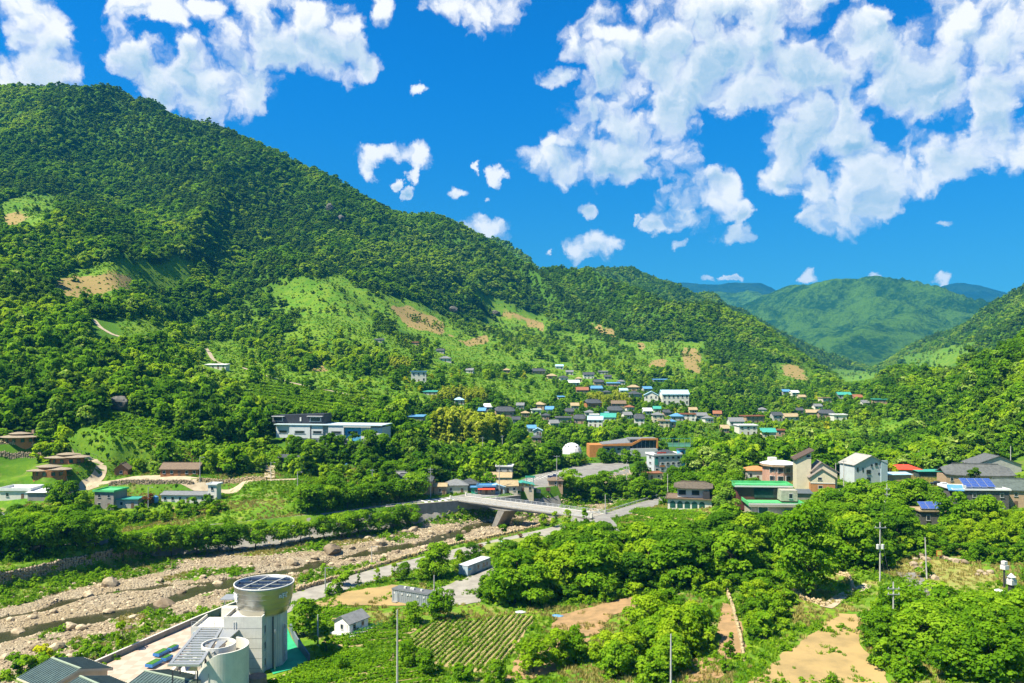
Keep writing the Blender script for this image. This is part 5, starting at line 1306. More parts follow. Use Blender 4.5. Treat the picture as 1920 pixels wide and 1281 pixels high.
for i, (x, y, w, l, rz) in enumerate(((*uz(302, 1225, .4), 1.4, 3.0, -14), (*uz(313, 1235, .4), 1.1, 2.2, -14), (*uz(289, 1245, .4), 1.6, 3.0, -14), (*uz(324, 1216, .4), 1.1, 2.2, -14))):
    q = empty('planter', (x, y, .3), R(rz), ['long blue edged planter in the middle of the plaza', 'small blue edged planter nearest the ramp', 'wide blue edged planter closest to the dark roofs', 'short blue edged planter at the far end of the ramp'][i], 'planter', 'turf planters on the plaza')
    ub('planter_box', M('blue_planter', (0.05, 0.20, 0.50), .6, .1, 1), q, (0, 0, .25), (w, l, .5)); ub('turf', M('planter_turf', (0.05, 0.17, 0.02), .95, .2, 3, bump=.8, bscale=14), q, (0, 0, .53), (w - .25, l - .25, .12))
# slate-green metal roofs in the corner
def seam_roof_house(x, y, rz, L, hw, ze, zr, label, over=.6):
    o = empty('metal_roof_house', (x, y, 0), rz, label, 'house', 'slate green roofs in the corner')
    w = MB().b(-L/2 + over, L/2 - over, -hw + over, hw - over, -1, ze - .15); k = len(w.v)
    w.v += [(s, yy, zz) for s in (-L/2 + over + .01, L/2 - over - .01) for yy, zz in ((-hw + over, ze - .15), (hw - over, ze - .15), (0, zr - .2))]
    w.f += [(k, k+1, k+2), (k+5, k+4, k+3), (k, k+2, k+5, k+3), (k+1, k+4, k+5, k+2)]
    w.build('wall', CREAM, o)
    for s, nm in ((-1, 'roof_slope'), (1, 'roof_slope')):
        r = MB().slab([(-L/2, s * hw, ze), (L/2, s * hw, ze), (L/2, 0, zr), (-L/2, 0, zr)], .2).build(nm, ROOFS['slate'], o)
        n = int(L / .62)
        for i in range(n + 1):
            xx = -L/2 + .05 + (L - .1) * i / n
            MB().slab([(xx - .05, s * hw, ze + .12), (xx + .05, s * hw, ze + .12), (xx + .05, 0, zr + .12), (xx - .05, 0, zr + .12)], .14).build('seam', M('seam_metal', (0.12, 0.17, 0.16), .5, .1, 1), r)
    ub('ridge_cap', M('ridge_metal', (0.30, 0.36, 0.26), .6, .1, 1), o, (0, 0, zr + .1), (L + .1, .34, .16))
    for s in (-1, 1): ub('fascia', CREAM, o, (0, s * (hw + .03), ze - .1), (L, .1, .3))
    for sx in (-1, 1):
        for s in (-1, 1):
            MB().slab([(sx * L/2 - .06, s * hw, ze - .02), (sx * L/2 + .06, s * hw, ze - .02), (sx * L/2 + .06, 0, zr - .02), (sx * L/2 - .06, 0, zr - .02)], .4).build('barge_board', CREAM, o)
    window(o, 0, 1.6, 1.2, 1.2, 'f', 0, -hw + over)
    KEEP_CLEAR.append((x, y, L * .7)); return o
seam_roof_house(-75.2, 134.8, R(-33), 9.0, 5.6, 3.6, 5.2, 'green metal gable roof in the far corner, leftmost of three')
seam_roof_house(-67.0, 128.0, R(-35), 8.4, 5.0, 3.2, 4.7, 'green metal gable roof in the middle of the corner group')
seam_roof_house(-56.6, 131.6, R(-24), 10.5, 5.2, 2.8, 4.3, 'green metal roof just below the white drum')

# ------------------------------------------------------------------ containers and the little white house by the near road
def container(x, y, rz, L, W, H, m, label, details):
    o = empty('container_office', (x, y, float(gh(x, y)) + .1), rz, label, 'container')
    MB().b(0, L, 0, W, 0, H).build('body', m, o)
    n = int(L / .55)
    for i in range(n): ub('rib', m, o, (.3 + (L - .6) * i / (n - 1), -.035, H / 2), (.16, .07, H - .35)) if details == 'grey' else None
    MB().b(-.08, L + .08, -.08, W + .08, H + .004, H + .14).build('roof', M('container_roof_' + details, *(((.13, .135, .14), .7, .1, 1) if details == 'grey' else ((.58, .60, .61), .5, .06, 1))), o)
    for z in (.06, H - .06): ub('rail', M('rail_' + details, tuple(c * .7 for c in ((.30, .33, .34) if details == 'grey' else (.2, .28, .33))), .6, .08, 1), o, (L / 2, -.1, z), (L + .1, .12, .14))
    return o
CG = M('grey_container_paint', (0.27, 0.30, 0.31), .6, .08, .8); CB = M('blue_grey_container_paint', (0.36, 0.45, 0.50), .6, .08, .8)
qa = hit(735, 1128); qb = hit(803, 1140)
c1 = container(qa.x, qa.y, math.atan2(qb.y - qa.y, qb.x - qa.x), (qb - qa).length, 3.0, 2.9, CG, 'dark grey container office with small white vents', 'grey')
Lc = (qb - qa).length
for x in (.8, 3.0, 4.6, 5.3, 7.4, 9.2): ub('vent', WFRAME, c1, (min(x, Lc - .6), -.1, 2.05), (.4, .12, .34))
for x in (2.9, 4.7, 5.3, 7.6): ub('roof_fan', WFRAME, c1, (min(x, Lc - 1), 1.3, 3.25), (.5, .5, .4))
ub('door', M('container_door', (.33, .36, .37), .6, .06, 1), c1, (1.3, -.1, 1.1), (.9, .1, 2.0)); ub('step', CONCW, c1, (1.3, -.6, .1), (1.3, .9, .25))
KEEP_CLEAR.append(((qa.x + qb.x) / 2, (qa.y + qb.y) / 2 + 2, 8))
qa = hit(877, 1082); qb = hit(920, 1064)
c2 = container(qa.x, qa.y, math.atan2(qb.y - qa.y, qb.x - qa.x), (qb - qa).length, 2.9, 2.6, CB, 'long pale blue grey container office with a bright blue logo', 'blue'); Lc = (qb - qa).length
for f in (.45, .68, .82): window(c2, Lc * f, 1.5, .9, 1.1)
ub('door', M('container_door2', (.20, .28, .33), .6, .06, 1), c2, (Lc * .3, -.06, 1.05), (.9, .1, 2.0))
for dx, dz, w, h in ((.8, 1.75, .9, .3), (1.2, 1.55, .7, .25), (.6, 1.5, .4, .2)): ub('logo_stroke', M('logo_blue', (.02, .36, .75), .5, .05, 2), c2, (dx, -.05, dz), (w, .06, h))
KEEP_CLEAR.append(((qa.x + qb.x) / 2, (qa.y + qb.y) / 2 + 1, 8))
q = hit(655, 1191); wh = empty('small_white_house', tuple(q), R(57), 'small white house with grey gable roof beside the tea plot', 'house')
L, W_, he, hr = 5.6, 4.3, 2.3, 3.5
w = MB().b(0, L, 0, W_, -1, he); k = len(w.v); w.v += [(s, yy, zz) for s in (.01, L - .01) for yy, zz in ((.01, he), (W_ - .01, he), (W_ / 2, hr))]; w.f += [(k, k+1, k+2), (k+5, k+4, k+3), (k, k+2, k+5, k+3), (k+1, k+4, k+5, k+2)]
w.build('wall', M('fresh_white_siding', (.74, .73, .70), .7, .04, 1), wh)
rf = MB(); 
for ya in (-.35, W_ + .35): rf.slab([(-.35, ya, he - .1), (L + .35, ya, he - .1), (L + .35, W_ / 2, hr + .14), (-.35, W_ / 2, hr + .14)], .14)
rf.build('roof', ROOFS['grey'], wh)
window(wh, 1.4, 1.35, .8, 1.0); window(wh, 3.9, 1.35, .8, 1.0); window(wh, 2.1, 1.3, .8, 1.1, 'l', 0)
ub('door', WFRAME, wh, (-.03, .8, 1.0), (.08, .8, 1.9)); ub('porch_slab', M('pale_slab', (.6, .58, .54), .8, .05, 1), wh, (2.2, -1.1, .1), (6.5, 1.8, .3)); ub('side_slab', M('pale_slab', (.6, .58, .54), .8, .05, 1), wh, (-1.0, 1.5, .1), (1.6, 4.5, .3))
KEEP_CLEAR.append((q.x, q.y + 3, 7))
fo = empty('wire_fence', tuple(q), R(57), 'green wire fence around the small white house', 'fence')
for i in range(9): ub('post', M('green_fence', (.04, .22, .12), .6, .1, 2), fo, (-2.5 + i * 1.2, -2.6, .7), (.07, .07, 1.7))
for z in (.3, .9, 1.5): ub('rail', M('green_fence', (.04, .22, .12), .6, .1, 2), fo, (2.3, -2.6, z), (9.7, .04, .05))

# ------------------------------------------------------------------ bridge and concrete river wall
bd = (BR1 - BR0); BL = bd.length; bdir = bd.normalized(); bn = Vector((-bdir.y, bdir.x))
br = empty('bridge', (BR0.x, BR0.y, 3.7), math.atan2(bd.y, bd.x), 'concrete road bridge on slanted legs with pale metal railings', 'bridge')
BW = 9.6
MB().b(-4, BL + 3, 0, BW, -.45, .0).build('deck', CONCW, br)
MB().b(-4, BL + 3, 1.4, BW - 1.2, .004, .06).build('carriageway', CONC, br)
MB().b(-4, BL + 3, .06, 1.35, .004, .2).build('footway', M('footway', (.46, .44, .40), .85, .08, .8), br)
MB().b(-4, BL + 3, BW - 1.15, BW - .06, .004, .2).build('footway', M('footway', (.46, .44, .40), .85, .08, .8), br)
gd = MB(); n = 30
prof = [(-2 + (BL + 4) * i / n) for i in range(n + 1)]
for y0_ in (.5, BW - 1.5):
    k = len(gd.v)
    for s in prof:
        zb = -1.1 - .8 * math.exp(-((s - BL * .36) / 5) ** 2) - .8 * math.exp(-((s - BL * .80) / 5) ** 2)
        for y, z in ((y0_, -.46), (y0_ + 1, -.46), (y0_ + 1, zb), (y0_, zb)): gd.v.append((s, y, z))
    for i in range(n):
        for j in range(4): gd.f.append((k + i*4 + j, k + i*4 + (j+1) % 4, k + (i+1)*4 + (j+1) % 4, k + (i+1)*4 + j))
gd.build('girder', CONCW, br)
for s, lean in ((BL * .36, -4.2), (BL * .80, 4.2)):
    mb = MB(); k = 0
    mb.v = [(s - 1.0 + lean, .9, -9.4), (s + 1.0 + lean, .9, -9.4), (s + 1.0 + lean, BW - .9, -9.4), (s - 1.0 + lean, BW - .9, -9.4), (s - 1.5, .6, -1.9), (s + 1.5, .6, -1.9), (s + 1.5, BW - .6, -1.9), (s - 1.5, BW - .6, -1.9)]
    mb.f = [(0, 3, 2, 1), (4, 5, 6, 7), (0, 1, 5, 4), (1, 2, 6, 5), (2, 3, 7, 6), (3, 0, 4, 7)]
    mb.build('slanted_leg', CONCW, br)
RAILM = M('railing_paint', (0.50, 0.52, 0.53), .5, .06, 2)
for y in (.12, BW - .12):
    rl = ub('top_rail', RAILM, br, (BL / 2 - .5, y, 1.25), (BL + 7, .09, .09))
    ub('mid_rail', RAILM, br, (BL / 2 - .5, y, .8), (BL + 7, .06, .06)); ub('low_rail', RAILM, br, (BL / 2 - .5, y, .42), (BL + 7, .06, .06))
    for i in range(27): ub('rail_post', RAILM, br, (-4 + (BL + 7) * i / 26, y, .68), (.09, .09, 1.15))
    ub('end_pillar', WHITE, br, (-4.3, y, .7), (.5, .5, 1.5)); ub('end_pillar', WHITE, br, (BL + 3.3, y, .7), (.5, .5, 1.5))
cw = [(-47, 297), (-34.6, 304), (-20, 311.5), (-7.4, 317), (3, 324)]
o = empty('concrete_river_wall', (cw[0][0], cw[0][1], 0), 0, 'stained concrete retaining wall at the far end of the bridge', 'wall')
for i, (a, b) in enumerate(zip(cw, cw[1:])):
    a, b = Vector(a), Vector(b); n = Vector((-(b - a).y, (b - a).x)).normalized(); e = (b - a).normalized() * .04; q0 = Vector(cw[0])
    MB().prism([tuple(v - q0) for v in (a - n * .9 + e, b - n * .9 - e, b + n * .4 - e, a + n * .4 + e)], -6.0, 3.35).build('wall_panel', CONCW, o)
    MB().prism([tuple(v - q0) for v in (a - n * 1.05, b - n * 1.05, b + n * .5, a + n * .5)], 3.355, 3.6).build('coping', CONC, o)
    MB().prism([tuple(v - q0) for v in (a - n * .7, b - n * .7, b - n * .62, a - n * .62)], 4.3, 4.38).build('guard_rail', RAILM, o)
    for k in range(4):
        p_ = a.lerp(b, (k + .5) / 4) - n * .66 - q0; ub('rail_post', RAILM, o, (p_.x, p_.y, 4.0), (.1, .1, .8))
# guard rail along the road leaving the bridge
gp = [Vector(v[:2]) for v in resample(off_line(RD_BR[1:5], 4.3), 2.4)]
o = empty('guard_rail', (*gp[0], float(gh(*gp[0]))), 0, 'white guard rail curving along the road beyond the bridge', 'guard rail'); z0 = o.location.z; P3 = [(p_.x - gp[0].x, p_.y - gp[0].y, float(gh(p_.x, p_.y)) - z0) for p_ in gp]
for dz in (.55, .95): MB().tube([(a, b, c + dz) for a, b, c in P3], .09, 5).build('rail', RAILM, o)
for a, b, c in P3: ub('post', RAILM, o, (a, b, c + .45), (.12, .12, 1.1))

# ------------------------------------------------------------------ round-roofed cabins on the left terrace
def oval_roof(mb, cx, cy, rx, ry, z, h, n=26, wob=.06):
    k = len(mb.v)
    for f, zz in ((1.0, -.18), (1.02, 0.0), (.62, h * .52), (.22, h * .92), (.02, h)):
        for i in range(n):
            a = 2 * math.pi * i / n; r = 1 + wob * math.sin(3 * a + cx) * (f > .5); mb.v.append((cx + rx * f * r * math.cos(a), cy + ry * f * r * math.sin(a), z + zz))
    for j in range(4):
        for i in range(n): mb.f.append((k + j*n + i, k + j*n + (i+1) % n, k + (j+1)*n + (i+1) % n, k + (j+1)*n + i))
    mb.f.append(tuple(range(k + n - 1, k - 1, -1)))
def cabin(px, py, wpx, label, lobes, h=2.6, wins=5):
    q = hit(px, py); s = wpx * q.y / FPX; o = empty('round_roof_cabin', tuple(q), 0, label, 'cabin', 'cabins with rounded shingle roofs'); W = s * .44
    body = MB().lathe([(1, -2.5), (1, h)], n=22); body.v = [(x * W * .9, y * W * .5 + W * .5, z) for x, y, z in body.v]; body.build('wall', BRICK, o)
    for (fx, fy, rx, ry, z, hh) in lobes:
        mb = MB(); oval_roof(mb, fx * W, W * .5 + fy * W, rx * W, ry * W, h + z, hh); mb.build('roof_tier', ROOFS['thatch'], o, smooth=False)
    up = MB().lathe([(1, h), (1, h + lobes[-1][4])], n=20); L_ = lobes[-1]; up.v = [(L_[0] * W + x * L_[2] * W * .8, W * .5 + L_[1] * W + y * L_[3] * W * .8, z) for x, y, z in up.v]; up.build('upper_wall', BRICK, o)
    for i in range(wins):
        a = R(-150 + 120 * i / (wins - 1)); x, y = .905 * W * math.cos(a), W * .5 + .505 * W * math.sin(a)
        f = ub('window', M('timber_frame', (.10, .05, .03), .7, .1, 2), o, (x, y, 1.25), (W * .2, .14, 1.5), a + R(90)); pn = link('pane', unit_box(GLASSG), f); pn.scale = (.8, 1.3, .85)
    KEEP_CLEAR.append((q.x, q.y + W * .5, W * 1.0)); return o
c_ = cabin(26, 834, 76, 'uppermost brick cabin with two tier shingle roof and small chimney', [(0, 0, 1.15, .75, .0, 1.0), (0, .05, .62, .45, 1.25, .75)])
ub('chimney', TANW, c_, (4.6, 5.5, 4.4), (.9, .8, 1.6))
cabin(116, 872, 80, 'middle cabin with wavy shingle roof reaching towards the lane', [(-.35, -.05, .75, .6, .0, .7), (.45, .05, .75, .62, .15, .8), (0, .1, .62, .45, 1.1, .65)])
cabin(83, 898, 78, 'lowest cabin with overlapping rounded shingle roofs above the hedge', [(-.45, -.12, .66, .52, -.15, .6), (.5, .05, .7, .55, .2, .7), (-.1, .12, .68, .5, 1.15, .75)])
LOG = M('log_timber', (0.36, 0.155, 0.06), .8, .14, 2.5, bump=.4, bscale=6)
house(227, 893, 5.0, 6, 2.8, 'gabley', 'brown', LOG, 'small log cabin with steep brown gable beside the lane bend', R(10), 2.0, 1, door=False, cat='cabin')
house(336, 893, 15, 7, 2.9, 'gable', 'brown', LOG, 'long log cabin with brown roof half hidden behind trees', 0, 2.0, 5, cat='cabin')
house(420, 884, 6, 4, 2.2, 'flat', 'tan', LOG, 'small flat timber hut on the terrace wall', 0, .2, 1, cat='cabin')
house(541, 869, 8, 4, 2.4, 'shed', 'dark', M('black_cladding', (.03, .03, .035), .6, .1, 2), 'low black shed with slanting roof below the school', R(5), .9, 0, cat='shed', door=False)
# houses on the left bank
house(28, 938, 11, 8, 3.2, 'flat', 'white', 'white', 'white flat roofed house with roof railing by the left edge', 0, .9, 2)
house(75, 940, 9, 7, 2.9, 'shed', 'white', 'conc', 'open carport with white roof beside the white flat house', 0, .4, 0, door=False, name='carport', cat='carport')
house(102, 940, 5, 4, 2.6, 'shed', 'blue', 'white', 'lean-to with bright blue roof next to the carport', 0, .3, 1, door=False, name='lean_to', cat='shed')
house(12, 988, 8, 6, 3, 'gable', 'grey', 'white', 'grey roofed house cut by the left edge above the trees', R(15), 1.2, 1)
house(195, 957, 7.5, 8, 6.2, 'flat', 'green', 'conc', 'two storey grey stone house with green roof terrace', R(-8), .5, 2, 2)
house(238, 955, 8, 5, 3.2, 'flat', 'teal', 'grey', 'low annex with pale green canopy next to the stone house', 0, .2, 2)
house(345, 945, 17, 6, 3.0, 'gable', 'grey', 'white', 'long low white house with grey ribbed roof', R(-3), .8, 6)
house(398, 940, 3.4, 3.4, 6.0, 'flat', 'white', 'white', 'narrow white stair block at the end of the long house', R(-8), .4, 1, 2, door=False)
house(404, 692, 14, 6, 2.6, 'shed', 'white', 'white', 'small white house with pale roof alone on the wooded hillside', R(-4), .6, 4)
# shops on the far bank by the bridge
house(772, 921, 16, 8, 3.4, 'hanok', 'dark', 'tan', 'dark tiled hanok at the end of the tree row', R(-6), None, 4)
house(742, 912, 10, 7, 3, 'hanok', 'grey', 'tan', 'grey tiled hanok roof behind the larger one', R(4), None, 2)
gt = house(825, 929, 5, 4, 3.6, 'gable', 'tan', 'tan', 'roofed entrance gate with tan tiles between hanok and shops', R(2), .9, 1, name='gate_house', cat='gate')
house(856, 926, 9, 9, 3.2, 'hip', 'grey', 'cream', 'cream house with blue grey hipped roof beside the gate', R(6), 2.0, 2)
house(880, 922, 7, 7, 3, 'hip', 'dark', 'grey', 'dark hipped roof behind the cream house', 0, 1.8, 2)
house(893, 928, 4, 3, 2.7, 'flat', 'blue', M('green_shop', (.03, .30, .16), .6, .1, 1), 'bright green kiosk next to the red awning shop', 0, .15, 1, name='kiosk', cat='shop')
sh = house(912, 928, 7, 5, 3.2, 'flat', 'blue', 'tan', 'shop with dark blue sign band and red awning', 0, .5, 3, name='shop', cat='shop')
MB().slab([(-3.4, -1.4, 2.2), (3.4, -1.4, 2.2), (3.4, 0, 2.8), (-3.4, 0, 2.8)], .08).build('awning', ROOFS['red'], sh); ub('sign_band', M('navy_sign', (.02, .06, .25), .6, .1, 1), sh, (0, -.1, 3.2), (7.4, .16, .9))
house(932, 926, 6, 5, 2.8, 'gabley', 'cyan', 'blue', 'pale blue shop front with light blue gable', 0, .8, 1, name='shop', cat='shop')
sh = house(952, 925, 8, 7, 3, 'gable', 'tan', 'cream', 'cream shop with tan roof at the corner', R(3), 1.6, 3, name='shop', cat='shop')
sh2 = house(980, 924, 9, 6, 3.1, 'gabley', 'teal', 'cream', 'corner shop with teal gable and yellow sign', R(3), 1.0, 3, name='shop', cat='shop'); ub('sign_band', M('yellow_sign', (.62, .50, .06), .6, .1, 1), sh2, (0, -.12, 3.2), (8.2, .16, .7))
for i in range(5): ub('sign_letter', M('navy_sign', (.02, .06, .25), .6, .1, 1), sh2, (-3 + i * 1.5, -.22, 3.2), (.7, .05, .4))
house(932, 908, 12, 6, 3, 'gable', 'tan', 'grey', 'long tan roof rising behind the shops', R(-4), 1.6, 3)
hb_ = house(945, 898, 7, 6, 5.4, 'flat', 'white', 'grey', 'two storey pale building above the red parasols', R(-6), .4, 2, 2)
hu = house(1042, 914, 6, 4, 2.2, 'hip', 'brown', 'tan', 'brown hut with hipped roof on the parking lot edge', 0, 1.3, 1, name='hut', cat='hut')
for i, (px, py) in enumerate(((938, 905), (952, 904))):
    q = hit(px, py); o = empty('parasol', tuple(q), 0, ['red parasol before the two storey pale building', 'second red parasol, on its right'][i], 'parasol', 'red parasols'); MB().lathe([(2.0, 2.1), (1.0, 2.6), (.03, 2.9)], n=8, closed_ends=False).build('canopy', ROOFS['red'], o); MB().lathe([(.05, 0), (.05, 2.8)], n=6).build('pole', GREYM, o)
gq = hit(994, 922); go_ = empty('gantry_sign', tuple(gq), 0, 'tall green sign frame at the parking entrance', 'sign')
for x in (-1.4, 1.4): ub('post', GREYM, go_, (x, 0, 3), (.3, .3, 6))
ub('sign_board', M('green_sign', (.05, .32, .20), .6, .08, 1), go_, (0, -.1, 5.7), (4.2, .25, .8))
for i, px in enumerate((1010, 1028)):
    q = hit(px, 929); o = empty('road_sign', tuple(q), 0, ['grey board sign on the road beyond the bridge', 'brown board sign on the road beyond the bridge'][i], 'sign'); ub('board', M(f'board_{i}', [(.30, .34, .30), (.13, .07, .05)][i], .7, .1, 1), o, (0, 0, 1.7), (1.9, .12, 1.5)); ub('post', GREYM, o, (-.6, .1, .5), (.1, .1, 1.2)); ub('post', GREYM, o, (.6, .1, .5), (.1, .1, 1.2))

# ------------------------------------------------------------------ school-like building on the left terrace
q = hit(640, 842); SC_ = empty('terrace_building', (q.x - 6, q.y + 2, q.z + 1.5), R(-9), 'long pale grey and blue building with black penthouse on the hillside terrace', 'building')
sg = M('pale_grey_panel', (.56, .57, .56), .7, .05, .8, streak=.15); blk = M('black_metal_cladding', (.035, .036, .045), .5, .1, .6); skyb = M('sky_blue_panel', (.10, .38, .60), .6, .06, .8)
MB().b(-20, 9, 0, 14, -6, 3.0).build('lower_storey', M('grey_block', (.30, .31, .31), .85, .08, .8, streak=.2), SC_)
for (x0, x1, y0) in ((-26, -19.5, .6), (-19, -9, -.5), (-8.4, -3, -.2), (-.2, 7.2, -.5)):
    MB().b(x0, x1, y0, 14, 3.0, 9.0).build('upper_bay', sg, SC_)
MB().b(-3, -.25, .6, 14, 3, 9.0).build('recess', GREYW, SC_); MB().b(7.3, 15, .8, 12, 2.0, 8.2).build('blue_bay', skyb, SC_); MB().b(15.05, 25, .4, 13, 0, 8.2).build('side_wing', sg, SC_)
MB().b(-26.4, 25.4, -.9, 14.4, 9.004, 9.35).build('roof_slab', M('roof_edge', (.46, .56, .58), .6, .05, .8), SC_); MB().b(7, 20, -.8, 13, 8.25, 8.98).build('eaves_band', WFRAME, SC_)
MB().prism([(-29, 3.5), (-4, 3.5), (-4, 13), (-29, 13)], 9.36, [13.0, 14.0, 14.0, 13.0]).build('penthouse', blk, SC_)
for x, w in ((-26.5, 5), (-8, 5.5)): window(SC_, x, 11.4, w, 1.9, 'f', 0, 3.5, fm=GREYM)
ub('penthouse_fin', WFRAME, SC_, (-15.2, 3.3, 11.4), (.7, .3, 1.8)); ub('penthouse_canopy', sg, SC_, (-26, 2.8, 12.7), (6, 1.6, .2)); ub('penthouse_canopy', sg, SC_, (-8, 2.8, 12.9), (7.5, 1.6, .2))
for x, w in ((-22.5, 4), (-14, 5), (-5.6, 4.4), (3.6, 5), (11, 5)): window(SC_, x, 5.8, w, 1.3, 'f', 0, {-22.5: .6, -14: -.5, -5.6: -.2, 3.6: -.5, 11: .8}[x], fm=GREYM)
for x in (-17, -12, -7, -1.5, 4, 7.5): window(SC_, x, 1.6, 3.4, 1.7, 'f', 0, 0, fm=GREYM); window(SC_, x, -2.4, 2.2, 2.0, 'f', 0, 0)
for x in (-14.6, -9.5, -4.2, 1.2, 6): ub('column', M('grey_block', (.30, .31, .31), .85, .08, .8, streak=.2), SC_, (x, -.3, -1.5), (.7, .6, 9))
ub('green_notice', M('lime_sign', (.35, .6, .05), .6, .05, 2), SC_, (9.6, .5, 2.6), (2, .2, 1.4)); ub('terrace_floor', CONC, SC_, (22, -2, -.3), (18, 8, .4)); ub('stair_rail', GREYM, SC_, (26, -5.6, .6), (10, .1, 1.0))
KEEP_CLEAR += [(q.x - 20, q.y + 12, 15), (q.x - 4, q.y + 10, 15), (q.x + 12, q.y + 8, 13), (q.x - 30, q.y + 12, 8)]
tw = pxpoly([(606, 868), (640, 868), (664, 866)])
stone_wall('terrace_stone_wall', [(q.x - 20, q.y - 1.5), (q.x - 6, q.y - 3.5), (q.x + 8, q.y - 5)], lambda x, y: float(gh(x, y)) - 4, lambda x, y: q.z - 4.4, 'tan dry stone wall under the terrace building', size=.9, meshes=RKt, backm=M('tan_joint', (0.36, 0.27, 0.15), 0.95, 0.2, 3))
# terrace walls near the cabins
for a_, lab in (([(-5, 842), (40, 840), (72, 840)], 'low stone wall in front of the uppermost cabin'), ([(-5, 860), (50, 858), (112, 852)], 'stone wall below the fenced lane by the cabins'), ([(370, 905), (430, 906), (498, 903)], 'stone wall beside the level lane'), ([(205, 912), (270, 908), (360, 910)], 'dark stone bank below the level lane')):
    W = [tuple(hit(*v))[:2] for v in a_]; stone_wall('stone_terrace_wall', W, lambda x, y: float(gh(x, y)) - .6, lambda x, y: float(gh(x, y)) + 1.5, lab, size=.7, meshes=RKt if 'uppermost' in lab or 'beside' in lab else RKd)

# ------------------------------------------------------------------ middle distance
q = hit(1168, 856); OB = empty('orange_building', (q.x, q.y, q.z), R(3), 'orange and grey community building with stepped sloping roof', 'building'); orp = M('orange_panel', (.48, .20, .05), .7, .08, .8)
MB().b(-18, -11, 0, 11, -2, 6.2).build('orange_block', orp, OB); MB().b(-10.95, 4, .8, 11, -2, 5.6).build('middle_block', GREYW, OB); MB().b(4.05, 19, 0, 11, -2, 4.2).build('grey_base', M('pale_concrete', (.45, .46, .46), .8, .06, .8), OB)
MB().b(4.05, 18.2, .9, 10.6, 4.21, 8.6).build('glass_storey', GLASS, OB)
bd_ = MB(); bd_.prism([(-11, -.3), (5, -.3), (5, .6), (-11, .6)], [5.6, 5.6, 5.6, 5.6], [6.3, 7.0, 7.0, 6.3]); bd_.prism([(5.02, -.3), (10, -.3), (10, .6), (5.02, .6)], [5.8, 8.4, 8.4, 5.8], [7.0, 9.6, 9.6, 7.0]); bd_.b(10.02, 19, -.3, .6, 8.65, 9.6); bd_.b(18.2, 19, -.3, .6, 4.2, 8.64); bd_.build('orange_band', orp, OB)
MB().prism([(-11, .62), (5, .62), (5, 11.3), (-11, 11.3)], 5.62, [6.6, 7.3, 9, 6.6]).build('roof', ROOFS['grey'], OB); MB().b(4, 19, .7, 11.3, 8.65, 9.3).build('roof', ROOFS['grey'], OB)
for x in (-8, -5, -2, 1): window(OB, x, 3.9, 2.2, 1.6, 'f', 0, .8)
for i in range(6): ub('mullion', GREYM, OB, (5.5 + i * 2.3, .86, 6.4), (.12, .1, 4.3))
KEEP_CLEAR += [(q.x, q.y + 6, 17), (q.x - 12, q.y + 5, 10), (q.x + 13, q.y + 5, 10), (q.x - 12, q.y - 7, 6), (q.x + 10, q.y - 8, 9), (q.x, q.y - 7, 7)]
q = hit(1072, 850); DM = empty('dome_hall', tuple(q), 0, 'white faceted dome hall beyond the parking lot', 'dome')
dmb = MB().lathe([(5.6, -1), (5.5, 1.2), (4.9, 3.0), (3.6, 4.6), (1.8, 5.5), (.05, 5.8)], n=14, closed_ends=False); dmb.build('shell', M('white_membrane', (.72, .72, .72), .6, .04, 1), DM)
for a in (-150, -120, -60, -30): 
    r = 4.35; ub('vent_panel', GREYM, DM, (r * math.cos(R(a)), r * math.sin(R(a)), 3.9), (.15, 1.0, .8), R(a))
KEEP_CLEAR += [(q.x, q.y, 8), (q.x, q.y - 8, 5)]
h3 = house(1252, 886, 14, 9, 8.2, 'flat', 'white', 'blue', 'three storey white and blue restaurant with red sign', R(14), .6, 5, 3, name='restaurant', cat='restaurant', ww=1.5, side='l')
roof_mb('hip', 8, 6, 8.9, 1.6, .4).build('upper_roof', ROOFS['dark'], h3); MB().b(-4, 4, .5, 6, 8.7, 8.95).build('upper_wall', WHITE, h3)
ub('red_sign', ROOFS['red'], h3, (-3.2, -.15, 9.3), (4.5, .2, .9)); ub('teal_sign', ROOFS['teal'], h3, (-5.9, -.12, 5.2), (1.6, .16, 3.2)); ub('orange_sign', ROOFS['orange'], h3, (-2.8, -.12, 3.0), (2.6, .16, .8)); ub('poster', ROOFS['red'], h3, (2, -.12, 1.6), (1.2, .16, 1.3))
tb = MB(); tb.b(7.1, 10.2, 2, 5, -2, 10.4); tb.build('blue_stair_tower', skyb, h3); ub('arch_opening', GLASS, h3, (8.6, 1.95, 8.7), (1.2, .2, 1.8)); ub('tower_cap', ROOFS['dark'], h3, (8.6, 3.5, 10.65), (4.0, 3.8, .4))
house(1222, 901, 10, 6, 3.0, 'flat', 'rust', 'cream', 'low house with brown flat roof before the restaurant', R(8), .2, 3)
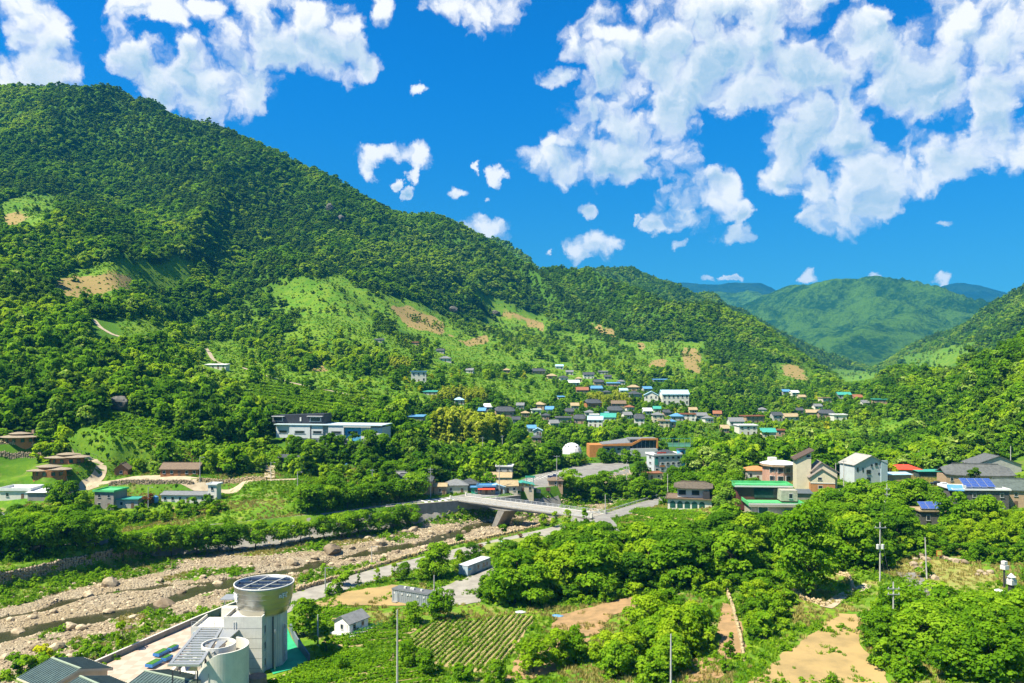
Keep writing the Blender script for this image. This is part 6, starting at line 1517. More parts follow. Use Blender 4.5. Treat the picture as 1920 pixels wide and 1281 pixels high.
# arcade house
A_ = house(1293, 955, 15, 10, 3.4, 'flat', 'brown', 'white', 'two storey house with arcade of green arches and dark wavy tiles', R(-14), .2, 0, 1, door=False, ov=.8)
MB().b(-4.2, 6.6, 1.6, 9, 3.8, 7.0).build('upper_wall', WHITE, A_); rr = roof_mb('hanok', 11.5, 8.4, 7.0, 1.7, 1.0); rr.v = [(x + 1.2, y + 1.2, z) for x, y, z in rr.v]; rr.build('upper_roof', M('mossy_tile', (.13, .105, .075), .85, .2, 1.5, bump=.6), A_)
for x in (-2.6, 2.0): window(A_, x, 5.5, 2.6, 1.6, 'f', 0, 1.6, fm=DARKM)
MB().b(4.5, 6.8, .2, 1.58, 3.8, 6.2).build('balcony', DARKM, A_)
for i in range(5):
    x = -5.8 + i * 2.5; mb = MB(); n = 8; pl = [(x - .95, 0.2), (x + .95, .2)] + [(x + .95 * math.cos(R(180 * k / n)), 1.7 + .95 * math.sin(R(180 * k / n))) for k in range(n + 1)]
    mb.v = [(a, -.06, b) for a, b in pl] + [(a, .04, b) for a, b in pl]; m_ = len(pl); mb.f = [tuple(range(m_))] + [(k, (k+1) % m_, (k+1) % m_ + m_, k + m_) for k in range(m_)]; mb.build('arch_window', GLASSG, A_)
# modern house with green roofs
Gh = house(1455, 968, 15.5, 10, 3.2, 'flat', 'green', M('stone_cladding', (.40, .37, .29), .85, .12, 1.2, bump=.4, bscale=5), 'modern stone clad house with stepped green roof terraces', R(-4), 1.0, 0, 1, door=False, ov=.9)
MB().b(-10, 6.5, 10.5, 17, 0, 7.6).build('upper_block', M('maroon_cladding', (.13, .045, .035), .7, .1, 1), Gh); MB().b(3.0, 8.2, 5.2, 10.4, 3.9, 7.4).build('stair_block', M('stone_cladding', (.40, .37, .29), .85, .12, 1.2, bump=.4, bscale=5), Gh)
MB().b(-4.5, 3.0, 10.3, 10.48, 4.2, 7.2).build('glass_front', GLASS, Gh); fr = roof_mb('flat', 17.5, 7.4, 7.7, .8, .7); fr.v = [(x - 1.5, y + 10.2, z) for x, y, z in fr.v]; fr.build('upper_roof', ROOFS['green'], Gh)
ub('fascia', WFRAME, Gh, (0, -.98, 3.9), (17.6, .14, .5)); ub('fascia', WFRAME, Gh, (-1.5, 9.42, 8.0), (19, .14, .5)); ub('fascia', M('stone_cladding', (.40, .37, .29), .85, .12, 1.2), Gh, (0, -.97, 3.3), (17.4, .1, .6))
window(Gh, 6.0, 5.6, 1.2, 1.7, 'f', 0, 5.2); window(Gh, -4, 1.7, 3.2, 2.4, m=GLASSG); window(Gh, 3.6, 1.8, 2.6, .6)
ub('balcony_slab', WFRAME, Gh, (0, -1.3, -.1), (18, 3, .4)); ub('balcony_rail', M('red_rail', (.32, .08, .05), .6, .1, 1), Gh, (0, -2.7, .8), (17.8, .08, .1)); ub('balcony_rail', M('red_rail', (.32, .08, .05), .6, .1, 1), Gh, (0, -2.7, .4), (17.8, .08, .1))
for i in range(12): ub('rail_post', M('red_rail', (.32, .08, .05), .6, .1, 1), Gh, (-8.8 + i * 1.6, -2.7, .5), (.08, .08, .9))
KEEP_CLEAR.append((Gh.location.x, Gh.location.y + 9, 15))
# octagonal house
q = hit(1469, 906); OC = empty('octagonal_house', tuple(q), 0, 'round two storey house with white polygonal roof', 'house'); pink = M('pink_brick', (.45, .26, .19), .85, .1, 1.5)
MB().lathe([(6.0, -3), (6.0, 6.2)], (0, 6), n=10, a0=R(18)).build('wall', pink, OC); MB().lathe([(7.0, 6.2), (7.0, 7.0)], (0, 6), n=10, a0=R(18)).build('eaves', TANW, OC); MB().lathe([(7.1, 7.02), (4, 7.8), (.05, 8.1)], (0, 6), n=10, a0=R(18), closed_ends=False).build('roof', ROOFS['white'], OC); ub('roof_box', WHITE, OC, (-2.4, 6, 8.6), (3, 2.2, 1.4))
for i, a in enumerate((-130, -100, -70, -40)):
    for z in (1.7, 4.9): x, y = 5.78 * math.cos(R(a)), 6 + 5.78 * math.sin(R(a)); f = ub('window', WFRAME, OC, (x, y, z), (2.2, .3, 1.9), R(a + 90)); pn = link('pane', unit_box(GLASS), f); pn.scale = (.88, 1.3, .86)
KEEP_CLEAR += [(q.x, q.y + 6, 9), (q.x - 1, q.y - 8, 4)]
house(1421, 902, 8.5, 7, 4.0, 'hip', 'orange', 'white', 'small white house with orange tile roof left of the round house', 0, 1.4, 3, 1)
# cream house with three stepped gables
q = hit(1535, 921); CH = empty('cream_house', tuple(q), R(-10), 'tall cream house with three stepped gables', 'house')
MB().b(-7.2, -2.2, 2, 10, -2, 11.5).build('tall_wall', CREAM, CH); MB().slab([(-8.0, 1.4, 11.0), (-8.0, 10.6, 11.0), (-1.2, 10.6, 14.6), (-1.2, 1.4, 14.6)], .35).build('roof', M('dark_brown_fascia', (.10, .065, .045), .7, .1, 2), CH)
MB().prism([(-7.2, 2), (-2.2, 2), (-2.2, 10), (-7.2, 10)], 11.5, [11.4, 13.7, 13.7, 11.4]).build('tall_gable', CREAM, CH)
for (x0, x1, y0, y1, h, r_, xm) in ((-2.0, 6.6, 1.2, 9, 7.2, 2.9, 1.2), (-2.9, 5.4, -1.0, 7, 5.4, 2.6, .9)):
    MB().b(x0, x1, y0, y1, 3.0 if y0 < 0 else -2, h).build('wall', CREAM, CH); g_ = MB(); g_.v = [(x0, y0, h), (x1, y0, h), (xm, y0, h + r_), (x0, y1, h), (x1, y1, h), (xm, y1, h + r_)]; g_.f = [(0, 1, 2), (5, 4, 3), (0, 2, 5, 3), (1, 4, 5, 2), (0, 3, 4, 1)]; g_.build('gable', CREAM, CH)
    rf = MB(); rf.slab([(x0 - .7, y0 - .5, h - .45), (x0 - .7, y1, h - .45), (xm, y1, h + r_ + .28), (xm, y0 - .5, h + r_ + .28)], .28); rf.slab([(x1 + .9, y0 - .5, h - .55), (x1 + .9, y1, h - .55), (xm, y1, h + r_ + .28), (xm, y0 - .5, h + r_ + .28)], .28); rf.build('roof', M('brown_grey_roof', (.24, .20, .17), .7, .1, 1.5), CH)
MB().b(-2.9, 5.4, -1.0, 7, -2, 2.98).build('brick_base', M('orange_brick', (.42, .20, .08), .85, .1, 1.5), CH); window(CH, .2, 4.6, 1.5, 1.0, 'f', 0, -1); window(CH, .4, 1.6, 1.6, 1.1, 'f', 0, -1); window(CH, -3.2, 12.3, 1.4, 1.0, 'f', 0, 2); ub('white_sill_band', WFRAME, CH, (1.2, -1.06, 3.0), (8.4, .12, .25))
KEEP_CLEAR += [(q.x, q.y + 5, 10), (q.x - 1, q.y - 5, 6)]
house(1499, 938, 8, 4, 2.2, 'shed', M('dark_panel_roof', (.10, .12, .13), .4, .1, 1), 'conc', 'low canopy with dark panel roof beside the green roofed house', R(-6), .8, 0, door=False, name='canopy_shed', cat='shed')
# white-blue house with long gable
Wh = house(1633, 906, 14, 9, 7.0, 'gabley', M('pale_grey_roof', (.36, .34, .30), .75, .1, 1.2), 'blue', 'large white house with broad grey gable roof and scattered windows', R(12), 3.2, 0, 1, door=False)
for x, z, w, h in ((-5.6, 5.2, .6, 1.6), (-3.4, 5.0, .5, 1.6), (-1.0, 4.2, 1.8, 1.6), (.3, 6.6, .8, .8), (2.2, 7.0, 1.2, 1.0), (4.6, 6.9, 1.6, 1.8), (3.4, 3.4, .7, .8), (5.4, 3.6, 1.9, 1.9), (-1, 1.4, 1.6, 1.4)): window(Wh, x, z, w, h, fm=DARKM)
ub('blue_bay', M('pale_blue_bay', (.42, .52, .56), .7, .06, 1), Wh, (5.5, -.2, 4.2), (2.8, .35, 8.4))
# restaurants with bright awnings
o = house(1700, 895, 12, 8, 3, 'hip', 'red', 'tan', 'low restaurant with bright red canvas roof', R(-6), 1.6, 3, name='restaurant', cat='restaurant'); 
o = house(1687, 903, 9, 4, 2.5, 'shed', 'cyan', 'tan', 'pale blue awning in front of the red roof', R(4), .4, 0, door=False, name='awning_hall', cat='shelter'); house(1722, 884, 10, 6, 3, 'gable', 'tan', 'grey', 'tan roof tucked behind the red canvas', 0, 1.2, 2)
house(1750, 896, 12, 4, 2.4, 'shed', 'teal', M('dark_net', (.05, .07, .06), .9, .1, 2), 'dark netted shelter with teal edge behind the parked cars', R(2), .3, 0, door=False, name='shelter', cat='shelter')
# hanok group on the right
house(1838, 909, 23, 10, 3.2, 'hanok', M('grey_giwa_tile', (.12, .125, .12), .75, .15, 1.2, bump=.5, bscale=6), 'tan', 'largest dark tiled hanok hall beside the parked cars', R(-10), 3.6, 6)
house(1872, 893, 17, 10, 4.4, 'gabley', M('grey_giwa_tile', (.12, .125, .12), .75, .15, 1.2, bump=.5, bscale=6), 'grey', 'grey gable roof rising behind the hanok hall', R(-4), 3.2, 2)
house(1905, 953, 14, 9, 5.2, 'hanok', M('green_giwa_tile', (.10, .125, .11), .75, .15, 1.2, bump=.5, bscale=6), 'tan', 'brick house with green grey curved tiles at the right edge', R(-12), 2.8, 3, 2)
Sb = house(1840, 960, 16, 9, 6.4, 'flat', 'white', M('dark_stone', (.12, .115, .105), .85, .2, 1.2, bump=.4), 'dark stone house carrying a tilted solar array', R(-3), .3, 4, 2)
def solar(parent, x, y, z, nx, ny, w, h, rx=R(28)):
    pm = bpy.data.materials.get('solar_cells') or mat('solar_cells', (.035, .075, .26), .15, .1, 3, spec=.7, col2=(.06, .11, .33))
    for i in range(nx):
        for j in range(ny):
            yy = y + j * h * math.cos(rx); zz = z + j * h * math.sin(rx); f = ub('solar_frame', GREYM, parent, (x + i * w, yy, zz), (w * .97, h * .97, .08), 0, rx); pn = link('solar_panel', unit_box(pm), f); pn.scale = (.95, .95, 1.4)
    for xx in (x, x + (nx - 1) * w): ub('rack_leg', GREYM, parent, (xx, y + ny * h * .6, z - .3), (.12, .12, 1.6))
solar(Sb, -3.2, 1.6, 7.6, 4, 3, 2.3, 1.5)
ub('blue_tarp', ROOFS['blue'], Sb, (-7.0, 1.2, 6.9), (4.2, 4.5, .25), R(-18), R(14)); ub('satellite_dish', WFRAME, Sb, (-4.8, .2, 7.4), (.9, .3, .9))
Sc = house(1755, 985, 8.5, 6, 3.8, 'flat', 'tan', M('dark_stone', (.12, .115, .105), .85, .2, 1.2, bump=.4), 'small stone outbuilding with its own solar array among trees', R(-2), .2, 2); solar(Sc, -3.0, .6, 5.0, 4, 2, 2.1, 1.7)
house(1420, 1052, 3.2, 2.4, 2.2, 'shed', 'rust', M('pale_green_tin', (.36, .45, .38), .7, .1, 1), 'tiny pale green shed with rusty roof in the grove', 0, .4, 0, name='shed', cat='shed')
# ------------------------------------------------------------------ village houses up the valley (photo position, width in photo pixels)
V = [ # px, py, wpx, depth, height, roof, roof colour, wall, label
 (1267,760,50,12,9,'gable','cyan','white','large white hall with pale blue roof on the hillside'),
 (1221,757,26,14,7,'gabley','cyan','white','white hall with pale blue gable next to the large hall'),
 (1192,748,24,10,4,'hip','dark','grey','dark hipped roof beside the white hall'),
 (1114,765,28,9,3.6,'hanok','dark','brick','dark tiled hanok with orange end wall'),
 (1160,764,26,8,3,'gable','brown','tan','long low brown house above the village centre'),
 (1116,801,27,8,5,'gable','cyan','white','two storey white house with pale blue roof in front of the village'),
 (1140,792,27,9,3.6,'gable','teal','white','white house with teal green gable'),
 (1115,789,15,7,3.8,'flat','white','white','small white flat roofed house behind the blue roof'),
 (1199,798,18,9,4.4,'hanok','dark','white','black tiled two storey house on its own wall'),
 (1234,793,20,8,5.4,'hip','grey','cream','cream two storey villa in the village'),
 (1246,803,18,9,4.6,'flat','tan','cream','beige box house at the village edge'),
 (1261,802,12,8,4,'shed','blue','grey','shed with blue roof beside the beige box'),
 (1270,789,22,8,3,'hip','blue','grey','house under dark blue roofing'),
 (1290,789,28,8,4.4,'flat','rust','white','long white house with row of dark openings'),
 (1316,787,20,7,3,'gable','grey','white','grey roofed house at the end of the village row'),
 (1057,794,28,8,3.6,'flat','grey','conc','grey flat building with open front'),
 (1086,795,20,8,3.2,'hanok','dark','tan','dark curved roof left of the blue roofed house'),
 (1106,781,17,7,2.8,'hip','grey','white','small grey hipped roof above the village lane'),
 (1153,779,26,9,3.4,'hanok','dark','tan','broad dark tiled roof in the village middle'),
 (1133,783,14,6,3.2,'flat','cyan','blue','pale blue cottage beside the dark tiled roof'),
 (1161,773,22,5,2.6,'flat','tan','cream','low cream wall building behind dark roof'),
 (1058,714,16,7,3,'hip','dark','white','dark roof high on the village slope'),
 (1104,711,20,8,4.4,'gable','dark','white','white house with black roof at the top of the village'),
 (1077,724,20,8,3.4,'gable','white','white','white roofed house on the upper lane'),
 (1092,738,22,9,3.2,'gable','rust','tan','rust brown roof at the edge of the terraces'),
 (1119,735,22,8,3.2,'gable','blue','grey','bright blue roof in the upper village'),
 (1123,723,18,8,3,'hanok','dark','tan','dark hanok roof in the upper village'),
 (1150,725,24,8,3,'shed','blue','tan','tan house with blue sheet roof in the upper village'),
 (1188,733,22,8,3.4,'hip','tan','tan','tan house on the right of the upper village'),
 (1215,735,16,7,3,'gable','blue','grey','dark blue roof above the white hall'),
 (1240,717,30,6,2.4,'shed','blue','grey','row of bright blue sheds on the slope above the halls'),
 (1036,711,18,8,3,'hip','tan','tan','tan hipped house left of the upper village'),
 (1010,702,26,8,3,'hanok','dark','tan','long dark hanok roof at the upper left of the village'),
 (1131,702,18,7,2.6,'shed','grey','grey','grey shed roof at the top of the fields'),
 (1010,768,20,8,3.4,'hip','tan','tan','tan tiled house by the bamboo'),
 (1006,777,17,8,3,'flat','white','white','white flat house below the tan tiled one'),
 (997,812,15,6,3,'gable','blue','white','small white house with blue roof at the foot of the village'),
 (1008,817,16,6,3.2,'gabley','cyan','blue','pale blue gabled cottage at the foot of the village'),
 (1006,830,16,6,2.8,'hip','dark','tan','dark roofed cottage just above the parking lot'),
 (785,717,28,9,8,'flat','blue','white','white three storey house with bright blue roof among trees'),
 (835,679,22,8,3,'hip','grey','white','white house with grey hipped roof high on the slope'),
 (825,662,14,6,2.6,'gable','dark','grey','small dark roofed hut high on the slope'),
 (710,642,16,6,2.6,'shed','grey','grey','grey hut on the upper meadow'),
 (778,647,14,5,2.4,'shed','rust','tan','rust red shed by the bare slope'),
 (778,795,30,8,4.2,'shed','blue','conc','dark house with bright blue roof left of the bamboo'),
 (861,758,18,7,3,'hip','cyan','white','pale blue roofed house above the bamboo'),
 (806,742,26,6,2.6,'shed','teal','grey','green sheet roof in the trees above the bamboo'),
 (915,772,15,7,3.4,'gable','white','white','white roofed house right above the bamboo'),
 (947,782,34,9,3.6,'hanok','dark','tan','large black tiled hanok behind the bamboo'),
 (903,777,12,6,2.6,'gable','blue','grey','small blue roof behind the bamboo'),
 (1049,692,14,6,3,'gable','cyan','blue','tiny pale blue house below the upper meadow'),
 (1053,750,12,5,2.4,'shed','blue','grey','blue shed at the corner of the green terraces'),
 (1416,793,36,10,4.6,'flat','rust','tan','long tan building with flat rusty roof up the valley'),
 (1459,790,18,8,4.6,'gable','dark','grey','black roofed house up the valley'),
 (1485,789,28,8,3.2,'gable','tan','cream','tan roofed row up the valley'),
 (1403,816,34,10,6,'flat','white','white','big white block house with yard at the valley bend'),
 (1442,822,26,8,4,'gable','teal','cream','cream house with pale green roof at the valley bend'),
 (1462,819,18,7,4,'flat','rust','tan','pinkish flat house beside the pale green roof'),
 (1382,800,26,9,3.6,'gable','grey','white','grey roofed house behind the white block'),
 (1525,781,24,8,3.4,'gable','tan','tan','brown roofed house in the far row'),
 (1550,784,26,8,3.4,'hanok','dark','tan','dark tiled house in the far row'),
 (1576,789,24,8,4,'flat','white','white','white house at the end of the far row'),
 (1551,756,18,8,4.6,'flat','tan','cream','cream box house far up the valley'),
 (1584,748,24,8,4,'gable','teal','grey','green roofed house far up the valley'),
 (1610,752,16,8,3.4,'gable','rust','tan','rust roofed house far up the valley'),
 (1652,762,22,9,5,'flat','teal','tan','tan house with teal top farthest up the valley'),
 (1475,740,14,7,3.4,'gable','blue','grey','small blue roof below the bare patch'),
 (1492,742,14,7,3.4,'gable','white','white','small white roof below the bare patch')]
V += [(1040,802,16,7,3,'gable','grey','white','small grey roof at the lower left of the village'),(1022,788,14,7,3,'hip','dark','tan','dark hipped roof near the bamboo side'),(1030,775,14,7,3,'gable','blue','white','blue gable behind the flat grey building'),(1068,780,15,7,3,'hanok','dark','tan','low dark tile roof above the flat grey building'),
 (1078,768,14,7,3,'gable','tan','cream','cream cottage left of the orange ended hanok'),(1178,786,15,7,3,'gable','grey','white','grey gable by the black tiled house'),(1182,772,14,7,3.2,'hip','rust','white','rust hipped roof in the village middle'),(1215,778,15,7,3,'gable','white','blue','white roofed cottage above the cream villa'),
 (1232,774,13,6,3,'gable','teal','white','teal gable above the cream villa'),(1252,782,14,6,3,'hanok','dark','tan','dark curved roof above the beige box'),(1300,776,14,6,3,'gable','tan','cream','tan cottage on the village edge below the hall'),(1330,793,16,7,3.2,'hip','grey','white','grey hipped house beyond the village row'),
 (1345,783,14,7,3,'gable','rust','tan','rust gable beyond the village row'),(1068,703,13,6,3,'gable','grey','white','grey gable at the top left of the village'),(1085,716,13,6,2.8,'hip','tan','cream','tan hip roof between upper lanes'),(1140,712,13,6,2.8,'gable','dark','grey','dark gable near the grey shed'),
 (1165,722,14,6,3,'hip','grey','white','grey hip roof right of the blue sheet roof'),(1170,738,14,6,3,'gable','cyan','white','pale blue gable below the tan house'),(1138,742,14,6,3,'hip','dark','tan','dark hip roof below the blue roof'),(975,768,13,6,3,'gable','grey','white','grey gable right of the big black hanok'),
 (985,783,14,6,3,'hip','tan','tan','tan hip roof right of the black hanok'),(968,795,13,6,2.8,'gable','dark','grey','dark gable at the bamboo corner'),(880,700,13,6,2.8,'gable','grey','white','grey gable on the slope below the white hill house'),(950,700,13,6,2.8,'hip','tan','tan','tan roof left of the long dark hanok'),
 (1500,776,14,7,3,'gable','dark','grey','dark gable behind the tan row'),(1535,768,14,7,3,'gable','grey','white','grey gable above the far row'),(1505,750,13,7,3,'gable','tan','cream','cream cottage below the bare patch'),(1625,762,14,7,3,'gable','grey','white','grey roof left of the farthest tan house'),(1430,775,15,7,3,'hip','grey','white','grey hip roof above the rusty flat roof'),(1360,812,14,7,3,'gable','tan','tan','tan gable left of the white block')]
for (px, py, wpx, d, h, k, rc, wc, lab) in V:
    q = hit(px, py); w = max(4.5, wpx * q.y / FPX)
    SEEN.append((px - wpx * .48, py - (h + 1.5) * FPX / q.y, px + wpx * .48, py - 0.35 * h * FPX / q.y, q.y))
    nw = max(1, min(6, int(w / 3.2)))
    house(px, py, w, d, h, k, rc, wc, lab, R(random.uniform(-12, 12)), None, nw, 2 if h > 4.3 else 1, at=q, group='village houses up the valley', ww=1.5, ov=.6)
# white netting court beside the orange building
q = hit(1250, 838); o = empty('sports_court_fence', tuple(q), 0, 'green net fence around a small sports court', 'fence')
for i in range(9): ub('post', GREYM, o, (-14 + i * 3.5, 0, 2.5), (.14, .14, 5))
ub('net_rail', ROOFS['teal'], o, (0, 0, 4.9), (28, .1, .25)); ub('net', mat('net_green', (.16, .42, .30), .8, .2, 2), o, (0, .08, 1.2), (28, .06, 2.4)); KEEP_CLEAR.append((q.x, q.y, 12)); KEEP_CLEAR.append((q.x, q.y - 10, 8))
# ================================================================== NEAR TREES, each its own thing
def blocked(x, y, r=0.0):
    for (cx, cy, cr) in KEEP_CLEAR:
        if math.hypot(x - cx, y - cy) < cr + r: return True
    return False
ROADLINES = [(RD_RIGHT, 6.2), (RD_FAR, 5.8), (RD_BR, 5.5), (RD_BR2, 4.5), (RD_CAB, 3.6), (RD_LOW, 3.8), (RD_LOT, 14)]
OPEN = [pxpoly(p_) for p_ in ([(808,1108),(850,1094),(887,1080),(915,1068),(948,1044),(985,1040),(960,1062),(902,1100),(902,1130),(853,1135),(818,1140)], [(628,1122),(650,1110),(733,1098),(800,1106),(818,1140),(730,1137),(640,1135)],
        [(1570,1150),(1612,1154),(1612,1199),(1651,1255),(1672,1290),(1395,1290),(1440,1250),(1484,1216),(1548,1173)], [(1048,1154),(1100,1142),(1150,1126),(1212,1115),(1205,1136),(1140,1160),(1117,1193),(1060,1200),(1024,1194)],
        [(985,1206),(1028,1197),(1110,1198),(1090,1230),(1020,1270),(930,1282),(960,1250)], [(1352,1130),(1374,1138),(1396,1203),(1398,1235),(1350,1240),(1345,1200)])] + [pxpoly(t_[1]) for t_ in TEAS]
def on_road(x, y, extra=0.0):
    X, Y = np.array([x]), np.array([y])
    return any(pdist(X, Y, l)[0][0] < w + extra for l, w in ROADLINES)
KIND_WORD = {'broad': 'green round tree', 'deep': 'dark round tree', 'bloom': 'cream flowering tree', 'lime': 'light green tree', 'tall': 'tall full tree', 'spread': 'spreading tree', 'slim': 'narrow tree', 'pine': 'dark pine', 'shrub': 'low bush'}
def where(label, key, a, b, W):
    """say which tree of a clump it is: its look and its place in the clump"""
    xs = sorted(p_[0] / p_[1] for p_ in W); ys = sorted(p_[1] for p_ in W); f = (a / b - xs[0]) / (xs[-1] - xs[0]); g_ = (b - ys[0]) / (ys[-1] - ys[0])
    side = ['left', 'middle', 'right'][min(2, max(0, int(f * 3)))]; dep = 'back' if g_ > .5 else 'front'
    return f'{KIND_WORD[key]} at the {dep} {side} of {label}'
def cluster(pp, spacing, keys, hr, label, group, seed, cat='tree', wide=1.0, keep=1.0, roads=True):
    W = pxpoly(pp); xs = [p_[0] for p_ in W]; ys = [p_[1] for p_ in W]; rg = random.Random(seed); n = 0
    y = min(ys)
    while y < max(ys):
        x = min(xs) + (spacing * .5 if int(y / spacing) % 2 else 0)
        while x < max(xs):
            a, b = x + rg.uniform(-.38, .38) * spacing, y + rg.uniform(-.38, .38) * spacing
            x += spacing
            if rg.random() > keep or not inpoly(np.array([a]), np.array([b]), W)[0] or blocked(a, b, -1.0) or (roads and on_road(a, b)): continue
            if any(inpoly(np.array([a]), np.array([b]), p_)[0] for p_ in OPEN): continue
            ins, _, _ = chan(np.array([a]), np.array([b]))
            if ins[0]: continue
            h = rg.uniform(*hr); kk = rg.choice(keys)
            if tree(kk, a, b, h, where(label, kk, a, b, W), cat, group, wide=wide): n += 1
        y += spacing * .87
    return n
def single(key, px, py, h, label, group=None, cat='tree', wide=1.0):
    q = hit(px, py); return tree(key, q.x, q.y, h, label, cat, group, wide=wide, force=True)
# tree rows along the far-bank road
P_ = resample(RD_FAR, 1.0); N_ = normals2(P_)
for side, s0, s1, st, lab in ((-6.6, 6, 400, 7.2, 'tree in the row between far bank road and river'), (6.8, 100, 215, 8.2, 'tree in the row on the hill side of the far road')):
    i = s0; cnt = 0
    while i < min(s1, len(P_) - 1):
        p_ = P_[i] + N_[i] * side; px, py = proj(p_.x, p_.y, 3.0)
        if px < 790 and not blocked(p_.x, p_.y, -1): tree('spread', p_.x + random.uniform(-.8, .8), p_.y + random.uniform(-.6, .6), random.uniform(7.2, 9.4), ordinal(cnt) + ' ' + lab.replace('in the row', 'from the left in the row'), 'tree', 'tree rows lining the far bank road', wide=random.uniform(.85, 1.02)); cnt += 1
        i += int(st * random.uniform(.85, 1.15))
NT_ = {}
NT_['a'] = cluster([(-20,1062),(-20,985),(110,985),(190,1012),(255,1032),(150,1052)], 8.2, ['broad', 'deep', 'spread'], (7, 10), 'the clump above the far stone wall', 'trees at the left edge above the wall', 1, roads=False)
NT_['b'] = cluster([(255,1028),(330,1010),(440,1003),(440,1016),(330,1030),(280,1036)], 5.2, ['broad', 'deep'], (4.5, 7), 'the bank under the riverside row', 'trees on the far bank slope', 2, keep=.8)
NT_['c'] = cluster([(893,1128),(893,1105),(925,1088),(960,1075),(1000,1058),(1060,1040),(1120,1038),(1200,1022),(1300,1010),(1400,1015),(1420,1030),(1400,1075),(1360,1110),(1290,1118),(1215,1112),(1120,1130),(1010,1140)], 8.0, ['broad', 'broad', 'deep', 'broad', 'lime'], (7.5, 11.5), 'the big grove beside the gravel yard', 'trees of the big grove', 3, wide=1.14)
NT_['d'] = cluster([(1420,1030),(1400,1010),(1500,1012),(1560,985),(1600,1010),(1640,1060),(1600,1095),(1560,1070),(1470,1060)], 8.0, ['broad', 'tall', 'lime'], (7.5, 12), 'the wood behind the dirt lot', 'trees behind the dirt lot', 4, wide=1.1)
NT_['e'] = cluster([(1490,1010),(1540,978),(1600,955),(1700,955),(1790,965),(1800,985),(1725,985),(1700,1020),(1690,1055),(1620,1050)], 8.0, ['broad', 'deep', 'broad'], (7.5, 10), 'the wood below the white gabled house', 'trees below the white gabled house', 5, wide=1.15)
NT_['f'] = cluster([(1625,1290),(1622,1215),(1640,1140),(1700,1150),(1760,1160),(1860,1150),(1930,1135),(1960,1290)], 7.0, ['spread', 'broad'], (5.5, 8), 'the corner wood beside the dirt lot', 'trees of the lower corner', 6, wide=1.2)
NT_['g'] = cluster([(1130,1282),(1120,1240),(1140,1200),(1200,1160),(1245,1150),(1290,1170),(1330,1215),(1270,1240),(1270,1285)], 5.8, ['broad', 'lime', 'broad'], (5, 8.5), 'the clump between brown fields and soil strip', 'trees at the bottom middle', 7, wide=1.05)
NT_['h'] = cluster([(1385,1130),(1420,1110),(1455,1130),(1470,1180),(1440,1225),(1410,1200)], 5.0, ['lime', 'broad', 'slim'], (4, 6.5), 'the bank between soil strip and dirt lot', 'young trees beside the dirt lot', 8, keep=.8)
NT_['i'] = cluster([(1050,940),(1060,918),(1110,905),(1190,905),(1260,905),(1345,912),(1345,940),(1240,945),(1190,940),(1120,948)], 6.8, ['broad', 'deep', 'spread'], (7, 10), 'the clump between bridge road and parking lot', 'trees between bridge road and parking lot', 9)
NT_['j'] = cluster([(1340,930),(1345,900),(1400,905),(1420,930),(1400,970),(1350,975)], 7.2, ['broad', 'bloom'], (7, 9.5), 'the clump between arcade house and green roofs', 'trees between the two terrace houses', 10)
NT_['k'] = cluster([(60,958),(100,945),(170,948),(175,962),(120,975),(60,975)], 6.5, ['broad', 'deep'], (7, 9.5), 'the clump between carport and stone house', 'trees between the left bank houses', 11)
NT_['l'] = cluster([(-10,922),(40,905),(150,905),(170,912),(100,922)], 4.4, ['shrub', 'lime'], (1.8, 3.2), 'the cabin gardens', 'garden shrubs of the cabins', 12, cat='shrub')
NT_['m'] = cluster([(660,905),(700,890),(760,890),(880,895),(890,905),(790,905),(700,925)], 8.0, ['broad', 'deep', 'pine'], (8, 13), 'the slope wood behind the dark hanok', 'trees behind the hanok', 13)
NT_['n'] = cluster([(1790,1010),(1830,985),(1930,985),(1940,1030),(1860,1040),(1800,1035)], 4.2, ['lime'], (4.5, 6.5), 'the plumy thicket behind the grass yard', 'plumy trees behind the yard', 14, wide=.8)
NT_['o'] = cluster([(1855,1105),(1900,1085),(1945,1085),(1945,1125),(1880,1118)], 4.4, ['deep'], (2.6, 3.6), 'the hedge beside the stone lantern', 'shrubs around the stone lantern', 15, cat='shrub')
NT_['p'] = cluster([(1800,975),(1830,960),(1880,965),(1930,985),(1840,990)], 6.0, ['broad', 'lime'], (6, 8), 'the clump before the dark stone house', 'trees before the stone house', 16)
NT_['q'] = cluster([(440,1003),(520,990),(620,985),(770,968),(780,985),(640,998),(500,1010)], 5.6, ['shrub', 'broad'], (2.5, 4.6), 'the grassy far bank below the road', 'bushes on the grassy far bank', 17, cat='shrub', keep=.85)
NT_['r'] = cluster([(560,925),(660,915),(740,930),(720,945),(600,952)], 8.0, ['broad', 'lime'], (5, 8), 'the open ground before the hanok', 'trees before the hanok', 18, keep=.7)
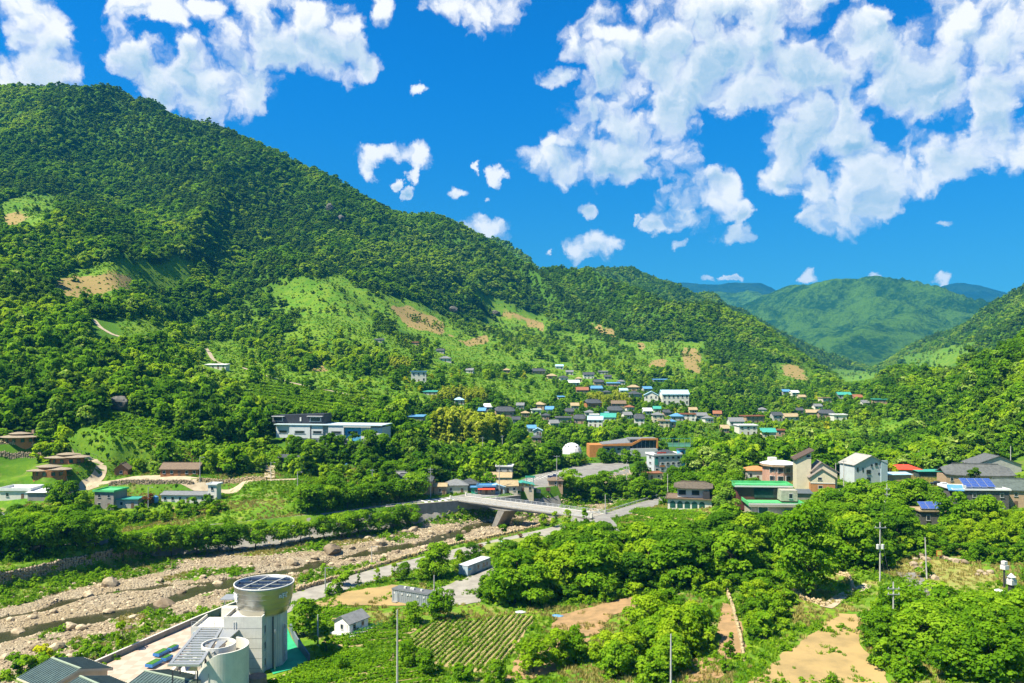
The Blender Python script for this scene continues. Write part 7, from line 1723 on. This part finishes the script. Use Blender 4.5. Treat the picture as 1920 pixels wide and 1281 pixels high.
for key, px, py, h, lab in (('deep', 690, 868, 13, 'tall dark tree before the right end of the terrace building'), ('broad', 722, 872, 12, 'broad tree right of the terrace building'), ('deep', 825, 876, 9, 'large spreading tree in front of the bamboo'), ('pine', 790, 868, 12, 'narrow dark conifer left of the bamboo'), ('deep', 968, 850, 12, 'large dark tree right of the bamboo'), ('broad', 900, 890, 9, 'round tree behind the blue grey roofs'),
    ('broad', 585, 868, 9, 'round tree before the left end of the terrace building'), ('deep', 560, 862, 9, 'dark tree at the left corner of the terrace building'), ('spread', 1073, 925, 9, 'tree on the parking lot edge beside the brown hut'), ('broad', 1108, 934, 9, 'broad tree at the river bend beyond the bridge'), ('broad', 1135, 925, 9, 'tree right of the broad one at the river bend'), ('broad', 1165, 930, 8, 'tree at the upper end of the bridge road'), ('bloom', 1320, 905, 13, 'large cream flowering tree behind the arcade house'), ('bloom', 1345, 908, 12, 'second cream flowering tree behind the arcade house'), ('deep', 1290, 908, 11, 'dark tree under the cream flowering trees'), ('broad', 1200, 905, 9, 'light tree before the restaurant'), ('broad', 1795, 1002, 10.5, 'big round tree before the stone house with solar array'), ('broad', 1852, 1000, 9, 'round tree at the right of the solar house'), ('deep', 1128, 862, 5.5, 'leftmost small tree in the row before the orange building'), ('deep', 1150, 863, 5.5, 'second small tree from the left before the orange building'), ('broad', 1172, 862, 5.2, 'third small tree from the left before the orange building'), ('broad', 1192, 864, 5.2, 'rightmost small tree in the row before the orange building')):
    single(key, px, py, h, lab)
print('NEAR', NT_)
tl = single('tall', 1516, 1122, 19, 'tallest full crowned tree standing alone above the dirt lot', wide=.95)
for key, px, py, h, lab in (('broad0', 570, 1192, 7.0, 'round leafy tree close behind the steel tower'), ('slim0', 612, 1224, 4.6, 'slender young tree before the green wire fence'), ('young0', 590, 1228, 3.4, 'small pale tree at the end of the court wall'),
    ('slim1', 738, 1182, 4.6, 'slim dark tree right of the small white house'), ('broad2', 775, 1172, 4.6, 'small tree at the upper corner of the tea field'), ('broad1', 827, 1163, 6.6, 'dense round tree just below the grey container'),
    ('broad3', 818, 1084, 8.4, 'broad tree between the two containers'), ('broad0', 795, 1090, 5.4, 'lower round tree left of the broad one by the containers'), ('deep0', 883, 1056, 5.2, 'dark round tree behind the blue grey container'), ('lime0', 862, 1066, 4.6, 'small light tree left of the blue grey container'),
    ('deep1', 757, 1089, 4.4, 'dark arching bush on the sandy yard edge'), ('young0', 741, 1090, 4.4, 'pale sapling at the near road garden'), ('weep0', 643, 1100, 5.0, 'open branched small tree by the near road'), ('young0', 707, 1094, 3.6, 'thin sapling beside the near road'), ('slim0', 672, 1096, 3.4, 'short conifer like bush by the near road'), ('shrub0', 630, 1112, 3.0, 'bush on the garden corner of the near road'),
    ('shrub1', 618, 1118, 2.4, 'low bush at the road fork by the tower'), ('young0', 926, 1060, 5.0, 'young tree right of the blue grey container'), ('weep0', 158, 1247, 4.2, 'weeping tree before the parapet, nearest the dark roofs'), ('weep0', 192, 1241, 4.4, 'weeping tree on the plaza edge beside the parapet'), ('young0', 231, 1227, 6.0, 'thin tall sapling on the plaza edge'),
    ('weep0', 38, 1262, 4.6, 'weeping tree at the bottom left corner'), ('weep0', 62, 1268, 5.2, 'larger weeping tree left of the dark roofs'), ('yellow0', 78, 1258, 4.6, 'yellowish young tree on the river bank'), ('weep0', 118, 1256, 3.4, 'low weeping tree behind the far dark roof'),
    ('slim1', 1098, 1010, 9.0, 'tall yellow green pointed tree at the bridge end'), ('red0', 1083, 1008, 4.4, 'reddish shrub beside the pointed tree'), ('young0', 1040, 990, 5.2, 'young tree on the river wall by the bridge'), ('young0', 1062, 992, 6.0, 'second young tree on the river wall'), ('lime1', 1020, 987, 4.0, 'light bush in front of the bridge leg'),
    ('red0', 283, 1042, 4.2, 'dark red small tree on the stone wall'), ('red0', 278, 950, 4.4, 'dark red tree before the long white house'), ('shrub2', 945, 1000, 3.2, 'green bush on the stones below the bridge'), ('shrub1', 863, 1018, 3.4, 'green bush on the gravel by the near parapet'), ('shrub0', 1738, 1085, 3.2, 'round bush beside the leaning pole'),
    ('lime0', 1000, 1262, 5.6, 'spindly tree at the edge of the lower brown field'), ('lime1', 1045, 1250, 6.4, 'open tree in front of the brown fields'), ('broad1', 1075, 1240, 6.0, 'dense tree in front of the brown fields'), ('slim0', 1362, 1262, 5.0, 'dark narrow tree at the foot of the soil strip'), ('slim1', 1370, 1235, 4.5, 'dark narrow tree half way along the soil strip'),
    ('yellow0', 1668, 898, 5.5, 'bright yellow green tree behind the white gabled house'), ('pine0', 1826, 922, 8.5, 'dark conifer before the hanok hall'), ('yellow0', 1800, 930, 2.6, 'yellow bush before the hanok hall'),
    ('broad2', 765, 1250, 4.4, 'bushy tree at the lower corner of the tea rows'), ('broad3', 800, 1268, 4.2, 'bush at the bottom edge below the tea rows'), ('shrub0', 640, 1262, 2.4, 'shrub in the dense tea bank'), ('weep0', 870, 1278, 3.8, 'shrubby tree at the bottom edge'), ('broad0', 930, 1285, 4.0, 'bush at the end of the tea rows')):
    single(key, px, py, h, lab)
# ------------------------------------------------------------------ grass and weeds on the near ground
def tuft(name, m, seed, n=26, h=.55, r=.45):
    rg = np.random.default_rng(seed); a = rg.random(n) * 6.28; rr = r * np.sqrt(rg.random(n)); b = np.column_stack([rr * np.cos(a), rr * np.sin(a), np.zeros(n)])
    ln = np.column_stack([rg.normal(size=n) * .3, rg.normal(size=n) * .3, np.ones(n)]) * (h * (.5 + .7 * rg.random(n)))[:, None]; w = np.column_stack([np.cos(a + 1.3), np.sin(a + 1.3), np.zeros(n)]) * .07
    q = np.stack([b - w, b + w, b + ln * .7 + w * .8, b + ln - w * .1], 1).reshape(-1, 3)
    me = mesh_np(name, q, np.arange(4 * n).reshape(-1, 4), m); at = me.attributes.new('tint', 'FLOAT', 'POINT'); at.data.foreach_set('value', np.repeat(np.clip(.5 + rg.normal(size=n) * .22, 0, 1), 4).astype(np.float32)); return me
def near_cover():
    rng = np.random.default_rng(77)
    X, Y = jgrid(-175, 190, 112, 345, 0.95, rng); k = np.abs(X / Y) < .70; X, Y = X[k], Y[k]; Z = gh(X, Y)
    ok = np.ones(len(X), bool)
    for l, w in ROADLINES: ok &= pdist(X, Y, l)[0] > w - 1.3
    ok &= ~inpoly(X, Y, [(-77.3, 141), (-67.2, 172.4), (-54, 196), (-40, 170), (-36, 150), (-40, 120), (-83, 118)])
    fieldm = np.zeros(len(X), bool)
    for p_ in OPEN: fieldm |= inpoly(X, Y, p_)
    for (cx, cy, r) in KEEP_CLEAR:
        ok &= np.hypot(X - cx, Y - cy) > r * .72
    ins, df, dn = chan(X, Y); m = np.minimum(df, dn)
    bk = np.clip(1.25 - (df + (fbm(X / 9, Y / 9, 71, 3) - .5) * 16) / 11., 0, 1); bk = np.maximum(bk, np.clip(1.1 - (dn + (fbm(X / 7, Y / 7, 73, 3) - .5) * 12) / 6., 0, 1) * (X < -40)); bk = np.maximum(bk, sst(fbm(X / 13, Y / 10, 77, 3), .60, .66) * (X < -30) * (Z > -4.1))
    px_, py_ = proj(X, Y, Z)
    for pl in GRASSBAR: bk = np.maximum(bk, inpoly(px_, py_, pl))
    n = fbm(X / 12, Y / 12, 55, 3); u = rng.random(len(X))
    d = np.where(ins, np.where(Z > -3.3, .9, bk * .9), .42 + .5 * sst(n, .4, .6)); d = np.where(fieldm, .02 + .45 * sst(fbm(X / 5, Y / 5, 88, 3), .58, .68), d); ok &= (u < d) & ~(ins & (Z < -4.5))
    dry = (fbm(X / 16, Y / 16, 66, 3) > .60) | (rng.random(len(X)) < .05); hb = (rng.random(len(X)) < np.where(ins & (Z > -3.3), .5, .10 + .34 * sst(fbm(X / 9, Y / 9, 57, 3), .5, .62))) & ~dry
    X, Y, Z, dry, hb, ins = X[ok], Y[ok], Z[ok], dry[ok], hb[ok], ins[ok]; N = len(X)
    gi = np.where(dry, rng.integers(3, 5, N), rng.integers(0, 3, N)); gi = np.where(hb, rng.integers(5, 8, N), gi)
    s = rng.uniform(.6, 1.5, N) * np.where(hb, .62, 1.0); s = np.where(hb & ins, s * 1.3, s)
    G = [tuft('tuft', FG['grass'], 500 + i) for i in range(3)] + [tuft('dry_tuft', FG['straw'], 510 + i) for i in range(2)]
    G += [crown_mesh('weed', np.random.default_rng(520 + i), FG['herb'], 0, 1.3, 1.2, 9, 110, .36)[0] for i in range(3)]
    scatter('grass', np.column_stack([X, Y, Z - .05]), np.column_stack([s, s, s * rng.uniform(.7, 1.2, N)]), np.column_stack([np.zeros(N), np.zeros(N), rng.random(N) * 6.28]), gi, G, 'rough grass and weeds on banks and open ground', 'grass')
    print('GRASS', N)
near_cover()
def thicket():
    rg = np.random.default_rng(31); PT, SC, RT, IX = [], [], [], []
    ms = [crown_mesh('thicket', np.random.default_rng(700 + i), FG[m_], 0.1, 4.0, 2.3, 22, 900, .46)[0] for i, m_ in enumerate(('leaf', 'leaf', 'deep', 'lime'))]
    for pp, sp in (([(893,1132),(893,1105),(960,1075),(1060,1040),(1200,1010),(1300,1000),(1420,1005),(1500,1010),(1560,985),(1640,965),(1760,975),(1790,1010),(1700,1030),(1690,1060),(1620,1080),(1560,1070),(1470,1080),(1360,1120),(1215,1116),(1120,1134),(1010,1142)], 3.4), ([(1120,1282),(1120,1240),(1140,1200),(1200,1160),(1290,1165),(1345,1190),(1340,1230),(1270,1240),(1270,1285)], 3.8), ([(1385,1130),(1400,1100),(1480,1110),(1500,1150),(1440,1225),(1410,1200)], 3.2), ([(1625,1290),(1622,1215),(1640,1130),(1700,1135),(1760,1150),(1860,1140),(1930,1130),(1960,1290)], 3.4),
                   ([(-20,1062),(-20,985),(110,985),(255,1028),(440,1004),(440,1016),(280,1038),(150,1052)], 3.4), ([(440,1004),(620,986),(780,965),(790,985),(640,1000),(450,1022)], 3.0), ([(1040,945),(1060,915),(1190,905),(1345,905),(1345,935),(1240,948),(1120,952)], 3.4), ([(560,930),(660,905),(760,905),(780,930),(700,945),(600,950)], 4.2), ([(60,965),(190,962),(300,952),(420,945),(420,965),(250,985),(100,990)], 4.0), ([(1690,1010),(1800,1000),(1940,980),(1940,1060),(1860,1062),(1790,1046),(1700,1050)], 3.2)):
        W = pxpoly(pp); X, Y = jgrid(min(a[0] for a in W), max(a[0] for a in W), min(a[1] for a in W), max(a[1] for a in W), sp, rg); k = inpoly(X, Y, W); X, Y = X[k], Y[k]; Z = gh(X, Y); ins = chan(X, Y)[0]
        for x, y, z, c_ in zip(X, Y, Z, ins):
            if (c_ and z < -3) or blocked(x, y, -.5) or on_road(x, y, -1.0) or any(inpoly(np.array([x]), np.array([y]), p_)[0] for p_ in OPEN): continue
            s = rg.uniform(.45, 1.15); h = room(x, y, z, 2 * s, 4 * s)
            if h < .9: continue
            s = min(s, h / 4); PT.append((x, y, z - .15)); SC.append((s, s, s * rg.uniform(.8, 1.15))); RT.append((0, 0, rg.random() * 6.28)); IX.append(rg.integers(0, 4))
    scatter('shrubbery', PT, SC, RT, IX, ms, 'tangled green thicket between and under the near trees', 'shrubbery'); print('THICKET', len(PT))
thicket()
# ================================================================== POLES, CARS, SMALL THINGS
POLEM = M('pole_concrete', (0.46, 0.44, 0.40), .85, .1, 1)
TOPS = {}
def pole(px, py, h, label, arms=(), box=False, lamp=False, lean=0.0, at=None):
    q = Vector(at) if at else hit(px, py); o = empty('utility_pole' if arms or box else ('street_lamp' if lamp else 'pole'), tuple(q), 0, label, 'lamp post' if lamp else 'pole', 'poles and lamps of the valley'); o.rotation_euler = (0, lean, 0)
    MB().lathe([(.19, -.5), (.11, h)], n=8).build('shaft', POLEM, o)
    for z, w in arms:
        a = ub('crossarm', GREYM, o, (0, -.14, h - z), (w, .12, .14))
        for i in range(3): ub('insulator', WFRAME, o, (-w * .42 + i * w * .42, -.14, h - z + .2), (.12, .12, .26))
    if box:
        for x in (-.55, .55): MB().lathe([(.02, h * .55), (.32, h * .55), (.32, h * .55 + .95), (.02, h * .55 + 1.05)], (x, -.1), n=10).build('transformer', M('transformer_paint', (.55, .55, .53), .6, .06, 2), o)
    if lamp: ub('lamp_arm', GREYM, o, (.7, 0, h - .1), (1.5, .09, .09)); ub('lamp_head', WFRAME, o, (1.5, 0, h - .16), (.6, .22, .14))
    TOPS[label] = (q, h); return o
pole(1650, 1092, 13, 'tall utility pole with two transformers half way up, above the dirt lot', ((1.2, 2.6),), True)
pole(1675, 1208, 11, 'near utility pole with double crossarm at the dirt lot', ((1.2, 2.2), (2.2, 2.2)))
pole(1663, 985, 12, 'utility pole with transformers before the white gabled house', ((1.6, 1.4), (3.2, 1.4)), True)
pole(1574, 975, 9, 'utility pole with crossarm left of the pole line', ((1.2, 2.4), (2.6, 1.4)))
pole(1738, 1090, 9.5, 'plain leaning wooden pole at the yard', lean=R(-2.5))
pole(745, 1300, 14, 'plain grey pole at the bottom edge by the tea rows')
pole(1258, 1296, 9, 'plain pole at the bottom edge beside young trees')
pole(1252, 938, 10, 'bare pole left of the arcade house'); pole(807, 934, 12, 'utility pole at the hanok entrance', ((.8, 2.2), (1.8, 1.6)))
pole(698, 918, 8, 'utility pole behind the far tree row', ((.6, 1.6),)); pole(936, 927, 12, 'utility pole among the shops', ((.7, 1.8),)); pole(1044, 916, 13, 'lamp mast on the parking lot', ((.4, 2.6),))
pole(375, 905, 10, 'pole by the long log cabin', lamp=True); pole(278, 955, 8, 'lamp by the dark red tree', lamp=True); pole(558, 925, 8, 'lamp on the slope left of the hanok', lamp=True); pole(508, 900, 7, 'lamp at the side lane', lamp=True)
pole(1567, 915, 9, 'lamp beside the cream house', lamp=True); pole(1582, 912, 10, 'second mast beside the cream house', ((.8, 1.8),)); pole(1808, 905, 8, 'pole behind the hanok hall') ; pole(1723, 885, 10, 'utility pole behind the red canvas roof', ((.8, 1.4),), True); pole(1895, 880, 9, 'pole at the upper right edge')
pole(1197, 1105, 4, 'short signal post at the upper brown field'); pole(596, 1215, 6.5, 'grey pole at the end of the court wall'); pole(814, 1122, 5.5, 'pole at the right end of the grey container'); pole(610, 1110, 6, 'lamp beside the near road fork', lamp=True); pole(697, 1055, 5, 'lamp on the river parapet', lamp=True); pole(905, 860, 11, 'utility pole below the bamboo', ((.6, 1.6),)); pole(942, 855, 11, 'utility pole right of the bamboo', ((.6, 1.6),)); pole(1175, 905, 9, 'mast beside the parking lot trees'); pole(1135, 965, 7, 'bare pole at the bridge road')
def wire(a, b, za, zb, sag, label, n=14, r=.022):
    A, B = TOPS[a][0] + Vector((0, -.14, TOPS[a][1] + za)), TOPS[b][0] + Vector((0, -.14, TOPS[b][1] + zb)); mb = MB(); pts = []
    for i in range(n + 1):
        f = i / n; p_ = A.lerp(B, f); p_.z -= sag * 4 * f * (1 - f); pts.append(p_ - A)
    o = mb.tube([tuple(p_) for p_ in pts], r, 4).build('power_line', DARKM); o.location = A; tag(o, label, 'cable')
k = list(TOPS)
wire(k[0], k[1], -1.0, -1.0, 1.6, 'upper cable between the transformer pole and the near pole'); wire(k[0], k[1], -6.0, -2.0, 2.2, 'lower cable between the transformer pole and the near pole'); wire(k[0], k[2], -1.0, -1.4, 1.2, 'cable from the transformer pole to the pole behind it'); wire(k[3], k[2], -1.0, -3.0, 1.0, 'cable crossing the dark trees to the left pole'); wire(k[8], k[10], -.6, -.5, .8, 'cable above the shops')
# cars
def car(px, py, rz, m, label, kind='car'):
    q = hit(px, py); o = empty(kind, (q.x, q.y, q.z + .12), rz, label, 'car' if kind != 'pickup' else 'truck')
    b = MB(); prof = [(-2.15, .35), (-2.2, .75), (-1.9, .95), (-1.3, 1.0), (-.75, 1.48), (.75, 1.5), (1.45, 1.02), (2.05, .95), (2.15, .4)] if kind != 'pickup' else [(-2.4, .4), (-2.4, 1.0), (-.1, 1.0), (.1, 1.75), (1.2, 1.75), (1.75, 1.15), (2.3, 1.05), (2.35, .4)]
    n = len(prof)
    for s in (-.86, .86):
        b.v += [(x, s * (.86 if z > 1.2 else 1), z) for x, z in prof]
    b.f = [tuple(range(n)), tuple(range(2 * n - 1, n - 1, -1))] + [(i, (i + 1) % n, (i + 1) % n + n, i + n) for i in range(n)]
    b.build('body', m, o)
    for s in (-.79, .79): ub('side_window', GLASS, o, (0.0 if kind != 'pickup' else .65, s, 1.22 if kind != 'pickup' else 1.4), (1.5 if kind != 'pickup' else .9, .08, .34))
    ub('windscreen', GLASS, o, (1.06, 0, 1.26), (.1, 1.2, .42), 0, 0).rotation_euler = (0, R(-38), 0)
    for x in (-1.4, 1.4):
        for s in (-.82, .82):
            w = MB().lathe([(.32, -.1), (.32, .1)], n=12).build('wheel', M('tyre', (.02, .02, .02), .9, .1, 3), o); w.location = (x, s, .32); w.rotation_euler = (R(90), 0, 0)
            r_ = MB().lathe([(.18, -.115), (.18, .115)], n=10).build('rim', GREYM, w)
    for s in (-.6, .6): ub('headlight', WFRAME, o, (2.12, s, .75), (.1, .3, .16))
    return o
CARB = mat('black_car_paint', (.015, .015, .018), .25, .1, 1, spec=.6); CARW = mat('white_car_paint', (.62, .64, .66), .3, .05, 1, spec=.6)
car(1757, 911, R(-20), CARB, 'black car parked before the hanok hall'); car(1770, 913, R(-15), CARW, 'silver white car parked next to the black one'); car(1037, 897, R(-12), mat('navy_truck_paint', (.02, .03, .09), .3, .1, 1, spec=.6), 'dark blue pickup on the parking lot', 'pickup')
sheet('yard_lawn', pxpoly([(1688,1062),(1735,1048),(1800,1058),(1860,1072),(1885,1108),(1800,1118),(1730,1104)]), M('yard_turf', (.20, .24, .04), .95, .15, .5, bump=.5, bscale=9, col2=(.30, .25, .08)), 2.5, .12, label='light grass yard with rocks and a stone lantern', cat='lawn')
# stone lantern with its white blocks
q = hit(1896, 1122); o = empty('stone_lantern', tuple(q), R(20), 'tall pale stone lantern with dark inscribed shaft in the grass yard', 'monument'); PS = M('pale_granite', (.62, .60, .56), .8, .08, 2, bump=.3); DS = M('dark_granite', (.05, .05, .05), .4, .1, 2)
for nm, m_, z0, z1, w in (('plinth', PS, -.2, .5, 2.2), ('step', PS, .5, .9, 1.5), ('dark_shaft', DS, .9, 2.7, .75), ('block', PS, 2.7, 3.7, 1.35), ('cap', PS, 3.7, 4.2, 1.0)): ub(nm, m_, o, (0, 0, (z0 + z1) / 2), (w, w, z1 - z0))
ub('post', DS, o, (-1.1, .6, 4.2), (.28, .28, 4.2)); ub('upper_block', PS, o, (-1.0, .6, 6.0), (1.1, 1.1, .8)); ub('upper_cap', PS, o, (-1.1, .6, 6.9), (.8, .8, .6)); MB().lathe([(.9, 4.2), (.5, 4.5), (.05, 4.9)], n=6, closed_ends=False).build('roof_stone', PS, o)
ub('offering_table', PS, o, (-2.6, 1.6, .5), (2.0, 1.2, .3))
q = hit(1872, 1112); b = link('white_stone', rock_mesh('white_stone', 77, PS)); b.location = q + Vector((0, 0, .3)); b.scale = (2.2, 1.5, 1.2); tag(b, 'flat white stone lying beside the lantern', 'stone')
# rocks edging the yard, orange frame sign, blue barrels
for i, (px, py) in enumerate([(1724,1046),(1731,1050),(1775,1050),(1783,1052),(1792,1055),(1800,1054),(1808,1057),(1767,1048),(1713,1062),(1722,1070),(1717,1052),(1728,1060),(1738,1052),(1838,1077),(1848,1079),(1856,1076),(1832,1080),(1735,1072),(1745,1082),(1752,1088)]):
    q = hit(px, py); b = link('garden_rock', RKd[i % 5] if i % 3 else RK[i % 6]); s = random.uniform(1.2, 2.2); b.location = q + Vector((0, 0, s * .2)); b.scale = (s, s, s); b.rotation_euler = (0, 0, i * 1.3); tag(b, 'rough rock in the border of the grass yard' if px < 1820 else 'rock in the small heap on the grass yard', 'rock', 'rocks of the grass yard')
q = hit(1761, 1050); o = empty('notice_board', tuple(q), 0, 'orange framed notice board with yellow green panel', 'sign'); ub('frame', M('orange_frame', (.55, .18, .04), .6, .1, 1), o, (0, 0, 1.5), (1.3, .12, 1.4)); ub('panel', M('yellow_green_panel', (.5, .55, .08), .6, .1, 2), o, (0, -.08, 1.55), (.95, .06, 1.0)); ub('post', DARKM, o, (-.5, .1, .4), (.1, .1, 1.2)); ub('post', DARKM, o, (.5, .1, .4), (.1, .1, 1.2))
def barrel(px, py, s, label, lift=0.0):
    q = hit(px, py); o = empty('water_tank', (q.x, q.y, q.z + lift), 0, label, 'tank', 'blue water tanks'); MB().lathe([(.5 * s, 0), (.55 * s, .3 * s), (.5 * s, 1.1 * s), (.3 * s, 1.25 * s), (.05, 1.28 * s)], n=14, closed_ends=False).build('drum', ROOFS['blue'], o); MB().lathe([(.2 * s, 1.27 * s), (.2 * s, 1.36 * s)], n=10).build('lid', ROOFS['blue'], o)
barrel(292, 944, 1.9, 'blue water tank left of the long white house'); barrel(650, 878, 1.4, 'blue tank in the bushes below the terrace wall'); barrel(1257, 757, 1.8, 'blue tank at the end of the large white hall')
# blue tarp heap on the brown field, pale covers
for px, py, m_, lab in ((1045, 1157, ROOFS['blue'], 'crumpled blue tarp on the brown field'), (977, 1150, M('pale_tarp', (.55, .56, .58), .6, .05, 2), 'pale cover sheet at the head of the tea rows'), (1588, 1066, M('pale_tarp', (.55, .56, .58), .6, .05, 2), 'white bag heap above the tall tree bank')):
    q = hit(px, py); b = link('tarp_heap', rock_mesh('tarp_heap', int(px), m_, 2, .35)); b.location = q + Vector((0, 0, .2)); b.scale = (2.4, 1.6, 1.5); tag(b, lab, 'tarp')
# garden island by the near road
sheet('garden_lawn', pxpoly([(900,1030),(915,1020),(960,1012),(1010,1004),(1030,1010),(1010,1022),(985,1040),(950,1044),(915,1040)]), M('yellow_lawn', (.17, .24, .03), .95, .15, .8, bump=.5, bscale=10, col2=(.24, .24, .05)), 2, .14, label='light lawn of the small garden by the near road', cat='lawn')
q = hit(940, 1028); o = empty('garden_lantern', tuple(q), 0, 'white garden lantern with blue cap on the small lawn', 'lantern'); MB().lathe([(.35, 0), (.22, .4), (.22, 1.2), (.4, 1.3), (.4, 1.7)], n=8).build('column', PS, o); MB().lathe([(.75, 1.7), (.4, 2.0), (.05, 2.2)], n=8, closed_ends=False).build('cap', ROOFS['cyan'], o)
q = hit(978, 1027); o = empty('garden_stone', tuple(q), 0, 'dark upright stone on the small lawn', 'stone'); b = link('stone', rock_mesh('stone', 91, ROCK, 2, 1.3), o); b.location = (0, 0, .6); b.scale = (1.0, .9, 1.4)
P_ = [hit(a, b_) for a, b_ in ((902,1030),(914,1020),(940,1014),(975,1009),(1008,1006),(918,1040),(950,1043),(905,1036))]
for i, q in enumerate(P_): tree('red0' if i % 3 == 0 else 'shrub1', q.x, q.y, random.uniform(1.1, 1.7), 'low flowering bush edging the small lawn', 'shrub', 'bushes around the small lawn', name='shrub', wide=1.3)
# cliff rock in the forest and outcrops on the mountain
for px, py, w, h, lab in ((221, 768, 36, 34, 'dark cliff like boulder standing in the forest above the cabins'), (1140 - 290 + 0, 586, 16, 14, 'grey outcrop on the bare scar of the ridge'), (618, 395, 14, 16, 'grey outcrop high on the ridge'), (640, 415, 14, 12, 'second grey outcrop high on the ridge'), (930, 590, 16, 10, 'grey rock band in the long scar')):
    q = hit(px, py); s = q.y / FPX; b = link('rock_outcrop', rock_mesh('rock_outcrop', int(px), ROCK, 3, 1.0)); b.location = q + Vector((0, 0, h * s * .3)); b.scale = (w * s * .9, w * s * .8, h * s * 1.1); tag(b, lab, 'rock'); KEEP_CLEAR.append((q.x, q.y, w * s * .6)); KEEP_CLEAR.append((q.x * (1 - 8 / q.y), q.y - 8, w * s * .5))
# fence along the cabin lane
fl = resample(off_line(RD_CAB[4:], -2.6), 2.5)
o = empty('lane_fence', (*fl[0], float(gh(*fl[0]))), 0, 'thin dark post fence along the upper cabin lane', 'fence')
for p_ in fl: ub('post', DARKM, o, (p_.x - fl[0].x, p_.y - fl[0].y, float(gh(p_.x, p_.y)) - o.location.z + .55), (.1, .1, 1.2))
MB().tube([(p_.x - fl[0].x, p_.y - fl[0].y, float(gh(p_.x, p_.y)) - o.location.z + 1.0) for p_ in fl], .03, 4).build('rail', DARKM, o)
# concrete path beyond the dirt lot and the lane at the right
for q_, w, lab in (([(1548,1140),(1575,1120),(1610,1106),(1628,1098)], 2.6, 'pale concrete path behind the dirt lot'), ([(1700,1075),(1722,1100),(1748,1128)], 4.5, 'grey lane dropping beside the grass yard')):
    ln = [tuple(hit(a, b_)) for a, b_ in q_]; ribbon('lane', ln, w, PALE if 'path' in lab else ASPH, .16, lab, 'path', 2.0, 3)
for a_, lab in (([(1398,1240),(1392,1200),(1376,1140),(1366,1112)], 'rough stone bank along the narrow soil strip'), ([(1485,1112),(1510,1128),(1545,1138)], 'stone bank under the tallest tree'), ([(1560,1075),(1590,1085),(1600,1110)], 'short stone bank beside the path')):
    W = [tuple(hit(*v))[:2] for v in a_]; stone_wall('stone_bank', W, lambda x, y: float(gh(x, y)) - .5, lambda x, y: float(gh(x, y)) + .8, lab, size=.6, meshes=RKt, thick=.25, backm=M('tan_joint', (0.36, 0.27, 0.15), 0.95, 0.2, 3))
# ------------------------------------------------------------------ air between the near village and the far mountains
hz = MB().b(-5200, 6200, -60, 11500, -14, 1100)
hm = bpy.data.materials.new('haze_air'); hm.use_nodes = True
t = NT(hm.node_tree); t.n.clear()
pv = t.add('ShaderNodeVolumePrincipled'); pv.inputs['Color'].default_value = (0.04, 0.42, 0.86, 1); pv.inputs['Density'].default_value = 7e-5; pv.inputs['Anisotropy'].default_value = 0.0
om = t.add('ShaderNodeOutputMaterial'); t.l.new(pv.outputs[0], om.inputs['Volume'])
hazeo = hz.build('haze', hm); tag(hazeo, 'thin blue summer haze filling the valley air', 'haze', kind='stuff')
PATHS += [[tuple(hit(px, py)) for px, py in q] for q in ([(505,898),(506,885),(508,874)],[(175,600),(200,625),(235,634)],[(385,652),(400,677),(420,684)],[(455,690),(505,708),(560,722),(615,733),(690,750)],[(905,880),(935,872),(955,855)])]
for pl in SOIL + MEADOW[:8] + MEADOW[9:]:                     # open slopes stay open to view
    xs = [v[0] for v in pl]; ys = [v[1] for v in pl]; q = hit(sum(xs) / len(xs), sum(ys) / len(ys)); w, h = max(xs) - min(xs), max(ys) - min(ys)
    if q.y > 380: SEEN.append((min(xs) + .25 * w, min(ys) + .2 * h, max(xs) - .25 * w, max(ys) - .3 * h, q.y * .97))
SEEN += [(455, 716, 560, 744, 470), (560, 726, 715, 768, 455), (385, 655, 420, 684, 540), (175, 600, 236, 634, 560)]
for k in range(9):                                              # terraced tea rows on the hillside
    P_ = [hit(462 + 6 * k + i * (250 - 4 * k) / 24, 717 + 5.6 * k + i * (1.0 + .12 * k)) for i in range(25)]; c = P_[12]; rg = np.random.default_rng(k); n = 1500; f = rg.random(n) * 23.99; ii = f.astype(int); fr = (f - ii)[:, None]
    A = np.array([tuple(v) for v in P_]); b = A[ii] * (1 - fr) + A[ii + 1] * fr; b[:, 0] += rg.normal(size=n) * .5; b[:, 1] += rg.normal(size=n) * .9; b[:, 2] = gh(b[:, 0], b[:, 1]) + rg.random(n) * 1.0
    u = rg.normal(size=(n, 3)); u[:, 2] *= .4; u /= np.linalg.norm(u, axis=1)[:, None]; v = np.cross(u, np.array([0, .3, 1.0])); s_ = .55
    q4 = np.stack([b - u * s_, b - v * s_, b + u * s_, b + v * s_], 1).reshape(-1, 3) - np.array(tuple(c))
    me = mesh_np('tea_row', q4, np.arange(4 * n).reshape(-1, 4), FG['tea']); at = me.attributes.new('tint', 'FLOAT', 'POINT'); at.data.foreach_set('value', np.repeat(np.clip(.6 + rg.normal(size=n) * .25, 0, 1), 4).astype(np.float32))
    o = link('tea_row', me); o.location = c; tag(o, ordinal(k) + ' tea row from the top on the hillside terraces', 'tea row', 'tea rows of the hillside terraces')
plant_forest()
